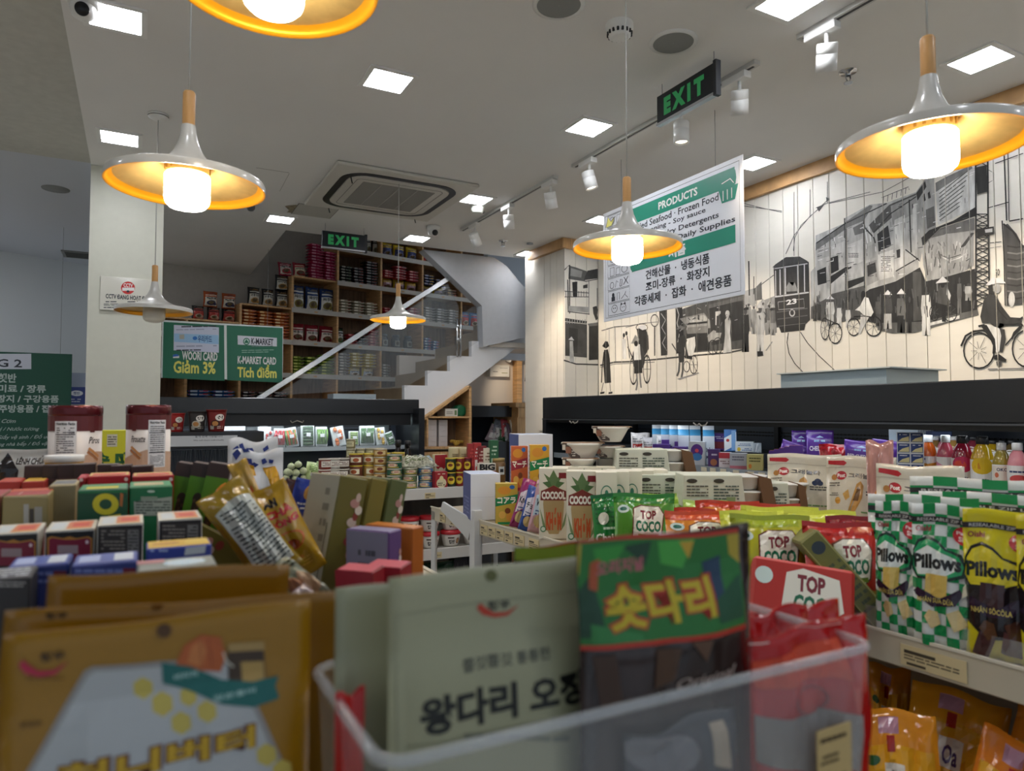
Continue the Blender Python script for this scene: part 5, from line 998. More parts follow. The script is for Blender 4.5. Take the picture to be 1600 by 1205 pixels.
# ---- far refrigerator: trays of vegetables
def tray(px0, px1, yt, yb, Y, base, col, label, roll=0, kind='long', c2=None):
    p0, p1 = pY(px0, yb, Y), pY(px1, yb, Y); w = p1.x-p0.x; h = (yb-yt)*(p0.x*_f.x+Y*_f.y)/F
    r = thing('vegetable_tray', label, 'tray', ((p0.x+p1.x)/2, Y, base))
    b = MB(); b.box(-w/2, -.012, 0, w/2, .012, h, C('#d3dbdc', r=.25)); b.box(-w/2+.006, -.016, .006, w/2-.006, -.011, h-.006, C('#c3cccb', r=.3)); b.build('tray_shell', r, bevel=.008)
    rg = random.Random(px0); n = 6
    for k in range(n):
        x = -w*.36+w*.72*k/(n-1); c = C(col if k % 2 or not c2 else c2, r=.25)
        if kind == 'long': z0, z1 = h*.12, h*.86; MB().tube([(x, -.02, z0), (x+rg.uniform(-.012, .012), -.026, (z0+z1)/2), (x+rg.uniform(-.012, .012), -.02, z1)], w*.095, c, 6).build('vegetable', r)
        elif kind == 'flat': z = h*(.14+.72*k/(n-1)); MB().tube([(-w*.36, -.02, z), (0, -.027, z+rg.uniform(-.004, .004)), (w*.36, -.02, z)], h*.085, c, 6).build('vegetable', r)
        else: MB().lathe([(.001, -1), (.7, -.7), (1, 0), (.7, .7), (.001, 1)], c, 10, c=(0, 0, 0), cap=False, M=Matrix.Diagonal((w*.16, .02, h*.14))).build('vegetable', r).location = (rg.choice((-1, 1))*w*.18, -.022, h*(.15+.7*k/(n-1)))
    MB().box(-.016, -.046, h*.45, .018, -.0445, h*.62, C('#dfe2e4')).build('price_label', r)
    MB().box(-w/2+.004, -.044, .004, w/2-.004, -.0434, h-.004, C('#f3f6f8', r=.05, a=.05)).build('film', r, fix=False)
    put(r, r.location, 0, -8, roll); return r
TR = [(412, 427, 671, 697, '#a8221c', 'tray of red peppers at the left of the vegetable row', 0, 'round'), (427, 445, 671, 701, '#a8202a', 'tray of thin red chillies with price label', 2, 'long'), (447, 467, 669, 700, '#c25a1c', 'tilted tray of mixed red and green chillies', -9, 'long'),
      (470, 491, 667, 701, '#1f4a22', 'tray of dark green cucumbers', 0, 'flat'), (493, 511, 670, 701, '#5f8a3a', 'tray of long pale green peppers', 0, 'long'), (521, 541, 668, 699, '#cf6a1c', 'tilted tray of orange carrots', -10, 'round'),
      (545, 560, 676, 699, '#7f9a58', 'small tray of pale greens', 0, 'flat'), (562, 585, 668, 699, '#34602a', 'large clear tray of green courgettes', 0, 'long'), (588, 603, 671, 699, '#c8a034', 'tray of yellow peppers', -5, 'round'), (605, 619, 680, 701, '#3f6a3a', 'tray of leafy greens at the right end', -20, 'flat')]
for a, b, t, bt, c, l, rl, k in TR: tray(a, b, t, bt, 5.82, 1.384, c, l, rl, k, '#5a7a2a' if 'mixed' in l else None)
for i, (a, b, t) in enumerate(((384, 405, 667), (424, 440, 665), (466, 482, 667))):
    p = pY((a+b)/2, t, 5.95); o = MB().box(-.055, -.05, 0, .055, .05, p.z-1.384, C('#d8e0e2', r=.1, a=.35)).build('clear_box', bevel=.01); tag(o, 'empty-looking clear lidded box, %s behind the trays' % ['left', 'middle', 'right'][i], 'box'); o.location = (p.x, 5.97, 1.384)
for i, px in enumerate((372, 412, 352)):
    p = pY(px, [652, 657, 654][i], 5.9); r = thing('fruit_bowl', 'white bowl of red fruit stacked %s' % ['on the spotted carton', 'behind the trays', 'behind the cup noodle'][i], 'bowl', (p.x, 5.9, p.z-.05)); MB().lathe([(.03, 0), (.055, .03), (.06, .035)], WHT, 16).build('dish', r)
    for k in range(4): MB().lathe([(.001, -1), (.8, -.6), (1, 0), (.8, .6), (.001, 1)], C('#b3262a', r=.2), 10, cap=False, M=Matrix.Diagonal((.02, .02, .017))).build('fruit', r).location = (.024*math.cos(k*1.57), .024*math.sin(k*1.57), .048)
    o = carton('bowl_carton', 'white carton supporting a fruit bowl, %s' % ['spotted one', 'middle one', 'one behind the cups'][i], 'box', .1, .1, p.z-.051-1.384, '#d8dade', {'front': [('d', .35, .6, .08, .1, '#33363c'), ('d', .65, .6, .08, .1, '#33363c')]}); o.location = (p.x, 5.9, 1.384)
# lower shelf: radishes, cabbage
Yv = 5.68
for i, (px, py, rr_) in enumerate(((450, 738, .036), (462, 739, .033), (455, 729, .03), (466, 726, .03), (474, 736, .032), (446, 746, .026), (460, 747, .026), (473, 746, .025))):
    p = pY(px, py, Yv+(.03 if i > 4 else 0)); r = MB().lathe([(.001, -1), (.55, -.85), (.95, -.35), (1, .1), (.75, .65), (.3, .95), (.001, 1.02)], C('#cdd3a8', r=.35, n=.15, ns=(30, 30, 30)), 14, cap=False, M=Matrix.Diagonal((rr_, rr_, rr_*.9))).build('radish'); r.location = (p.x, Yv, max(1.098+rr_*.85, p.z)); MB().tube([(0, 0, rr_*.85), (.004, 0, rr_*1.15)], .005, C('#6d8a3a'), 6).build('stalk', r)
    tag(r, 'pale round radish in the pile, %s' % ['bottom left', 'bottom centre', 'upper left', 'upper right', 'bottom right', 'front left', 'front middle', 'front right'][i], 'radish', 'pile of radishes')
for i, (px, c, l) in enumerate(((484, '#b8c88a', 'pale green cabbage wrapped in film, leaning'), (499, '#93a878', 'second wrapped cabbage beside the tin stacks'))):
    p = pY(px, 745, Yv); o = bag('wrapped_cabbage', l, 'vegetable', .11, .17, .08, C(c, r=.2, n=.3, ns=(40, 40, 15)), [('l', .2, .5, .8, .9, 5, '#5a8a3a'), ('r', .35, .35, .6, .5, '#e0e4e6')], 'pillow', 30+i, 1.5, nu=10, nv=12); put(o, (p.x, Yv, 1.099), 0, -5, 12)
# ---- black rack with cup noodles
r = thing('cup_noodle_rack', 'black display rack with wire baskets and a white notice', 'rack', (0, 0, 0)); a, b = pY(263, 674, 4.65).x, pY(412, 674, 4.65).x; zt = pY(340, 675, 4.65).z
MB().box(a, 4.65, zt-.012, b, 5.0-.02, zt, FB).build('top_shelf', r); MB().box(a, 4.66, 0, b, 4.97, .95, FB).build('base', r); MB().box(a, 4.96, 0, b, 4.98, zt, FB2).build('back_panel', r)
MB().box(a, 4.64, zt-.095, b, 4.652, zt, FB).build('header', r)
q = MB().box(pY(272, 0, 4.638).x, 4.636, zt-.085, pY(382, 0, 4.638).x, 4.641, zt-.022, C('#c7c9cc', r=.4)).build('notice', r)
decal('notice_print', r, 1, 1, [('t', '낱개 판매 가능합니다', 305, 684, 348, 679, NAV, .01), ('t', 'We sell them individually', 302, 690, 350, 686.5, NAV, .005)], lambda x, z: ((x, 4.636, z), (0, -1, 0)), tf=lambda u, v: (lambda p: (p.x, p.z))(pY(u, v, 4.636)))
for k in range(4):
    x0_, x1_ = a+(b-a)*k/4, a+(b-a)*(k+1)/4; bk = MB()
    for i in range(9): t = x0_+.01+(x1_-x0_-.02)*i/8; bk.tube([(t, 4.63, .95), (min(x1_-.01, t+.05), 4.63, zt-.105)], .002, FB3, 4, False); bk.tube([(t, 4.63, .95), (max(x0_+.01, t-.05), 4.63, zt-.105)], .002, FB3, 4, False)
    bk.tube([(x0_+.005, 4.63, zt-.105), (x1_-.005, 4.63, zt-.105)], .003, FB3, 6); bk.tube([(x0_+.005, 4.63, .95), (x1_-.005, 4.63, .95)], .003, FB3, 6); bk.build('wire_basket', r)
    MB().box((x0_+x1_)/2-.025, 4.618, 1.20, (x0_+x1_)/2+.025, 4.622, 1.235, C('#c9cbc9')).build('price_tag', r)
    m = MB().box(x0_+.01, 4.66, .95, x1_-.01, 4.94, 1.16, C('#3a3634', r=.4, n=.6, ns=(50, 50, 50))).build('dried_goods', r)
def cupn(px, yb, yt, Y, base, col, c2, txt, label, s=1.0, wpx=28):
    p = pY(px, yb, Y); w = p.x*_f.x+Y*_f.y; H = (yb-yt)*w/F; R1 = wpx/2*w/F
    o = lathe_thing('cup_noodle', label, 'cup noodle', [(R1*.72, 0), (R1*.75, .004), (R1*.98, H-.006), (R1*1.04, H-.004), (R1*1.03, H)], col, 24)
    wrap(o, R1*.75, [('r', .0, .05, 1, .95, col), ('d', .65, .68, .26, .18, '#e8e2d8'), ('t', txt, .48, .6, .82, .78, '#22201e', .03), ('d', .4, .35, .28, .2, c2), ('d', .38, .36, .18, .13, '#c98a4a'), ('r', .05, .05, .3, .25, '#b8b4a8'), ('l', .5, .08, .9, .25, 2, '#d8d0c0')], R1*1.5, H*.86, H*.06, R1*.25/H)
    put(o, (p.x, Y, base)); return o
cupn(276, 666, 637, 4.8, zt, '#a3201e', '#7a1614', '辛', 'red noodle cup at the left end of the black rack', wpx=24); cupn(308, 668, 636, 4.78, zt, '#3a3432', '#c9c2b0', '면', 'dark and white noodle cup in the middle of the rack')
cupn(338, 668, 634, 4.76, zt, '#7a1f1c', '#3a1612', '신', 'tall dark red noodle cup with white oval at the right', wpx=30)
# ---- passage snack bags
for i in range(9):
    px = 765+i*4.4; p = pY(px, 692-i % 3*6, 6.85); o = bag('snack_bag', 'shiny snack bag, %s in the passage pile' % ['first', 'second', 'third', 'fourth', 'fifth', 'sixth', 'seventh', 'eighth', 'last'][i], 'snack bag', .12, .2, .06, ['#b9a8b0', '#5a8a4a', '#8a8f9a', '#c9c9cc', '#3f6a48', '#b0505a', '#a8b0b8', '#6a5a6a', '#c8c0b0'][i], [('r', .2, .2, .8, .5, '#e0e0e0'), ('l', .2, .55, .8, .8, 3, '#33363c')], 'pillow', 50+i, 2.0, group='passage snack bags', nu=8, nv=10); put(o, (p.x, 6.85-.01*i, max(1.352, p.z-.02)), -20+i*7, -12, 25-i*4)

def strip(loc, sx, sy, e, rot=(0, 0, 0)):
    l = bpy.data.lights.new('cabinet_light', 'AREA'); l.shape = 'RECTANGLE'; l.size = sx; l.size_y = sy; l.energy = e; l.color = (.88, .95, 1); o = ob('cabinet_light', l); o.location = loc; o.rotation_euler = rot; return o
strip((1.0, 5.75, 1.60), 2.0, .04, 1.6, (R(15), 0, 0)); strip((3.0, 2.0, 1.575), .04, 5.0, 1.5, (0, R(-15), 0))
# ================================================================ goods on the right snack gondola
def gz(px, ytop, wpx, w, base=ST):
    p, H = topat(px, ytop, w, base); return p, H, wpx*w/F
# blue and white cartons
for px, yt, wpx, w, l in ((752, 738, 56, 2.72, 'white carton with blue side standing at the shelf upright'), (829, 678, 66, 3.0, 'taller white carton with blue side behind the biscuit boxes')):
    loc, H, W = gz(px, yt, wpx, w); o = carton('white_carton', l, 'box', W*.82, .16, H, '#dfe1e6', {'left': [('l', .2, .1, .8, .5, 5, '#8088b8')], 'front': [('s', '#c4c8d0', .008, 0, .5, 1, .5)]}, {'left': '#4a558e', 'top': '#c9d2e6'}); put(o, loc, -14)
# biscuit boxes
def biscuit(px, yt, wpx, w, c1, c2, txt, l, yaw=-25, side='#d8d4cc', base=ST):
    loc, H, W = gz(px, yt, wpx, w, base)
    fr = [('r', .0, .0, 1, 1, c1), ('p', c2, 0, .45, 1, .55, 1, .75, 0, .65), ('t', txt, .08, .52, .92, .68, '#f2ecd8', .04), ('d', .4, .84, .3, .1, '#d8922c'), ('d', .75, .92, .12, .05, '#2f6ab0'), ('d', .3, .25, .16, .09, '#e0b050'), ('d', .65, .2, .18, .1, '#d8983c'), ('d', .55, .35, .13, .07, '#7a3f1c'), ('r', .1, .02, .9, .08, c2)]
    o = carton('biscuit_box', l, 'box', W, W*.7, H, c1, {'front': fr, 'left': [('l', .15, .1, .85, .9, 9, '#7a766e')]}, {'left': side, 'right': side}); put(o, loc, yaw); return o
biscuit(811, 697, 26, 2.75, '#c8622f', '#9a2438', 'マーチ', 'tall pink and orange biscuit box in front of the white carton', base=ST+.10); biscuit(842, 695, 30, 2.7, '#d9a52c', '#178048', 'マーチ', 'green and yellow biscuit box, rear one above the wafer packs', base=ST+.10)
o = carton('biscuit_carton', 'plain carton under the two rear biscuit boxes', 'box', .17, .1, .099, '#6a6a52'); put(o, gz(828, 760, 10, 2.75)[0], -25)
biscuit(791, 755, 34, 2.55, '#c3a53c', '#178048', 'コアラ', 'green and yellow biscuit box in front, dark side showing', side='#1c1f18')
def wafer(px, yt, wpx, w, c1, c2, txt, l, roll, H=None, seed=0):
    loc, h, W = gz(px, yt, wpx, w); sh = [('r', .0, .08, 1, .92, c1), ('p', c2, .1, .3, .9, .45, .9, .85, .1, .7), ('t', txt, .15, .5, .85, .64, '#20242e', .03), ('d', .5, .22, .3, .12, '#c9b27a'), ('l', .2, .32, .8, .44, 2, '#4a5a8a')]
    o = bag('wafer_pack', l, 'snack bag', W, h*1.08, .045, c1, sh, 'pillow', 70+seed, 1.0, nu=8, nv=12); put(o, loc, -28, -6, roll)
wafer(806, 752, 22, 2.47, '#8f2560', '#d8c8d0', 'Knoc', 'purple wafer pack leaning left beside the biscuit box', 17, seed=1); wafer(820, 764, 24, 2.40, '#2f4f9a', '#d8d8e2', 'チョコ', 'blue and white wafer pack leaning between two others', 15, seed=2); wafer(838, 757, 30, 2.36, '#c8a0a8', '#bcd0de', 'White', 'pale pink wafer pack leaning on the coconut cartons', 12, seed=3)
# coconut drink cartons
CO = [('p', '#5f7a4a', .5, .66, .16, .93, .36, .87, .5, .98, .64, .87, .84, .93), ('p', '#4a6a3a', .5, .66, .12, .8, .38, .82), ('p', '#4a6a3a', .5, .66, .88, .8, .62, .82), ('p', '#7d9464', .28, .1, .02, .45, .12, .2), ('p', '#7d9464', .72, .1, .98, .45, .88, .2), ('p', '#b39a6a', .5, .76, .2, .7, .14, .5, .2, .2, .34, .07, .66, .07, .8, .2, .86, .5, .8, .7),
      ('p', '#7a2e24', .05, .545, .95, .545, .93, .68, .7, .715, .5, .76, .3, .715, .07, .68), ('t', 'COCOOL', .09, .56, .91, .675, '#f4efe2', .06), ('r', .68, .86, .98, .94, '#7c1f24'), ('t', 'KHÓM', .24, .12, .76, .44, '#c9572a', .06), ('d', .14, .14, .1, .045, '#3f7a4a'), ('d', .14, .14, .07, .03, '#d8e0cc')]
CS = [('c', .5, .72, .28, .11, .14, '#3c7a62'), ('d', .5, .72, .09, .05, '#3c7a62'), ('l', .12, .4, .9, .47, 1, '#6a5a42'), ('r', .1, .2, .9, .34, '#7c2a24'), ('l', .15, .22, .85, .32, 2, '#d8cbb8')]
coc = None
def cocool(px, yt, w, l, yaw, g=None):
    global coc
    loc, H, W = gz(px, yt, 40, w)
    if coc is None:
        coc = carton('coconut_drink_carton', l, 'drink carton', .094, .062, .245, '#e2dcc8', {'front': CO, 'right': CS, 'left': CS, 'back': CO}); o = coc
    else: o = dup(coc)
    put(o, loc, yaw); tag(o, l, 'drink carton', g); o.scale = (1, 1, H/.245)
cocool(865, 731, 2.28, 'coconut drink carton with pineapple print, left of the front pair', -32); cocool(909, 735, 2.14, 'coconut drink carton with pineapple print, right of the front pair', -32)
for i, (px, w) in enumerate(((946, 2.12), (965, 2.16), (985, 2.20), (1004, 2.24), (1025, 2.28))):
    cocool(px, 736-i*.8, w, 'coconut drink carton showing its narrow side, %s beside the front pair' % ['first', 'second', 'third', 'fourth', 'fifth'][i], -122, 'coconut cartons turned sideways')
for i, (px, w) in enumerate(((884, 2.5), (912, 2.5), (940, 2.5), (968, 2.52))): cocool(px, 729, w, 'coconut drink carton in the rear row, %s from the wafer packs' % ['first', 'second', 'third', 'fourth'][i], -32, 'rear coconut cartons')
# crisp bags
def coco(px, yt, wpx, w, c, l, yaw=-38, tilt=-10, roll=0, seed=0, txt=1, dark='#3a7a2c', hs=1.0, base=ST, t=.07, tone='#e6e2d2'):
    loc, H, W = gz(px, yt, wpx, w, base); W = W/math.cos(R(abs(yaw)-math.degrees(math.atan((px-800)/F))-28.2)) if 0 else W
    H = max(.06, H)*hs
    sh = [('p', dark, 0, .86, 1, .86, 1, 1, 0, 1)]
    if txt: sh += [('p', '#6a3a2a', .29, .3, .32, .78, .45, .84, .75, .82, .84, .7, .8, .4, .6, .24), ('p', tone, .31, .32, .34, .77, .46, .825, .74, .81, .82, .7, .78, .41, .6, .265), ('t', 'TOP', .44, .63, .7, .76, '#7a2430', .05), ('t', 'COCO', .36, .45, .78, .61, '#1c6a4a', .05), ('r', .4, .37, .76, .42, '#6f8a2c'), ('d', .16, .76, .1, .06, '#cfe0d8'), ('d', .16, .76, .06, .03, '#2c6a5a'), ('d', .8, .16, .16, .13, '#c98f45'), ('d', .5, .12, .2, .1, '#a8682c'), ('l', .35, .28, .7, .34, 1, '#b03a3a')]
    else: sh += [('l', .1, .5, .9, .8, 4, dark), ('d', .3, .6, .14, .1, tone)]
    o = bag('coconut_cracker_bag', l, 'snack bag', W, H, t, c, sh, 'pillow', 100+seed, 1.3, rough=.18); put(o, loc, yaw, tilt, roll); return o
LG, DG, OG, YG, RDc = '#7fae2f', '#1f7a34', '#d8862c', '#b5b524', '#bf2e22'
coco(959, 772, 62, 1.98, DG, 'dark green cracker bag reading chai bin beside the coconut cartons', seed=1, txt=0, dark='#14602c', roll=-4)
loc, H, W = gz(959, 772, 62, 1.98); o = bpy.data.objects['coconut_cracker_bag']; decal('lettering', o, W, H, [('t', 'Chai Bin', .1, .22, .9, .36, '#e6ead8', .03), ('l', .3, .4, .7, .48, 1, '#cfe0c8')], lambda x, y: ((x, -.05, y), (0, -1, 0)), off=0)
coco(1006, 772, 96, 1.88, '#4f8f2a', 'green cracker bag with coconut logo behind the foreground header', seed=2, dark='#2c7a2c')
for i, (px, yt, wp, w, c, d, s) in enumerate(((985, 768, 70, 2.15, DG, '#176a30', 'dark green'), (1030, 769, 80, 2.1, LG, '#9cc050', 'light green'), (1075, 769, 80, 2.05, LG, '#a8c860', 'second light green'), (1105, 780, 70, 1.95, '#8fb83c', '#b0cc6a', 'third light green'))):
    coco(px, yt, wp, w, c, s+' cracker bag lying back behind the logo bag', seed=3+i, txt=0, dark=d, tilt=-22)
coco(1096, 800, 112, 1.72, OG, 'orange cracker bag with red band and coconut logo', seed=8, dark='#c9502c')
for i, (px, yt, wp, w, s) in enumerate(((1140, 781, 100, 1.9, 'first'), (1200, 785, 110, 1.85, 'second'), (1075, 792, 90, 1.85, 'third'))): coco(px, yt, wp, w, '#c8742a', '%s orange cracker bag lying behind the yellow one' % s, seed=9+i, txt=0, dark='#b03a24', tilt=-20)
coco(1206, 806, 122, 1.47, YG, 'lime yellow cracker bag with coconut logo', seed=13, dark='#9aa82a', t=.08)
for i, (px, yt, wp, w, s) in enumerate(((1225, 790, 120, 1.68, 'nearest'), (1290, 796, 110, 1.64, 'rightmost'), (1175, 797, 90, 1.62, 'leftmost'))): coco(px, yt, wp, w, '#bfc22c', '%s lime cracker bag lying in the row behind' % s, seed=14+i, txt=0, dark='#c9cf4a', tilt=-20)
coco(1320, 818, 118, 1.38, RDc, 'red cracker bag with coconut logo beside the checkered pouches', seed=18, dark='#a82420', t=.075)
coco(1340, 806, 80, 1.55, '#a8242a', 'dark red cracker bag tucked behind the red one', seed=19, txt=0, dark='#7c1a20', tilt=-16)
# lying red pack and olive pack
loc, H, W = gz(1245, 884, 150, 1.30); o = carton('red_cracker_pack', 'red cracker pack lying tilted, logo facing forward', 'pack', W*1.0, .07, .115, '#b32c22', {'front': [('p', '#e6e2d2', .3, .1, .34, .8, .5, .9, .85, .8, .9, .3, .7, .06), ('t', 'TOP', .45, .52, .72, .8, '#7a2430', .05), ('t', 'COCO', .42, .2, .84, .48, '#1c6a4a', .05), ('d', .12, .7, .09, .14, '#cfe0d8')], 'top': [('r', .25, .15, .7, .85, '#e0dccb'), ('r', .78, .2, .95, .8, '#dde4dc'), ('l', .3, .3, .6, .7, 1, '#7a2430')]}, bev=.006); put(o, loc, -42, -24, 7, dz=H-.115)
o = carton('crisp_carton', 'pale carton with biscuits print under the lying red pack', 'box', .17, .08, H-.135, '#c9bfa8', {'front': [('d', .2, .55, .14, .3, '#a8743c'), ('d', .5, .5, .14, .32, '#b5824a'), ('l', .7, .2, .95, .8, 5, '#6a5a4a')]}); put(o, loc, -42)
loc, H, W = gz(1300, 880, 50, 1.2); o = carton('olive_pack', 'olive green flat pack leaning diagonally against the red bag', 'pack', .045, .13, .205, '#6a6a2c', {'front': [('d', .5, .86, .3, .06, '#22303a'), ('l', .15, .15, .85, .7, 8, '#3f4a2c'), ('s', '#a8a46a', .03, .06, .02, .06, .98), ('s', '#a8a46a', .03, .94, .02, .94, .98)]}, bev=.004); put(o, pZ(1368, 965, ST), -40, -6, -40)
# microwave bowls in paper sleeves
def sleeve(px, yt, wpx, w, l, n=2, yaw=-30, hs=.09):
    loc, H, W = gz(px, yt, wpx, w); D = .13; r = thing('sleeved_bowls', l, 'food pack', loc)
    MB().prism([(-W/2, -D/2, H-hs), (-W/2+.01, -D/2, H), (W*.18, -D/2, H), (W*.22, -D/2, H-hs)], (0, D, 0), C('#cdd0bf', r=.5)).build('paper_sleeve', r, bevel=.002)
    for k in range(n):
        MB().lathe([(.035, 0), (.04, .004), (.06, .036), (.066, .038), (.066, .041), (.05, .042)], C('#e4e2dc', r=.3), 20).build('bowl', r).location = (W*.28, 0, H-.045-.044*k)
    MB().prism([(W*.42, -D/2, H-hs), (W*.36, -D/2, H), (W*.5, -D/2, H-.01), (W*.56, -D/2, H-hs)], (0, D, 0), C('#6a4c30', r=.6)).build('sleeve_end', r)
    decal('printed_front', r, W, hs, [('d', .12, .82, .06, .07, '#3a352c'), ('d', .42, .82, .06, .07, '#3a352c'), ('l', .06, .3, .3, .7, 4, '#5a5a50'), ('l', .36, .2, .64, .7, 5, '#4a5a50'), ('r', .5, .1, .6, .3, '#8a9a6a')], lambda x, y: ((x, -D/2, H-hs+y), (0, -1, 0)), off=.002)
    st_ = MB().box(-W/2+.02, -D/2+.01, 0, W*.45, D/2-.01, H-max(hs, .044*n)-.004, C('#cfcabb', r=.5)); s = st_.build('sleeved_bowls_lower', r); r.rotation_euler = (0, 0, R(yaw)); return r
sleeve(1016, 701, 118, 2.55, 'pair of white bowls in a pale green paper sleeve, topmost pack'); sleeve(1050, 739, 120, 2.25, 'sleeved bowl pack left of the brown-ended one'); sleeve(1125, 740, 135, 2.1, 'sleeved bowl pack with brown end behind the crisp bags'); sleeve(1205, 752, 80, 2.15, 'sleeved bowl pack half hidden by the granola pouch')
def nbowl(px, yt, wpx, w, l, yaw=-30, base=None):
    p = pw(px, yt, w); Rr = wpx/2*w/F; hh = Rr*.75; r = thing('instant_bowl', l, 'bowl', (p.x, p.y, p.z-hh), yaw)
    MB().lathe([(Rr*.5, 0), (Rr*.55, .004), (Rr*.88, hh*.85), (Rr*.95, hh*.9), (Rr*.95, hh)], C('#dedad2', r=.35), 24).build('bowl', r)
    MB().box(-Rr*.9, -Rr*.6, hh*.98, Rr, Rr*.6, hh*1.03, C('#8a6a4c', r=.5)).build('paper_lid', r)
    MB().prism([(-Rr, -Rr*.62, hh), (-Rr*.5, -Rr*.62, hh*.1), (-Rr*.1, -Rr*.62, hh*.1), (-Rr*.25, -Rr*.62, hh)], (0, .003, 0), C('#4a3d36', r=.5)).build('sleeve_band', r)
    decal('printed_band', r, Rr*2, hh, [('r', .04, .6, .11, .92, '#c9c2b4'), ('r', .12, .4, .24, .8, '#8a5a44'), ('l', .25, .2, .34, .6, 3, '#e0d8c8')], lambda x, y: ((x, -Rr*.62, y), (0, -1, 0)), off=.001)
    if base is not None and p.z-hh-base > .02: o = carton('bowl_carton', 'grey carton carrying the '+base_l(l), 'box', Rr*1.4, Rr*1.2, p.z-hh-base-.001, '#7c776c', {'front': [('l', .1, .2, .9, .8, 3, '#4a4640')]}); put(o, (p.x, p.y, base), yaw)
def base_l(l): return l.split(',')[0]
nbowl(909, 692, 68, 2.6, 'white bowl with brown lid, left in the stack', base=None); nbowl(954, 667, 62, 2.62, 'white bowl with brown lid, top of the stack', base=None)
nbowl(905, 716, 58, 2.58, 'white bowl with brown lid, lower left', base=ST); nbowl(950, 697, 50, 2.62, 'white bowl with dark band below the top one', base=ST)
loc, H, W = gz(930, 690, 20, 2.75); 
# granola pouches
def granola(px, yt, wpx, w, l, yaw, seed):
    loc, H, W = gz(px, yt, wpx, w)
    sh = [('r', .0, .88, 1, .89, '#b8b0a0'), ('p', '#b32a30', .03, .92, .26, .90, .30, .925, .26, .95, .03, .96), ('d', .22, .8, .075, .045, '#a82a30'), ('t', 'Post', .165, .78, .275, .82, '#f0e8e0', .03), ('t', '그래놀라', .32, .775, .72, .825, '#4a4a4e', .03), ('p', '#b88a4a', .3, .06, .36, .3, .44, .6, .5, .66, .54, .58, .52, .36, .42, .12), ('p', '#c9a058', .28, .3, .24, .42, .32, .5, .34, .36),
          ('p', '#6a4a24', .38, .3, .46, .56, .5, .5, .46, .3), ('s', '#7a8a8a', .01, .32, .05, .4, .3), ('d', .68, .58, .05, .035, '#3a4460'), ('d', .64, .55, .04, .028, '#2a3450'), ('d', .71, .55, .04, .028, '#2a3450'), ('l', .57, .40, .86, .5, 2, '#3a3838'), ('l', .05, .55, .2, .64, 2, '#5a5048'), ('l', .05, .38, .18, .45, 2, '#5a5048'), ('d', .17, .3, .04, .035, '#c9923f'), ('d', .12, .72, .04, .03, '#a8743c'), ('l', .5, .08, .9, .14, 1, '#6a8a5a')]
    sh = [t if (t[0] in 'rt' and t[2 if t[0] == 'r' else 3] > .74) or (t[0] == 'p' and t[3] > .74) or (t[0] == 'd' and t[2] > .74) else tuple((.38+.56*v if ((t[0] in 'rl' and i in (2, 4)) or (t[0] == 'd' and i == 2) or (t[0] == 'p' and i > 1 and i % 2 == 1) or (t[0] == 's' and i > 2 and i % 2 == 0)) else v) for i, v in enumerate(t)) for t in sh]
    o = bag('granola_pouch', l, 'pouch', W/.93, H, .06, '#cdc6b4', sh, 'stand', seed, 1.2, rough=.16); put(o, loc, yaw, -4); return o
granola(1256, 710, 100, 2.15, 'large cream granola pouch with berries print, left one', -50, 201); granola(1344, 714, 92, 1.98, 'cream granola pouch with leaning top, middle one', -58, 202); granola(1436, 728, 112, 1.66, 'cream granola pouch behind the checkered pouches', -58, 203)
loc, H, W = gz(1374, 690, 24, 1.9); o = bag('clear_candy_bag', 'clear pink bag twisted at the top between granola pouches', 'bag', W*1.6, H, .05, C('#b08078', r=.1, n=.3, ns=(40, 40, 10)), [('c', .45, .55, .16, .06, .3, '#c9893c'), ('r', .2, .12, .6, .3, '#4a2c30')], 'pillow', 204, 2.0); put(o, loc, -58)
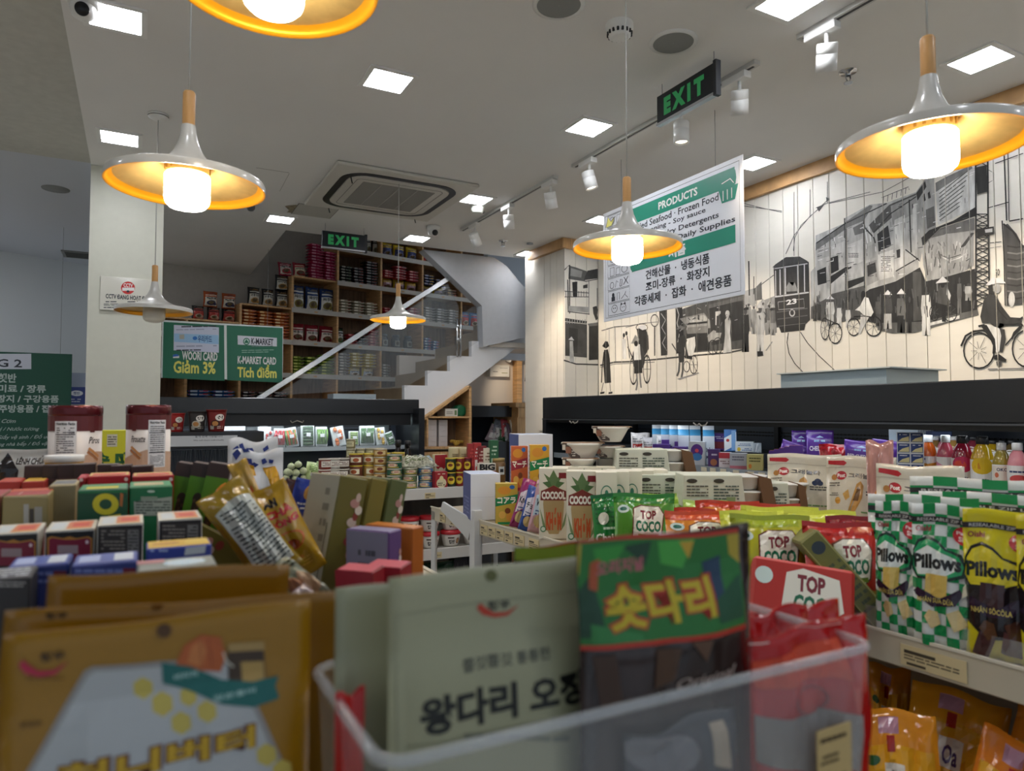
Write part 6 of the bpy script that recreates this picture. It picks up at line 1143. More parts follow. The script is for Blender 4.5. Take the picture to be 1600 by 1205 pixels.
# checkered pillow pouches
def pillows(px, yb, wpx, yt, w, l, yaw, seed, kind='g', base=ST, txt='Pillows'):
    p = pZ(px, yb, ST) if yb else None
    if p is None: loc, H, W = gz(px, yt, wpx, w)
    else:
        w = p.x*_f.x+p.y*_f.y+(p.z-EYE)*_f.z; loc = p; q = pw(px, yt, w); H = q.z-ST; W = wpx*w/F
    W = W/.86
    g, wt = ('#178a4c', '#d4d8d4') if kind == 'g' else ('#c9bc1c', '#2a1e22')
    sh = []
    if kind == 'g':
        for a in range(6):
            for b_ in range(13):
                if (a+b_) % 2: sh.append(('r', a/6, b_/13, (a+1)/6, (b_+1)/13, g))
    else: sh += [('p', '#1d1518', 0, .25, .3, .12, 1, .2, 1, .45, .6, .62, .25, .66, 0, .5), ('p', '#4a2a2a', .1, .02, .3, .0, .4, .14, .2, .18), ('p', '#4a2a2a', .45, .05, .75, .03, .7, .16, .5, .2)]
    sh += [('r', .0, .865, 1, .905, '#2a2a2e'), ('t', 'RESEALABLE ZIP LOCK', .08, .873, .9, .896, '#b8b8b4', .02), ('t', 'Oishi', .06, .80, .28, .84, '#8a2430', .03), ('d', .74, .79, .17, .065, '#b82a34'), ('t', 'Party', .62, .79, .86, .82, '#f0d8d8', .03), ('t', 'Size', .65, .75, .83, .785, '#f0d8d8', .03),
           ('p', '#16342a' if kind == 'g' else '#1a1416', .0, .52, .02, .66, .1, .74, .24, .77, .38, .74, .5, .68, .7, .66, .78, .58, .74, .5, .5, .46, .1, .46), ('p', '#1f9a5c' if kind == 'g' else '#d8c828', .02, .54, .05, .66, .12, .72, .24, .745, .37, .72, .48, .67, .66, .64, .73, .575, .7, .52, .5, .48, .1, .48), ('p', '#dfe4de' if kind == 'g' else '#d0c020', .05, .56, .08, .65, .24, .70, .4, .66, .62, .62, .68, .56, .5, .5, .1, .49),
           ('t', txt, .04, .535, .70, .64, '#1a1c1c', .05), ('p', '#d8b860' if kind == 'g' else '#3a2226', .2, .34, .22, .5, .52, .5, .5, .34), ('p', '#2c1c30', .02, .36, .3, .27, .62, .30, .72, .38, .68, .42, .4, .33, .1, .40), ('t', 'NHÂN SỮA DỪA' if kind == 'g' else 'NHÂN SÔCÔLA', .1, .30, .6, .345, '#c9b45c', .02),
           ('p', '#cdb57e' if kind == 'g' else '#5a3a24', .2, .2, .3, .12, .42, .16, .38, .24, .26, .25), ('p', '#d8c48e' if kind == 'g' else '#4a2c20', .5, .24, .6, .12, .8, .18, .66, .28), ('p', '#e4e0c8', .7, .36, .86, .42, .9, .52, .8, .5, .72, .44)]
    o = bag('pillow_snack_pouch', l, 'pouch', W, H, .07, wt if kind == 'g' else g, sh, 'stand', seed, .9, nu=14, nv=20, rough=.2); put(o, loc, yaw, -3); return o
pillows(1409, 988, 62, 786, 0, 'green and white checkered snack pouch, leftmost of the front pair', -68, 301); pillows(1484, 1008, 86, 791, 0, 'green and white checkered snack pouch, right of the front pair', -68, 302); pillows(1572, 1028, 92, 800, 0, 'yellow chocolate snack pouch at the right picture edge', -66, 303, 'y'); pillows(1665, 1050, 100, 810, 0, 'yellow snack pouch cut off by the right edge', -66, 307, 'y')
for i, (px, yt, wpx, w) in enumerate(((1440, 775, 130, 1.35), (1535, 749, 170, 1.48), (1550, 772, 170, 1.36))): pillows(px, 0, wpx, yt, w, 'checkered snack pouch in the rear row, %s' % ['left one', 'tallest one', 'right one'][i], -58, 304+i)
# lower shelf: orange and yellow noodle packs
for i, (px, yt, wpx, w, c, ro) in enumerate(((1460, 1085, 135, 1.27, '#d8921c', 8), (1570, 1112, 110, 1.17, '#d07a1c', 16), (1385, 1050, 60, 1.45, '#c9801c', 0), (1420, 1130, 120, 1.16, '#d88a20', -6), (1520, 1150, 110, 1.1, '#c9701c', 14), (1640, 1110, 120, 1.2, '#d8921c', 5), (1350, 1120, 90, 1.35, '#c98a24', 0))):
    loc, H, W = gz(px, yt, wpx, w, .86); H = max(.1, H); sh = [('r', .3, .86, .55, .95, '#b8889a'), ('r', .05, .5, .95, .8, '#dda024'), ('r', .35, .52, .6, .7, '#e0d8cc'), ('t', 'Oa', .4, .54, .56, .66, '#4a3a6a', .03), ('d', .2, .72, .1, .03, '#2c5a2c'), ('d', .3, .3, .2, .16, '#c9561c'), ('d', .65, .3, .2, .16, '#d0642c'), ('r', .4, .76, .5, .85, '#a02420')]
    o = bag('orange_snack_bag', 'glossy orange and yellow bag on the lower shelf, %s' % ['under the left price tag', 'under the right price tag', 'beside the clear bin corner', 'front left', 'front middle', 'beyond the right edge', 'behind the clear bin'][i], 'snack bag', W, H, .07, c, sh, 'pillow', 330+i, 1.8, rough=.12); put(o, loc, -62, -14, ro, dz=.001)
# dark packs seen under the shelf, further back
for i, (px, w) in enumerate(((780, 2.6), (805, 2.45), (830, 2.3), (855, 2.2))):
    loc, H, W = gz(px, 848, 40, w, .86); o = carton('navy_pack', 'navy blue box under the snack shelf, %s' % ['first from the upright', 'second from the upright', 'third from the upright', 'last before the pouches'][i], 'box', .1, .12, min(H, .23), '#18243f', {'left': [('l', .15, .2, .85, .5, 4, '#5a6480'), ('r', .1, .6, .5, .9, '#26365c')]}); put(o, GM @ Vector((.1, -.12-.16*i, .86)), 2.66)
# ================================================================ goods in the mural refrigerator
FRS = 1.346
def fx(px, yb, X, base=FRS): p = pX(px, yb, X); return Vector((X, p.y, base))
def wat(px, X): d = ray(px, 647); return X/d.x
def fh(px, yt, X, base): return pX(px, yt, X).z-base
def fbox(name, l, cat, px, wpx, yt, X, c, sh, base=FRS, yaw=-52, d=.06, **k):
    H = fh(px, yt, X, base); W = wpx*wat(px, X)/F/max(.6, math.cos(R(-yaw)-R(28.2)-math.atan((px-800)/F)))
    o = carton(name, l, cat, W, d, H, c, {'front': sh}, **k); put(o, fx(px, 700, X, base), yaw); return o
# milk cartons with gable tops
mk = None
for i, (px, X) in enumerate(((1027, 3.08), (1041, 3.07), (1054, 3.06), (1068, 3.05), (1086, 3.09), (1107, 3.08))):
    if mk is None:
        b = MB(); w = .066; h = .15; b.box(-w/2, -w/2, 0, w/2, w/2, h, C('#ccd3dc', r=.35))
        b.prism([(-w/2, -w/2, h), (w/2, -w/2, h), (w/2, 0, h+.035), (-w/2, 0, h+.035)], (0, 0, .001), C('#3f86b4', r=.35)).prism([(-w/2, w/2, h), (w/2, w/2, h), (w/2, 0, h+.035), (-w/2, 0, h+.035)], (0, 0, .001), C('#3f86b4', r=.35))
        b.prism([(-w/2, -w/2, h), (-w/2, w/2, h), (-w/2, 0, h+.035)], (.001, 0, 0), '#6a7c90').prism([(w/2, -w/2, h), (w/2, w/2, h), (w/2, 0, h+.035)], (-.001, 0, 0), '#6a7c90'); b.box(-w/2, -.004, h+.033, w/2, .004, h+.055, C('#d8dde2'))
        o = b.build('milk_carton'); mk = o
        for f in ('front', 'left', 'right'): decal('printed_'+f, o, w, h, [('t', "Dalat", .12, .42, .88, .6, '#1d2c4a', .04), ('t', 'Milk', .25, .2, .75, .32, '#1d2c4a', .04)], fmap(f, w, w, h))
    else: o = dup(mk)
    put(o, Vector((X, pX(px, 690, X).y, FRS)), -40); o.scale = (1, 1, 1.14); tag(o, 'blue and white milk carton, %s from the left' % ['first', 'second', 'third', 'fourth', 'fifth', 'last'][i], 'milk carton', 'gable-top milk cartons')
for i, (px, yt, w, c) in enumerate(((1000, 676, .13, '#c9c4c4'), (1018, 683, .13, '#b8b4b8'), (1040, 680, .12, '#c8c8cc'))):
    o = bag('frozen_food_bag', 'red and white food bag, %s beside the milk' % ['left', 'middle', 'right'][i], 'bag', w, fh(px, yt, 3.05, FRS), .06, c, [('r', .1, .25, .9, .55, '#b02c2c'), ('t', 'Samjin', .15, .3, .85, .5, '#f0e8e8', .03), ('l', .1, .6, .9, .8, 2, '#7a7a80')], 'pillow', 400+i, 1.6); put(o, fx(px, 700, 3.05), -45, -10)
PUR = '#54308a'
for i, (px, wp, yt, X) in enumerate(((1035, 26, 694, 2.99), (1062, 22, 698, 2.99), (1048, 24, 687, 3.08), (1066, 20, 690, 3.08))):
    fbox('cheese_pack', 'purple cheese pack in the low pile, %s' % ['front left', 'front right', 'rear left', 'rear right'][i], 'cheese', px, wp, yt, X, PUR, [('r', 0, 0, 1, .35, '#c9b890'), ('l', .15, .5, .85, .8, 2, '#c8b8e0')], d=.08)
fbox('cheese_tray', 'white pack with oval blue picture label', 'food pack', 1090, 24, 690, 2.98, '#c9ced4', [('d', .5, .6, .38, .3, '#5a2c86'), ('d', .5, .35, .32, .16, '#3a7ab8'), ('d', .5, .62, .12, .08, '#d84a5a')])
fbox('purple_box', 'upright purple box with red picture', 'box', 1125, 20, 677, 3.16, PUR, [('r', .1, .1, .9, .5, '#8a2a3a'), ('l', .2, .65, .8, .85, 2, '#d8d0e8')], base=1.431)
fbox('tube_box', 'tall white and blue toothpaste-like box', 'box', 1142, 18, 671, 3.12, '#3f74b8', [('p', '#dfe4ea', 0, 0, 1, .3, 1, .9, 0, .6), ('d', .3, .5, .14, .07, '#b83a34'), ('r', .6, .05, .95, .95, '#7aa6d8')], base=1.431)
fbox('butter_box', 'white and blue butter carton on the upper step', 'box', 1164, 27, 690, 3.14, '#cdd4da', [('l', .15, .55, .85, .85, 2, '#4a6a9a'), ('d', .2, .25, .1, .2, '#d8b83c'), ('l', .35, .1, .9, .4, 2, '#3a5a9a')], base=1.431)
fbox('clear_pack', 'clear glossy pack beside the butter carton', 'pack', 1184, 12, 692, 3.14, C('#9aa4ae', r=.1, n=.3, ns=(60, 60, 30)), [('s', '#d8dde2', .08, .3, .1, .5, .9)], base=1.431)
for i, (px, wp, yt, c, sh) in enumerate(((1116, 17, 702, '#4a2c6a', [('l', .2, .6, .8, .8, 1, '#d8d0e8'), ('d', .5, .25, .3, .2, '#a86a4a')]), (1133, 17, 707, '#d8cdd0', [('r', 0, .62, 1, 1, '#c23a48'), ('l', .1, .2, .9, .5, 2, '#8a6a70')]), (1154, 25, 708, '#a8aab4', [('l', .15, .5, .85, .85, 2, '#5a5a6a'), ('r', 0, 0, 1, .2, '#b86a78')]), (1180, 24, 710, '#b8b070', [('l', .15, .5, .85, .85, 2, '#5a5a2a'), ('d', .2, .25, .1, .15, '#c87a2c')]))):
    fbox('butter_carton', ['small purple dairy box at the rail', 'small red and white dairy box at the rail', 'small grey butter carton at the rail', 'small yellow-green butter carton at the rail'][i], 'box', px, wp, yt, 2.98, c, sh)
# cheese
def cheese(px, wp, yt, X, txt, c2, l, base=FRS, roll=0, y2=-58):
    H = fh(px, yt, X, base); W = wp*wat(px, X)/F*1.1
    o = bag('cheese_bag', l, 'cheese', W, H, .03, PUR, [('t', txt, .12, .52, .88, .63, '#e0d8ea', .03), ('l', .3, .7, .7, .8, 1, '#8ab0d8'), ('r', 0, .2, 1, .42, c2), ('l', .1, .05, .9, .15, 2, '#c8b8a0'), ('p', '#a8c0e0', .35, .82, .5, .87, .65, .82)], 'flat', 420+px, .5); put(o, fx(px, 710, X, base), y2, -4, roll)
cheese(1252, 26, 673, 3.10, 'GOUDA', '#d88a2c', 'purple gouda bag standing upright'); cheese(1281, 36, 672, 3.08, 'CHEDDAR', '#2c7a5c', 'purple cheddar bag standing upright beside the gouda')
cheese(1228, 36, 690, 3.02, 'CHEESE', '#d8802c', 'purple and orange cheese bag leaning left of the gouda', roll=18); cheese(1341, 46, 689, 3.04, 'RED CHEDDAR', '#c8702c', 'purple red cheddar bag leaning beside the net bag', roll=6); cheese(1374, 34, 687, 3.0, 'MOZZARELLA', '#8a80a8', 'purple mozzarella bag beside the blister packs', roll=8)
o = bag('red_net_bag', 'round shiny red bag between the cheese bags', 'bag', .13, fh(1302, 694, 3.0, FRS), .09, C('#b0202a', r=.1, n=.5, ns=(50, 50, 50)), [('d', .5, .4, .12, .2, '#e8d8d0')], 'pillow', 441, 1.5); put(o, fx(1302, 710, 3.0), -58)
for i in range(5): fbox('cheese_slice_pack', 'orange and purple sliced cheese pack, %s in the fan' % ['first', 'second', 'third', 'fourth', 'fifth'][i], 'cheese', 1212+i*8, 20, 704-i*2, 2.97+.012*i, '#c9763c', [('r', 0, .5, 1, 1, PUR), ('l', .1, .1, .9, .4, 1, '#e0c0a0')], d=.02)
# blister packs
for i in range(7):
    px = 1412+i*4; H = fh(1412, 664, 3.12, FRS); o = MB().box(-.06, -.002, 0, .06, .002, H, C('#a9b8c6', r=.2)).build('blister_card', bevel=.001); tag(o, 'pale grey blister card, %s in the row behind the yoghurt panel' % ['first', 'second', 'third', 'fourth', 'fifth', 'sixth', 'seventh'][i], 'card', 'row of blister cards'); put(o, (3.12+.022*i, pX(px, 700, 3.12+.022*i).y, FRS), -66)
    if i == 0: decal('card_print', o, .12, H, [('r', .02, .48, .3, .66, '#c04a50'), ('l', .05, .1, .5, .4, 4, '#6a7a8a')], lambda x, y: ((x, -.002, y), (0, -1, 0)))
H = fh(1423, 676, 2.95, FRS); b = [('r', 0, 0, 1, 1, '#d8dce0')]
for k in range(5):
    for j in range(2): b += [('r', .03+.5*j, .02+k*.2, .48+.5*j, .19+k*.2, '#26407c'), ('p', '#d8d09a', .05+.5*j, .03+k*.2, .46+.5*j, .03+k*.2, .46+.5*j, .13+k*.2, .2+.5*j, .09+k*.2), ('l', .1+.5*j, .14+k*.2, .4+.5*j, .18+k*.2, 1, '#e0e4ea')]
o = carton('cheese_portion_box', 'blue and yellow box of small cheese portions, two columns', 'box', .1, .03, H, '#c9d0d8', {'front': b}); put(o, fx(1423, 720, 2.95), -62)
for i in range(3):
    px = 1448+i*12; H = fh(px, 674, 3.25, FRS); o = carton('blue_pack', 'blue and white pack behind the juice bottles, %s' % ['left', 'middle', 'right'][i], 'pack', .08, .05, H, '#3a5288', {'front': [('l', .1, .7, .9, .95, 2, '#c8d0e0')]}); put(o, fx(px, 700, 3.25), -62)
# juice bottles
def juice(px, yt, X, wpx, c, lab, cap, l, txt=None, cl='#e4e4e2', base=FRS, z=0):
    H = fh(px, yt, X, base); R1 = wpx/2*wat(px, X)/F
    o = lathe_thing('juice_bottle', l, 'bottle', [(R1*.9, 0), (R1, .008), (R1, H*.52), (R1*.96, H*.62), (R1*.7, H*.78), (R1*.42, H*.86), (R1*.42, H*.88)], C(c, r=.08, coat=.5), 24)
    MB().lathe([(R1*.5, H*.86), (R1*.52, H*.865), (R1*.52, H*.99), (R1*.48, H)], C(cap, r=.35), 20).build('cap', o)
    sh = [('r', 0, 0, 1, 1, cl)]+lab
    if txt: sh += [('t', txt, .22, .14, .82, .32, '#1c2440', .05), ('t', 'ZERO.', .22, .04, .5, .1, '#5a5a70', .02)]
    wrap(o, R1, sh, R1*2.9, H*.5, H*.08); put(o, fx(px, 720, X, base), -62); return o
W_, K_ = '#d8dcde', '#26282c'
juice(1451, 680, 3.02, 25, '#b8561c', [('p', '#d8922c', 0, .35, .5, .45, 1, .35, 1, .8, .5, .7, 0, .8), ('r', .1, .85, .4, .93, '#4a4a8a')], W_, 'orange juice bottle with white cap at the left of the row')
juice(1478, 680, 3.0, 25, '#b04a5c', [('p', '#d888a8', 0, .2, .5, .35, 1, .2, 1, .85, .5, .65, 0, .85)], W_, 'pink juice bottle with white cap')
juice(1504, 681, 2.97, 30, '#8a1c34', [('d', .5, .78, .34, .3, '#c0285a'), ('d', .42, .76, .2, .17, '#d84a3a')], K_, 'red dragonfruit juice bottle with black cap', 'arllin')
juice(1535, 682, 2.95, 32, '#c9a41c', [('d', .48, .78, .34, .3, '#d8b41c'), ('p', '#c9861c', .2, .7, .45, .66, .4, .9)], K_, 'yellow mango juice bottle with black cap', 'arllin')
juice(1565, 692, 2.9, 25, '#8a7a24', [('r', .1, .35, .9, .95, '#e0d8cc'), ('d', .3, .6, .08, .1, '#c86a4a'), ('t', 'OKO', .3, .75, .7, .88, '#2a3a5a', .03)], W_, 'green tea bottle with white cap and pale label')
juice(1590, 692, 2.88, 28, '#c9808a', [('d', .5, .5, .3, .16, '#c84a4a'), ('l', .2, .7, .8, .85, 1, '#2c3c6a')], W_, 'pale pink drink bottle with white cap at the right edge'); juice(1620, 694, 2.86, 28, '#c9808a', [('d', .5, .5, .3, .16, '#c84a4a')], W_, 'pale pink drink bottle beyond the right edge')
for i in range(9):
    px = 1462+i*15; juice(px, 682 if i < 5 else 688, 3.16, 22, ['#8a6a3a', '#b06a7a', '#b08a4a', '#7a2c3c', '#7a2c3c', '#a8881c', '#a8881c', '#5a4a2c', '#5a4a2c'][i], [], W_ if i < 3 else K_, 'juice bottle in the second row, number %s from the left' % ['one', 'two', 'three', 'four', 'five', 'six', 'seven', 'eight', 'nine'][i], base=FRS+.085)
# ================================================================ near shelf, boxes and bags
def nz_(px, yt, wpx, w, base=ST): return gz(px, yt, wpx, w, base)
# two biscuit tins
def tin(px, yt, wpx, w, l, side, yaw):
    loc, H, W = nz_(px, yt, wpx, w, 1.441); R1 = W/2
    o = lathe_thing('wafer_tin', l, 'tin', [(R1*.97, 0), (R1, .004), (R1, H-.02)], C('#d8cfc8', r=.3), 36); MB().lathe([(R1*1.02, H-.022), (R1*1.03, H-.018), (R1*1.03, H-.006), (R1*1.0, H), (R1*.96, H), (R1*.95, H-.005)], C('#5a1c22', r=.2, m=.4), 36).build('lid', o)
    ww = R1*4.2
    sh = [('r', 0, .84, 1, 1, '#5e2024'), ('r', 0, -.72, 1, .0, '#c9a890'), ('p', '#c9a890', .0, 0, 1, 0, 1, .3, .6, .36, .3, .2, 0, .35)]
    n = .2 if side else .62
    sh += [('r', n, .04, n+.2, .9, '#e0e0e2'), ('t', 'Nutrition Facts', n+.015, .83, n+.185, .88, '#15151a', .03), ('l', n+.02, .3, n+.18, .8, 13, '#5a5a60'), ('r', n+.01, .66, n+.19, .675, '#15151a'), ('t', '120', n+.14, .68, n+.185, .72, '#15151a', .03), ('r', n+.01, .30, n+.19, .315, '#15151a'), ('l', n+.02, .06, n+.18, .27, 9, '#8a8a8e')]
    m = .5 if side else .42
    sh += [('t', 'Pirou' if side else 'Pirouette', m+.01, .5, m+(.14 if side else .17), .62, '#2a1c1c', .01, .3), ('s', '#b0764a', .028, m, .36, m+.12, .2), ('s', '#c9905c', .028, m+.01, .42, m+.13, .26), ('s', '#8a5430', .005, m, .38, m+.12, .22), ('r', m+.02, .7, m+.07, .74, '#5e2024')]
    wrap(o, R1, [tuple(.42+.58*v if isinstance(v, (int, float)) and ((t[0] in 'rl' and i in (2, 4)) or (t[0] == 't' and i in (3, 5)) or (t[0] == 'p' and i > 1 and i % 2 == 1) or (t[0] == 's' and i > 2 and i % 2 == 0)) else v for i, v in enumerate(t)) if not (t[0] == 'r' and t[2] == .84) else t for t in sh], ww, H-.022, .001); put(o, loc, yaw); return o
tin(119, 634, 72, 1.5, 'round wafer tin with nutrition table, in front of the green aisle board', 1, 30); tin(233, 633, 62, 1.56, 'round wafer tin in front of the pillar, nutrition table at right', 0, -30)
loc, H, W = nz_(101, 711, 54, 1.36, 1.441); o = lathe_thing('yellow_tub', 'small yellow tub with white lid before the left tin', 'tub', [(W*.44, 0), (W*.48, H-.012)], '#c9952a', 24); MB().lathe([(W*.5, H-.013), (W*.5, H-.002), (W*.48, H)], WHT, 24).build('lid', o); o.location = loc
loc, H, W = nz_(178, 672, 58, 1.75, 1.441); o = carton('lime_box', 'lime green box with dark green Korean letters between the tins', 'box', W, .05, H, '#b9bd2c', {'front': [('r', 0, .0, 1, .42, '#3c3a36'), ('d', .45, .18, .22, .12, '#8a5a48'), ('t', '숏 대', .05, .46, .95, .68, '#1c5a34', .06), ('r', .38, .76, .62, .94, '#b8bcae'), ('l', .4, .78, .6, .92, 4, '#2a2a2a')]}); put(o, loc, -6)
loc, H, W = nz_(45, 702, 90, 1.45, 1.441); o = bag('black_white_pack', 'white-topped black striped pack at the left edge below the aisle board', 'pack', W, H, .05, '#a8a8a4', [('t', 'LÊNH CHỨA CHA', .35, .78, .98, .9, '#2a1c1c', .03), ('p', '#1e1a1c', 0, 0, .35, .2, .4, .7, .2, .95, 0, .6), ('l', .0, .1, .4, .6, 4, '#8a868a')], 'flat', 501, .8); put(o, loc, -5)
for i in range(2):
    loc, H, W = nz_(30+i*20, 735, 30, 1.4, 1.441)
# row of dark brown chocolate boxes behind
BRN = '#33221f'
for i in range(7):
    px = 50+i*30; loc, H, W = nz_(px, 724+abs(i-3)*1.0, 29, 1.28); o = carton('chocolate_box', 'dark brown chocolate box seen from its top edge, %s in the rear row' % ['first', 'second', 'third', 'fourth', 'fifth', 'sixth', 'seventh'][i], 'box', W*.97, .035, H, BRN, {'front': [('l', .1, .85, .9, .95, 1, '#5a4440')]}); put(o, loc, -4+rs.uniform(-3, 3), 0, rs.uniform(-2, 2))
for i in range(3):
    loc, H, W = nz_(281+i*24, 724, 34, 1.2-.01*i); W *= .95
    sh = [('r', 0, .93, 1, 1, '#3a2523'), ('r', 0, 0, 1, .93, '#5a901c'), ('s', '#3f2a1c', .34, .42, .55, .5, .68), ('s', '#4a3020', .34, .5, .66, .52, .82), ('d', .52, .82, .2, .03, '#3f2a1c')]+[('d', .42+.1*(k % 3), .60+.023*k, .06, .010, '#6a4630') for k in range(10)]
    o = carton('green_chocolate_box', 'lime green chocolate box with brown top, %s of three leaning' % ['left', 'middle', 'right'][i], 'box', W, .04, H, '#3a2523', {'front': sh}); put(o, loc+Vector((-.045, 0, 0)), -10, 0, 11); o.scale = (1, 1, 1.02)
# rows of cartons, prints laid out in the photograph's pixels and carried onto the real front faces
def box4(name, x0, x1, yf, w, d, c, fr, l, top=None, mats=None, right=None, cat='box'):
    p = pw((x0+x1)/2, yf, w); Y = p.y; a_, b_ = pY(x0, yf, Y), pY(x1, yf, Y); W = b_.x-a_.x; cx = (a_.x+b_.x)/2; H = p.z-ST
    f = {}
    if top: f['top'] = top
    if right: f['right'] = right
    o = carton(name, l, cat, W, d, H, c, f, mats, bev=.0018); o.location = (cx, Y+d/2, ST)
    if fr: decal('printed_front', o, 1, 1, fr, lambda x, y: ((x, -d/2, y), (0, -1, 0)), tf=lambda u, v: (lambda q: (max(-W/2+.001, min(W/2-.001, q.x-cx)), min(H-.001, q.z-ST)))(pY(u, v, Y)), off=5e-4)
    return o
for i, (a_, b_) in enumerate(((-5, 33), (34, 70))): box4('orange_top_box', a_, b_, 752, 1.2, .08, '#a8342c', [], 'box with orange and yellow top behind the tan carton, %s' % ('left' if i == 0 else 'right'), mats={'top': '#c9a02c' if i else '#b8482c'})
for i, (a_, b_) in enumerate(((137, 203), (207, 272))): box4('red_box', a_, b_, 743, 1.14, .07, '#b01420', [('d', a_+60, 749, 3, 3, '#f0d8d0')], 'glossy red box with yellow top edge, %s of two' % ('left' if i == 0 else 'right'), mats={'top': '#c9a85a'}, top=[('r', .1, .1, .9, .6, '#c8302c')])
box4('red_box', 121, 136, 746, 1.14, .07, '#a81c28', [('d', 127, 750, 3, 3, '#f0d8d0')], 'narrow red box squeezed beside the tan ribbed carton')
box4('ribbed_box', 76, 119, 758, 1.06, .1, '#a89a72', [('r', 78+i*3.2, 870, 79.4+i*3.2, 756, '#8c8060') for i in range(13)], 'tan ribbed carton beside the green box', top=[('r', .1, .2, .9, .8, '#6a6e72')])
box4('green_box', 121, 200, 765, .98, .09, '#0d4a30', [('c', 165, 788, 20.5, 17, .52, '#c9c024'), ('p', '#a8642c', 188,770, 193,772, 191,792, 187,790), ('p', '#c9b424', 169,806, 189,803, 188,814, 170,815), ('p', '#127040', 121,765, 200,765, 200,770, 121,771)], 'dark green box with big yellow ring', top=[('r', .15, .1, .8, .5, '#c9c024'), ('r', .1, .6, .9, .9, '#2c8a5a')], mats={'top': '#1c7a4c'})
box4('green_box', 202, 270, 760, 1.02, .09, '#0f6e42', [('p', '#a5ada0', 209,784, 270,776, 270,806, 210,806), ('l', 212, 804, 266, 782, 5, '#3f4a44'), ('d', 236, 768, 6, 2, '#b8d0c0'), ('r', 220, 782, 246, 776, '#8a9a88')], 'mid green box showing its white information panel', top=[('r', .1, .2, .8, .7, '#b8a87c')], mats={'top': '#1c8a54'})
box4('tan_box', 4, 76, 774, .98, .1, '#9a8a5a', [('r', 37, 870, 45, 788, '#b8b4ac'), ('r', 46, 870, 53, 795, '#4a423c'), ('r', 54, 870, 66, 792, '#a8a49c'), ('r', 4, 778, 76, 774, '#b8a878')], 'tan carton with red top near the left edge', mats={'top': '#a8383c'}, top=[('r', 0, .6, 1, 1, '#c8603c'), ('r', .3, .1, .34, .5, '#d0a8a0')])
box4('tan_box', -60, 2, 776, .97, .1, '#8a5a48', [], 'brown carton cut by the left edge', mats={'top': '#a8484c'})
PT = [('r', .0, .0, 1, 1, '#cfcabc'), ('r', .08, .15, .35, .85, '#c8ced0'), ('r', .4, .1, .92, .9, '#d07a50'), ('r', .5, .3, .85, .7, '#c84838'), ('r', .42, .1, .9, .2, '#d8a040')]
def pf(a_, b_, y): return [('r', a_, y+60, b_, y, '#14110e'), ('p', '#b0782c', a_+4,y+50, a_+4,y+12, a_+10,y+9, (a_+b_)/2-10,y+12, (a_+b_)/2,y+9, (a_+b_)/2+10,y+12, b_-10,y+9, b_-4,y+12, b_-4,y+50), ('p', '#7a1230', a_+6.5,y+50, a_+6.5,y+14, a_+12,y+11.5, (a_+b_)/2-8,y+14.5, (a_+b_)/2+8,y+14.5, b_-12,y+11.5, b_-6.5,y+14, b_-6.5,y+50), ('r', a_+20, y+36, a_+52, y+23, '#9a868a'), ('d', b_-12, y+18, 2.5, 3, '#e0c8d0')]
def pbk(a_, b_, y): return [('r', a_, y+60, b_, y, '#1d1916'), ('r', a_+4, y+60, b_-4, y+5, '#37312c'), ('l', a_+6, y+40, a_+(b_-a_)*.6, y+7, 6, '#8a8478'), ('r', a_+(b_-a_)*.66, y+60, a_+(b_-a_)*.9, y+8, '#7c7a74'), ('l', a_+(b_-a_)*.68, y+40, a_+(b_-a_)*.88, y+9, 6, '#2a2824')]
RS = [('p', '#8c1430', 0, 0, .9, 0, .9, 1, .5, .9, 0, .8), ('r', .9, .0, 1, 1, '#cfcabc')]
for i, (a_, b_, y, w, f, t) in enumerate(((-18, 60, 834, .86, pf, 'black and crimson pie box, leftmost of the row'), (70, 148, 829, .86, pf, 'black and crimson pie box with gold frame, second of the row'), (152, 224, 820, .88, pbk, 'pie box turned to its dark printed back, third of the row'), (248, 316, 812, .92, pbk, 'pie box turned to its back at the end of the row'))):
    box4('pie_box', a_, b_, y, w, .085, '#d8d4cc', f(a_, b_, y), t, top=PT, right=RS)
BT = [('r', .08, .2, .4, .8, '#a8b4d8'), ('r', .62, .15, .92, .85, '#c8cfd8'), ('r', .45, .2, .55, .8, '#3a50a0')]
for i, (a_, b_, y, w) in enumerate(((10, 108, 884, .73), (112, 216, 880, .73))): box4('blue_box', a_, b_, y, w, .06, '#28387c', [('l', a_+5, y+30, b_-10, y+6, 2, '#6a78b8'), ('r', b_-24, y+30, b_-4, y+8, '#6a1830')], 'blue box with white label on top, %s of two in front of the pie boxes' % ('left' if i == 0 else 'right'), top=BT, mats={'top': '#43549f'})
box4('blue_yellow_box', 229, 331, 854, .78, .05, '#33449a', [('p', '#c4ccd4', 288,868, 320,864, 322,852, 290,856), ('l', 235, 864, 262, 857, 1, '#a8b8e0')], 'blue box with yellow top in front of the last pie box', mats={'top': '#d0a81c'}, top=[('r', .6, .2, .95, .8, '#d8b83c'), ('l', .1, .3, .5, .7, 1, '#b87a1c')])
box4('silver_packet', 214, 340, 888, .69, .055, '#5c625c', [('l', 220, 905, 300, 892, 2, '#a8a8a0')], 'silver grey packet with pale blue oval lying before the blue boxes', top=[('d', .6, .5, .28, .3, '#a8c8d8'), ('l', .38, .25, .84, .75, 5, '#e0e4e8'), ('r', .0, .6, .35, .95, '#a86a70')], mats={'top': '#7a7f78'}, cat='packet')
box4('black_silver_packet', -30, 48, 905, .66, .06, '#26262a', [('l', -10, 918, 40, 908, 2, '#a8a8a8')], 'black packet with silver print at the left edge behind the mustard pouches', top=[('l', .1, .1, .9, .9, 4, '#d0d4d8')], mats={'top': '#4a4a50'}, cat='packet')
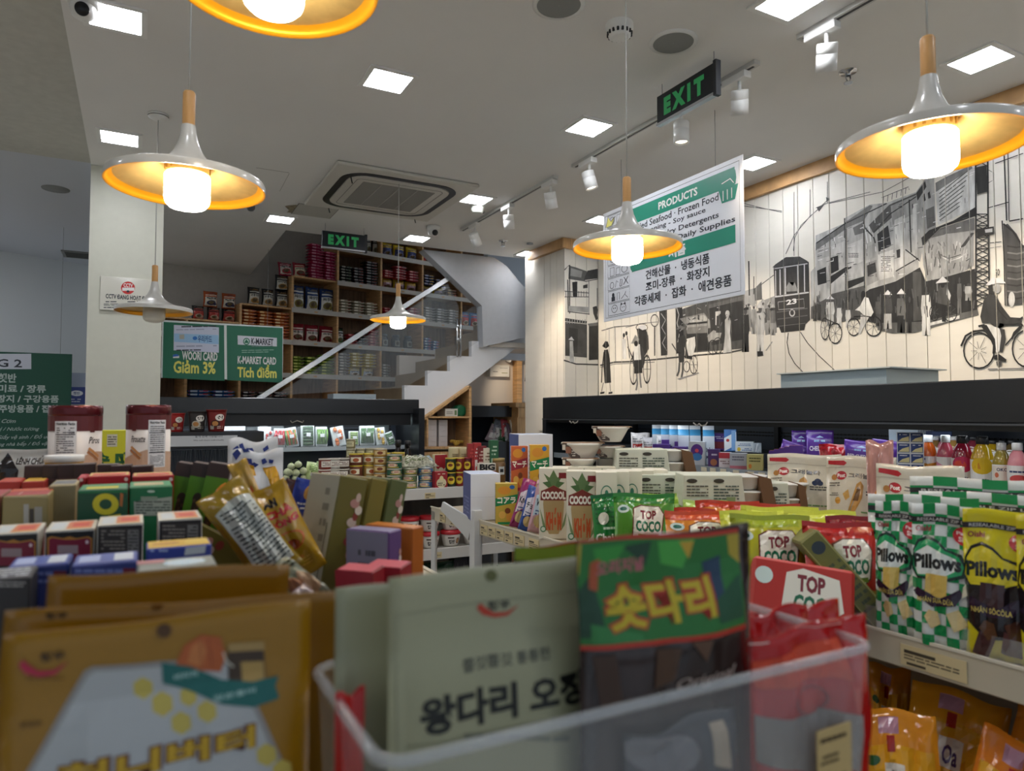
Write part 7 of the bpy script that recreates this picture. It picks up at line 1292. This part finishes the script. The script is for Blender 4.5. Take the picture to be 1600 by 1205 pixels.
# leaning bags
OLV = '#6b6428'
def lean(name, l, cat, p0, p1, w, wpx, c, sh, kind='pillow', seed=1, yaw=-20, t=.05, tilt=-8, wr=1.2, rough=.2, w1=None):
    """bag lying along the line from bottom pixel p0 to top pixel p1"""
    a, b = pw(p0[0], p0[1], w), pw(p1[0], p1[1], w1 or w); L = (b-a).length; W = wpx*w/F
    o = bag(name, l, cat, W, L, t, c, sh, kind, seed, wr, rough=rough)
    z = (b-a).normalized(); y = ray(*p0).normalized(); y = (y-z*y.dot(z)).normalized(); y = (Matrix.Rotation(R(yaw), 3, z) @ y); x = y.cross(z)
    o.location = a; o.rotation_euler = Matrix((x, y, z)).transposed().to_euler()
    if name in ('cracker_packet', 'orange_biscuit_bag') and a.z-ST > .03:
        q = MB().box(-.03, -.02, 0, .03, .02, a.z-ST-.004, C('#6f695c')).build('small_carton', bevel=.001); q.location = (a.x, a.y+.02, ST); tag(q, 'small grey carton under the packet '+l.split(', ')[1] if ', ' in l else 'small grey carton under the orange and white biscuit bag', 'box')
    return o
nt = [('p', '#b8bcb4', .12, .12, .9, .12, .92, .8, .75, .83, .5, .86, .3, .83, .12, .8)]+[('l', .18, .16+.04*k, .88, .19+.04*k, 1, '#2c3434') for k in range(16)]+[('r', .5, .14, .515, .78, '#5a625e')]
lean('golden_bag', 'golden bag showing its silver nutrition table, leaning left', 'snack bag', (446, 905), (341, 764), 1.0, 76, '#8f7420', nt, seed=521, yaw=8, t=.05)
an = [('t', 'AN', .40, .78, .68, .87, '#1c1a18', .06), ('t', 'CHÀ', .36, .665, .92, .765, '#a82420', .06), ('t', 'BÔNG', .36, .56, .95, .65, '#a82420', .06), ('c', .6, .40, .3, .10, .12, '#b8501c'), ('d', .4, .3, .16, .06, '#a8601c'), ('d', .62, .36, .14, .05, '#8a3a1c'), ('d', .5, .2, .2, .05, '#b07028'), ('l', .25, .1, .8, .2, 3, '#c8a03c')]
lean('floss_bag', 'golden shredded snack bag with red letters leaning beside the first', 'snack bag', (476, 900), (408, 764), 1.04, 76, '#a07c18', an, seed=522, yaw=-6, t=.055)
lean('golden_bag', 'narrow golden bag edge rising behind the two golden bags', 'snack bag', (425, 850), (370, 722), 1.1, 30, '#a8842c', [('p', '#c0562c', .2, .3, .8, .4, .7, .7, .3, .6)], seed=527, yaw=0, t=.02)
lean('orange_bag_back', 'orange white-topped bag tucked behind the golden bags', 'snack bag', (440, 880), (332, 772), 1.12, 50, '#c87a2c', [('d', .4, .75, .3, .1, '#e0d0c0'), ('l', .2, .3, .8, .6, 4, '#b04a1c')], seed=523, yaw=0)
lean('blue_biscuit_bag', 'blue biscuit bag leaning right behind the golden bag', 'snack bag', (462, 850), (492, 752), 1.3, 56, '#2f44a0', [('d', .5, .82, .2, .12, '#b88a4a'), ('l', .2, .55, .9, .68, 2, '#e0e4f0'), ('l', .15, .15, .9, .5, 6, '#7a88c8')], seed=524, yaw=0, t=.03)
lean('brown_biscuit_bag', 'brown biscuit bag beside the blue one', 'snack bag', (435, 845), (468, 752), 1.36, 40, '#4a2c28', [('r', .3, .5, .8, .75, '#b8a89c'), ('d', .5, .3, .3, .12, '#c8b8a8')], seed=525, yaw=0, t=.03)
lean('orange_biscuit_bag', 'orange and white bag low beside the grey-fronted olive box', 'snack bag', (488, 880), (496, 800), 1.28, 40, '#c87a3a', [('d', .5, .5, .3, .2, '#e0d8cc')], seed=526, yaw=0, t=.03)
# folded carrier bag
NVB = '#26357c'; gb = [('p', NVB, 366,712, 374,706, 380,714, 372,724), ('p', NVB, 380,704, 390,700, 394,708, 384,712), ('p', NVB, 383,722, 396,718, 398,726, 388,729), ('p', NVB, 400,722, 408,724, 402,730, 394,728), ('p', NVB, 412,716, 418,714, 422,722, 414,724), ('p', NVB, 424,718, 432,722, 430,727, 424,724), ('p', '#c0901a', 370,729, 400,728, 402,742, 384,748, 372,745), ('p', '#c0901a', 414,729, 434,732, 442,760, 442,790, 430,790, 420,746)]
gt = [('p', NVB, 366,706, 374,701, 378,709, 369,715), ('p', NVB, 376,700, 382,696, 386,704, 378,708), ('p', NVB, 388,702, 398,698, 402,705, 392,710), ('p', NVB, 414,700, 422,697, 424,704, 416,706)]
def pxbag(name, l, x0, x1, yt, Y, seed, sh, c, t, kind, wr, cat, bottom=ST+.002, rough=.3):
    a, b_ = pY(x0, yt, Y), pY(x1, yt, Y); W = b_.x-a.x; cx = (a.x+b_.x)/2; H = pY((x0+x1)/2, yt, Y).z-bottom; S = bagfn(W, H, t, kind, seed, wr)
    o = bag(name, l, cat, W, H, t, C(c, r=rough), None, kind, seed, wr, nu=14, nv=18); o.location = (cx, Y, bottom)
    decal('printed_front', o, 1, 1, sh, trifn(S, W, H, 14, 18), bagcuts(W, H, 14, 18), off=7e-4, eps=4e-5, tf=lambda u, v: (lambda p: (p.x-cx, p.z-bottom))(pY(u, v, Y-t*.4)), mf=foil); return o
pxbag('folded_carrier_bag', 'folded white carrier bag with blue and yellow print standing behind golden bags', 363, 443, 704, 1.50, 531, gb, '#c9ccd0', .08, 'flat', 2.0, 'bag')
pxbag('folded_carrier_bag', 'white carrier bag with blue squares folded behind the yellow-printed one', 356, 434, 687, 1.60, 532, gt, '#c6c8ca', .08, 'flat', 2.2, 'bag')
# olive gift boxes
FL = [('d', .74+.1*math.sin(k*2.1), .60+.033*k, .09+.04*(k % 3), .024, ['#b88a80', '#cdb8a8', '#8a3c34', '#d8d0c0'][k % 4]) for k in range(10)]
def gift(px0, px1, ytl, w, l, side, d, c, fr=None, yaw=14, roll=12, sideprint=None, top='#5a5244', name='gift_box'):
    loc, H, W = nz_((px0+px1)/2, ytl, px1-px0, w); o = carton(name, l, 'box', W, d, H, c, {'front': fr if fr is not None else FL, 'left': sideprint or []}, {'left': side, 'top': top}, bev=.002)
    a = R(roll); put(o, Vector(loc)+Vector((-math.sin(a)*H*math.cos(R(yaw)), 0, abs(W/2*math.sin(a)))), yaw, 0, roll); return o
gift(510, 562, 744, 1.12, 'olive gift box with blossom print and white side panel, nearest left', '#a5a596', .085, '#6b6428', sideprint=[('l', .6, .55, .8, .95, 5, '#7a7a70'), ('s', '#2a2a22', .02, .85, .45, .85, .75)], yaw=20)
gift(562, 592, 744, 1.17, 'plain olive gift box standing in the middle', '#8a7c2c', .085, '#7c7024', [('s', '#6a6020', .02, .05, 0, .05, 1)]); gift(592, 624, 746, 1.21, 'mossy olive gift box with blossom print, right of three', '#5c6838', .085, '#5a6434')
gift(566, 602, 826, 1.02, 'purple box with grey label side and blossom corner', '#8a8aa0', .075, '#5a3e78', [('d', .85, .7+.04*k, .1, .02, ['#b88a80', '#d8c8c0'][k % 2]) for k in range(5)], 38, 0, [('l', .3, .6, .8, .9, 4, '#5a5a66')], '#8a82a0'); gift(600, 632, 820, 1.08, 'orange box beside the purple one', '#c8742a', .09, '#a85a18', [], 34, 0, [('s', '#a85a18', .015, .1, 0, .1, 1)], '#c87a2c')
for i, (a_, b_, yt, w) in enumerate(((538, 578, 884, .86), (582, 622, 878, .90))): gift(a_, b_, yt, w, 'crimson carton with pink top, %s of two before the purple box' % ('left' if i == 0 else 'right'), '#8c8468', .05, '#8c1424', [], 44, -5, [('r', 0, .9, 1, 1, '#a83040')], '#b83a48', 'crimson_box')
# diagonal olive box lying behind the golden bags
a = pw(306, 818, 1.03); W_b, H_b, ra = .28, .11, R(33); o = carton('gift_box', 'olive gift box lying tilted under the golden bags, blossoms at its corner', 'box', W_b, .03, H_b, OLV, {'front': [('d', .04+.03*k, .8+.1*math.sin(k*3), .022, .07, ['#b88a80', '#cdb8a8', '#8a3c34'][k % 3]) for k in range(6)]}); put(o, (a.x+W_b/2*math.cos(ra)-H_b*math.sin(ra), a.y+.05, a.z-W_b/2*math.sin(ra)-H_b*math.cos(ra)), 0, 0, 33)
# crinkled snack packs
for i, (p0, p1, w, wp, c, sh) in enumerate((((520, 955), (430, 885), .85, 50, '#8a8c78', [('d', .25, .5, .2, .25, '#b07858'), ('d', .6, .5, .2, .2, '#c8a888'), ('l', .2, .8, .9, .95, 2, '#3a3a30')]), ((525, 990), (455, 930), .78, 55, '#9c8c8c', [('r', .1, .45, .9, .55, '#c8502c'), ('s', '#e0e0e0', .05, .2, .1, .6, .9)]), ((545, 1010), (490, 955), .74, 50, '#a07a80', [('r', 0, .3, 1, .4, '#b82c34'), ('s', '#e8e8e8', .06, .3, .1, .5, .9)]), ((520, 1050), (500, 990), .72, 60, '#8a8078', [('d', .5, .5, .3, .2, '#a82c44'), ('l', .2, .2, .8, .8, 5, '#d0c8c0')]), ((560, 1040), (520, 1000), .66, 60, '#a83038', [('l', .2, .2, .8, .8, 5, '#d0c8c0')]))):
    lean('cracker_packet', 'crinkled clear cracker packet in the pile, %s' % ['top one with biscuit picture', 'with orange stripe', 'with red stripe', 'with crimson spot', 'red one beside the bin'][i], 'packet', p0, p1, w, wp, C(c, r=.1), sh, seed=541+i, yaw=20, wr=2.5, t=.04)
# ================================================================ foreground pouches and the clear bin
def fpl(px, py, Y): return pY(px, py, Y)
MUS = '#8f6600'
def ppouch(name, l, x0, x1, yt, Y, seed, sh, c, t=.05, kind='stand', wr=.5, rough=.32, cat='pouch', Wk=1.0, bottom=ST+.004, back=None, roll=0):
    """pouch whose print is laid out in the photograph's pixels, carried onto its real front plane"""
    a, b = fpl(x0, yt, Y), fpl(x1, yt, Y); W = (b.x-a.x)*Wk; cx = (a.x+b.x)/2; H = fpl((x0+x1)/2, yt, Y).z-bottom
    S = bagfn(W, H, t, kind, seed, wr); nu, nv = 16, 24; Yf = Y-t*.38
    o = bag(name, l, cat, W, H, t, C(c, r=rough) if isinstance(c, str) else c, None, kind, seed, wr, nu=nu, nv=nv, back=back); o.location = (cx, Y, bottom)
    if sh: decal('printed_front', o, 1, 1, sh, trifn(S, W, H, nu, nv), bagcuts(W, H, nu, nv), off=6e-4, eps=3e-5, tf=lambda u, v: (lambda p: (p.x-cx, p.z-bottom))(fpl(u, v, Yf)), mf=foil if rough < .3 else None)
    if roll: put(o, o.location, 0, 0, roll)
    return o
def hx(cx, cy, r): return ('p', '#b8a850')+tuple(v for k in range(6) for v in (cx+r*math.cos(R(60*k+25)), cy+r*math.sin(R(60*k+25))))
SW = lambda x, y, k, c='#a81c40': ('p', c, x, y, x+6*k, y-9*k, x+14*k, y-2*k, x+28*k, y+7*k, x+50*k, y+5*k, x+70*k, y-8*k, x+52*k, y+11*k, x+30*k, y+15*k, x+10*k, y+11*k)
hb = [('p', '#8c8a88', 30,1235, 128,1064, 142,1056, 252,1046, 385,1046, 405,1110, 462,1235), ('p', '#a9adb0', 40,1235, 134,1073, 146,1064, 254,1055, 378,1056, 396,1112, 450,1235)]
hb += [hx(224, 1089, 18), hx(255, 1113, 19), hx(285, 1141, 18), hx(297, 1102, 15), hx(326, 1123, 17), hx(420, 1190, 18), hx(445, 1215, 18)]
hb += [('p', '#a85424', 277,1052, 290,1022, 318,1005, 350,1010, 358,1040, 350,1066, 300,1062), ('p', '#b8703a', 296,1050, 302,1024, 318,1012, 326,1030, 320,1058), ('s', '#8a3c18', 1.6, 330,1010, 336,1060), ('s', '#8a3c18', 1.6, 316,1012, 318,1058), ('p', '#3a2a1c', 360,1028, 418,1022, 422,1086, 362,1084), ('p', '#a88a4c', 382,1050, 418,1048, 420,1084, 384,1082), ('p', '#a08450', 362,1020, 419,1016, 420,1030, 362,1034), ('s', '#dcd8c8', 2.2, 354,1034, 358,1048, 370,1058),
       ('p', '#0c5f5c', 254,1048, 300,1056, 350,1078, 400,1080, 442,1070, 436,1086, 442,1104, 400,1118, 350,1112, 300,1094, 256,1082), ('t', '버터의', 274, 1078, 312, 1062, '#a8c8c4', .02, 0), ('t', '깊은풍미', 336, 1108, 404, 1088, '#a8c8c4', .02, 0),
       ('t', '허니버터', 86, 1248, 404, 1140, '#5c2c10', .085), ('t', '허니버터', 88, 1246, 402, 1143, '#b8940c', .035), SW(22, 1058, 1.15), ('t', '청우', 56, 1052, 98, 1031, '#241810', .03), ('l', 36, 1080, 96, 1074, 1, '#6a4608'), ('t', '맛있는', 24, 1158, 62, 1142, '#4a300c', .02), ('d', 258, 996, 12, 12, '#4a2c04')]
ppouch('honey_butter_pouch', 'mustard honey butter pouch with white hexagon label, frontmost', 8, 484, 966, .50, 601, hb, MUS)
ppouch('honey_butter_pouch', 'mustard pouch second behind, punched hole showing above the front one', -40, 523, 945, .56, 602, [('d', 205, 958, 11, 11, '#6a4206'), ('t', '청우', 18, 1000, 56, 984, '#241810', .03)], '#855c00', roll=3.5)
ppouch('honey_butter_pouch', 'mustard pouch at the back of the three, top edge only', 45, 430, 893, .62, 603, [], '#865c00', roll=2.5)
o = MB().box(-.012, 0, 0, .012, .2, .13, C('#a8a4a4')).build('price_divider'); tag(o, 'pale grey divider strip at the far left edge', 'divider'); p = fpl(-4, 950, .40); o.location = (p.x, .36, ST+.09); o.scale = (1, .5, 1); o.location.z = ST
# squid pouches
SG_ = '#9b9b7e'
sq = [('d', 785, 909, 9.5, 9.5, '#5a5c30'), SW(762, 962, .95, '#b0341c'), ('t', '청우', 779, 966, 815, 946, '#24241e', .03), ('t', '쫄깃쫄깃 통통한', 735, 1062, 872, 1016, '#4c4e44', .01), ('t', '왕다리 오징어', 665, 1162, 964, 1040, '#141614', .04), ('s', '#74765f', 1.6, 645,1178, 967,1106), ('l', 730, 1165, 900, 1148, 1, '#6a6c5c'), ('s', '#7c7e6a', 1, 632,1200, 632,972, 960,925)]
ppouch('squid_pouch', 'sage green dried squid pouch with black Korean letters, front one', 608, 968, 882, .455, 611, sq, SG_, t=.05, wr=.35, rough=.4)
o = ppouch('squid_pouch', 'sage green pouch peeking out behind the front squid pouch', 524, 800, 905, .502, 612, [], '#92947a', t=.03, rough=.4)
hd = [('p', '#1a6a28', 900,848, 1170,830, 1172,982, 900,1024), ('p', '#b02c18', 900,846, 1170,830, 1170,837, 900,854), ('p', '#b02c18', 900,1018, 1172,976, 1172,984, 900,1026), ('p', '#a8942c', 901,856, 922,854, 918,905, 901,900), ('p', '#a8942c', 1152,840, 1171,838, 1171,885, 1155,870), ('p', '#0d3c26', 905,930, 940,900, 950,1000, 912,1005), ('p', '#2c8a30', 940,862, 990,856, 975,882, 945,890), ('p', '#0d3c26', 985,860, 1030,850, 1020,890), ('p', '#3f9a3c', 1040,850, 1100,842, 1080,890, 1045,885), ('p', '#b8962c', 1075,848, 1098,846, 1090,875), ('p', '#123450', 1110,880, 1140,870, 1138,930, 1120,940), ('p', '#0d4a2c', 1120,940, 1168,900, 1168,965, 1125,972), ('p', '#2c7a3c', 930,980, 1000,992, 1000,1002, 930,1010), ('p', '#a04a24', 935,885, 950,878, 945,930, 932,925), ('p', '#7a8a2c', 905,940, 916,960, 914,1000, 904,1000),
      ('t', '오리지널', 944, 907, 1016, 874, '#b0606a', .03), ('t', '숏다리', 950, 996, 1122, 896, '#a82c18', .09), ('t', '숏다리', 953, 992, 1119, 900, '#b8a218', .04),
      ('t', 'Original', 1052, 1080, 1152, 1036, '#a09088', .015, .3), ('p', '#4a3222', 1020,1015, 1060,1010, 1050,1060, 1015,1075), ('p', '#5a4030', 1075,1000, 1110,996, 1100,1030), ('p', '#3f2a20', 930,1030, 960,1025, 970,1100, 940,1110)]
ppouch('squid_leg_bag', 'clear bag of dried squid legs with bright green header card', 902, 1171, 832, .425, 621, hd, C('#2a1c1a', r=.12, n=.5, ns=(30, 30, 20)), t=.03, kind='flat', wr=.5, cat='snack bag')
ppouch('squid_leg_bag', 'second green-headed squid leg bag half hidden behind the sage pouch', 803, 940, 850, .53, 622, [('p', '#7f962c', 800,852, 945,845, 945,872, 800,880), ('p', '#b02c18', 800,852, 945,845, 945,851, 800,859)], '#2a1c1a', t=.02, kind='flat', cat='snack bag')
# red bags
rdm = C('#b01414', r=.12)
rp = [('p', '#c8401c', 1190,1040, 1330,1000, 1320,1060, 1200,1080), ('p', '#7a0c0c', 1170,1010, 1200,1000, 1195,1060, 1175,1080), ('s', '#e0a8a0', 1.5, 1180,1000, 1240,985, 1290,992, 1345,978), ('c', 1270, 1100, 26, 22, .12, '#8a2c30'), ('s', '#e8d8d0', 2, 1190,1012, 1220,1004), ('p', '#8a8480', 1190,1125, 1350,1110, 1350,1200, 1190,1200)]
for i, (x0, x1, yt, Y) in enumerate(((1160, 1262, 952, .475), (1172, 1356, 975, .41), (1180, 1312, 950, .50))):
    ppouch('red_snack_bag', 'glossy red snack bag in the clear bin, %s' % ['rear left', 'front one', 'rear right'][i], x0, x1, yt, Y, 631+i, rp if i == 1 else [], rdm, kind='pillow', wr=2.0, t=.04, cat='snack bag')
ppouch('red_snack_bag', 'red bag corner at the left end of the clear bin', 523, 570, 1082, .47, 641, [], '#b01c1c', kind='pillow', wr=1.6, t=.02, cat='snack bag')
ppouch('dark_snack_bag', 'dark snack bag low in the clear bin before the squid legs', 975, 1150, 1128, .405, 642, [('d', 1040, 1180, 60, 30, '#6a6a70'), ('p', '#a89a86', 1120,1140, 1145,1130, 1150,1200, 1120,1200)], '#33343c', kind='pillow', wr=1.6, t=.02, cat='snack bag')
# clear bin: an open tray with rounded rim
Yb0, Yb1 = .375, .545; a, b = fpl(597, 1175, Yb0), fpl(1368, 1040, Yb0); X0, X1 = a.x, b.x; zr = (fpl(1000, 1100, Yb0).z)
bn = thing('clear_bin', 'transparent plastic bin holding the pouches, rounded thick rim', 'bin', (0, 0, 0)); PL = C('#c9cdd0', r=.08, a=.20); PR = C('#c4c8cc', r=.12, a=.38)
def rrect(x0, y0, x1, y1, r, n=5): return [(cx+r*math.cos(R(a0+90*i/n)), cy+r*math.sin(R(a0+90*i/n))) for cx, cy, a0 in ((x1-r, y1-r, 0), (x0+r, y1-r, 90), (x0+r, y0+r, 180), (x1-r, y0+r, 270)) for i in range(n+1)]
top = rrect(X0, Yb0, X1, Yb1, .018); bot = rrect(X0+.01, Yb0+.01, X1-.01, Yb1-.01, .018); n = len(top)
w_ = MB(); w_.add([(x, y, ST+.002) for x, y in bot]+[(x, y, zr) for x, y in top], [(i, (i+1) % n, n+(i+1) % n, n+i) for i in range(n)], PL, True); w_.build('wall', bn, fix=False)
MB().tube([(x, y, zr) for x, y in top+top[:1]], .0038, PR, 8, False).build('rim', bn); MB().add([(x, y, ST+.002) for x, y in bot], [tuple(range(n))], PL).build('floor_plate', bn, fix=False)
p = fpl(1300, 1170, Yb0-.002); t_ = MB().box(p.x-.020, Yb0-.0045, p.z-.028, p.x+.020, Yb0-.0035, p.z+.018, C('#b8a06c', r=.6)).build('price_card', bn)
decal('printed_card', bn, .04, .046, [('l', .08, .75, .9, .9, 1, '#4a3a20'), ('l', .08, .4, .6, .6, 2, '#5a4a2c'), ('r', .5, .1, .8, .2, '#5a4a2c')], lambda x, y: ((p.x+x, Yb0-.0046, p.z-.028+y), (0, -1, 0)), off=.0004)
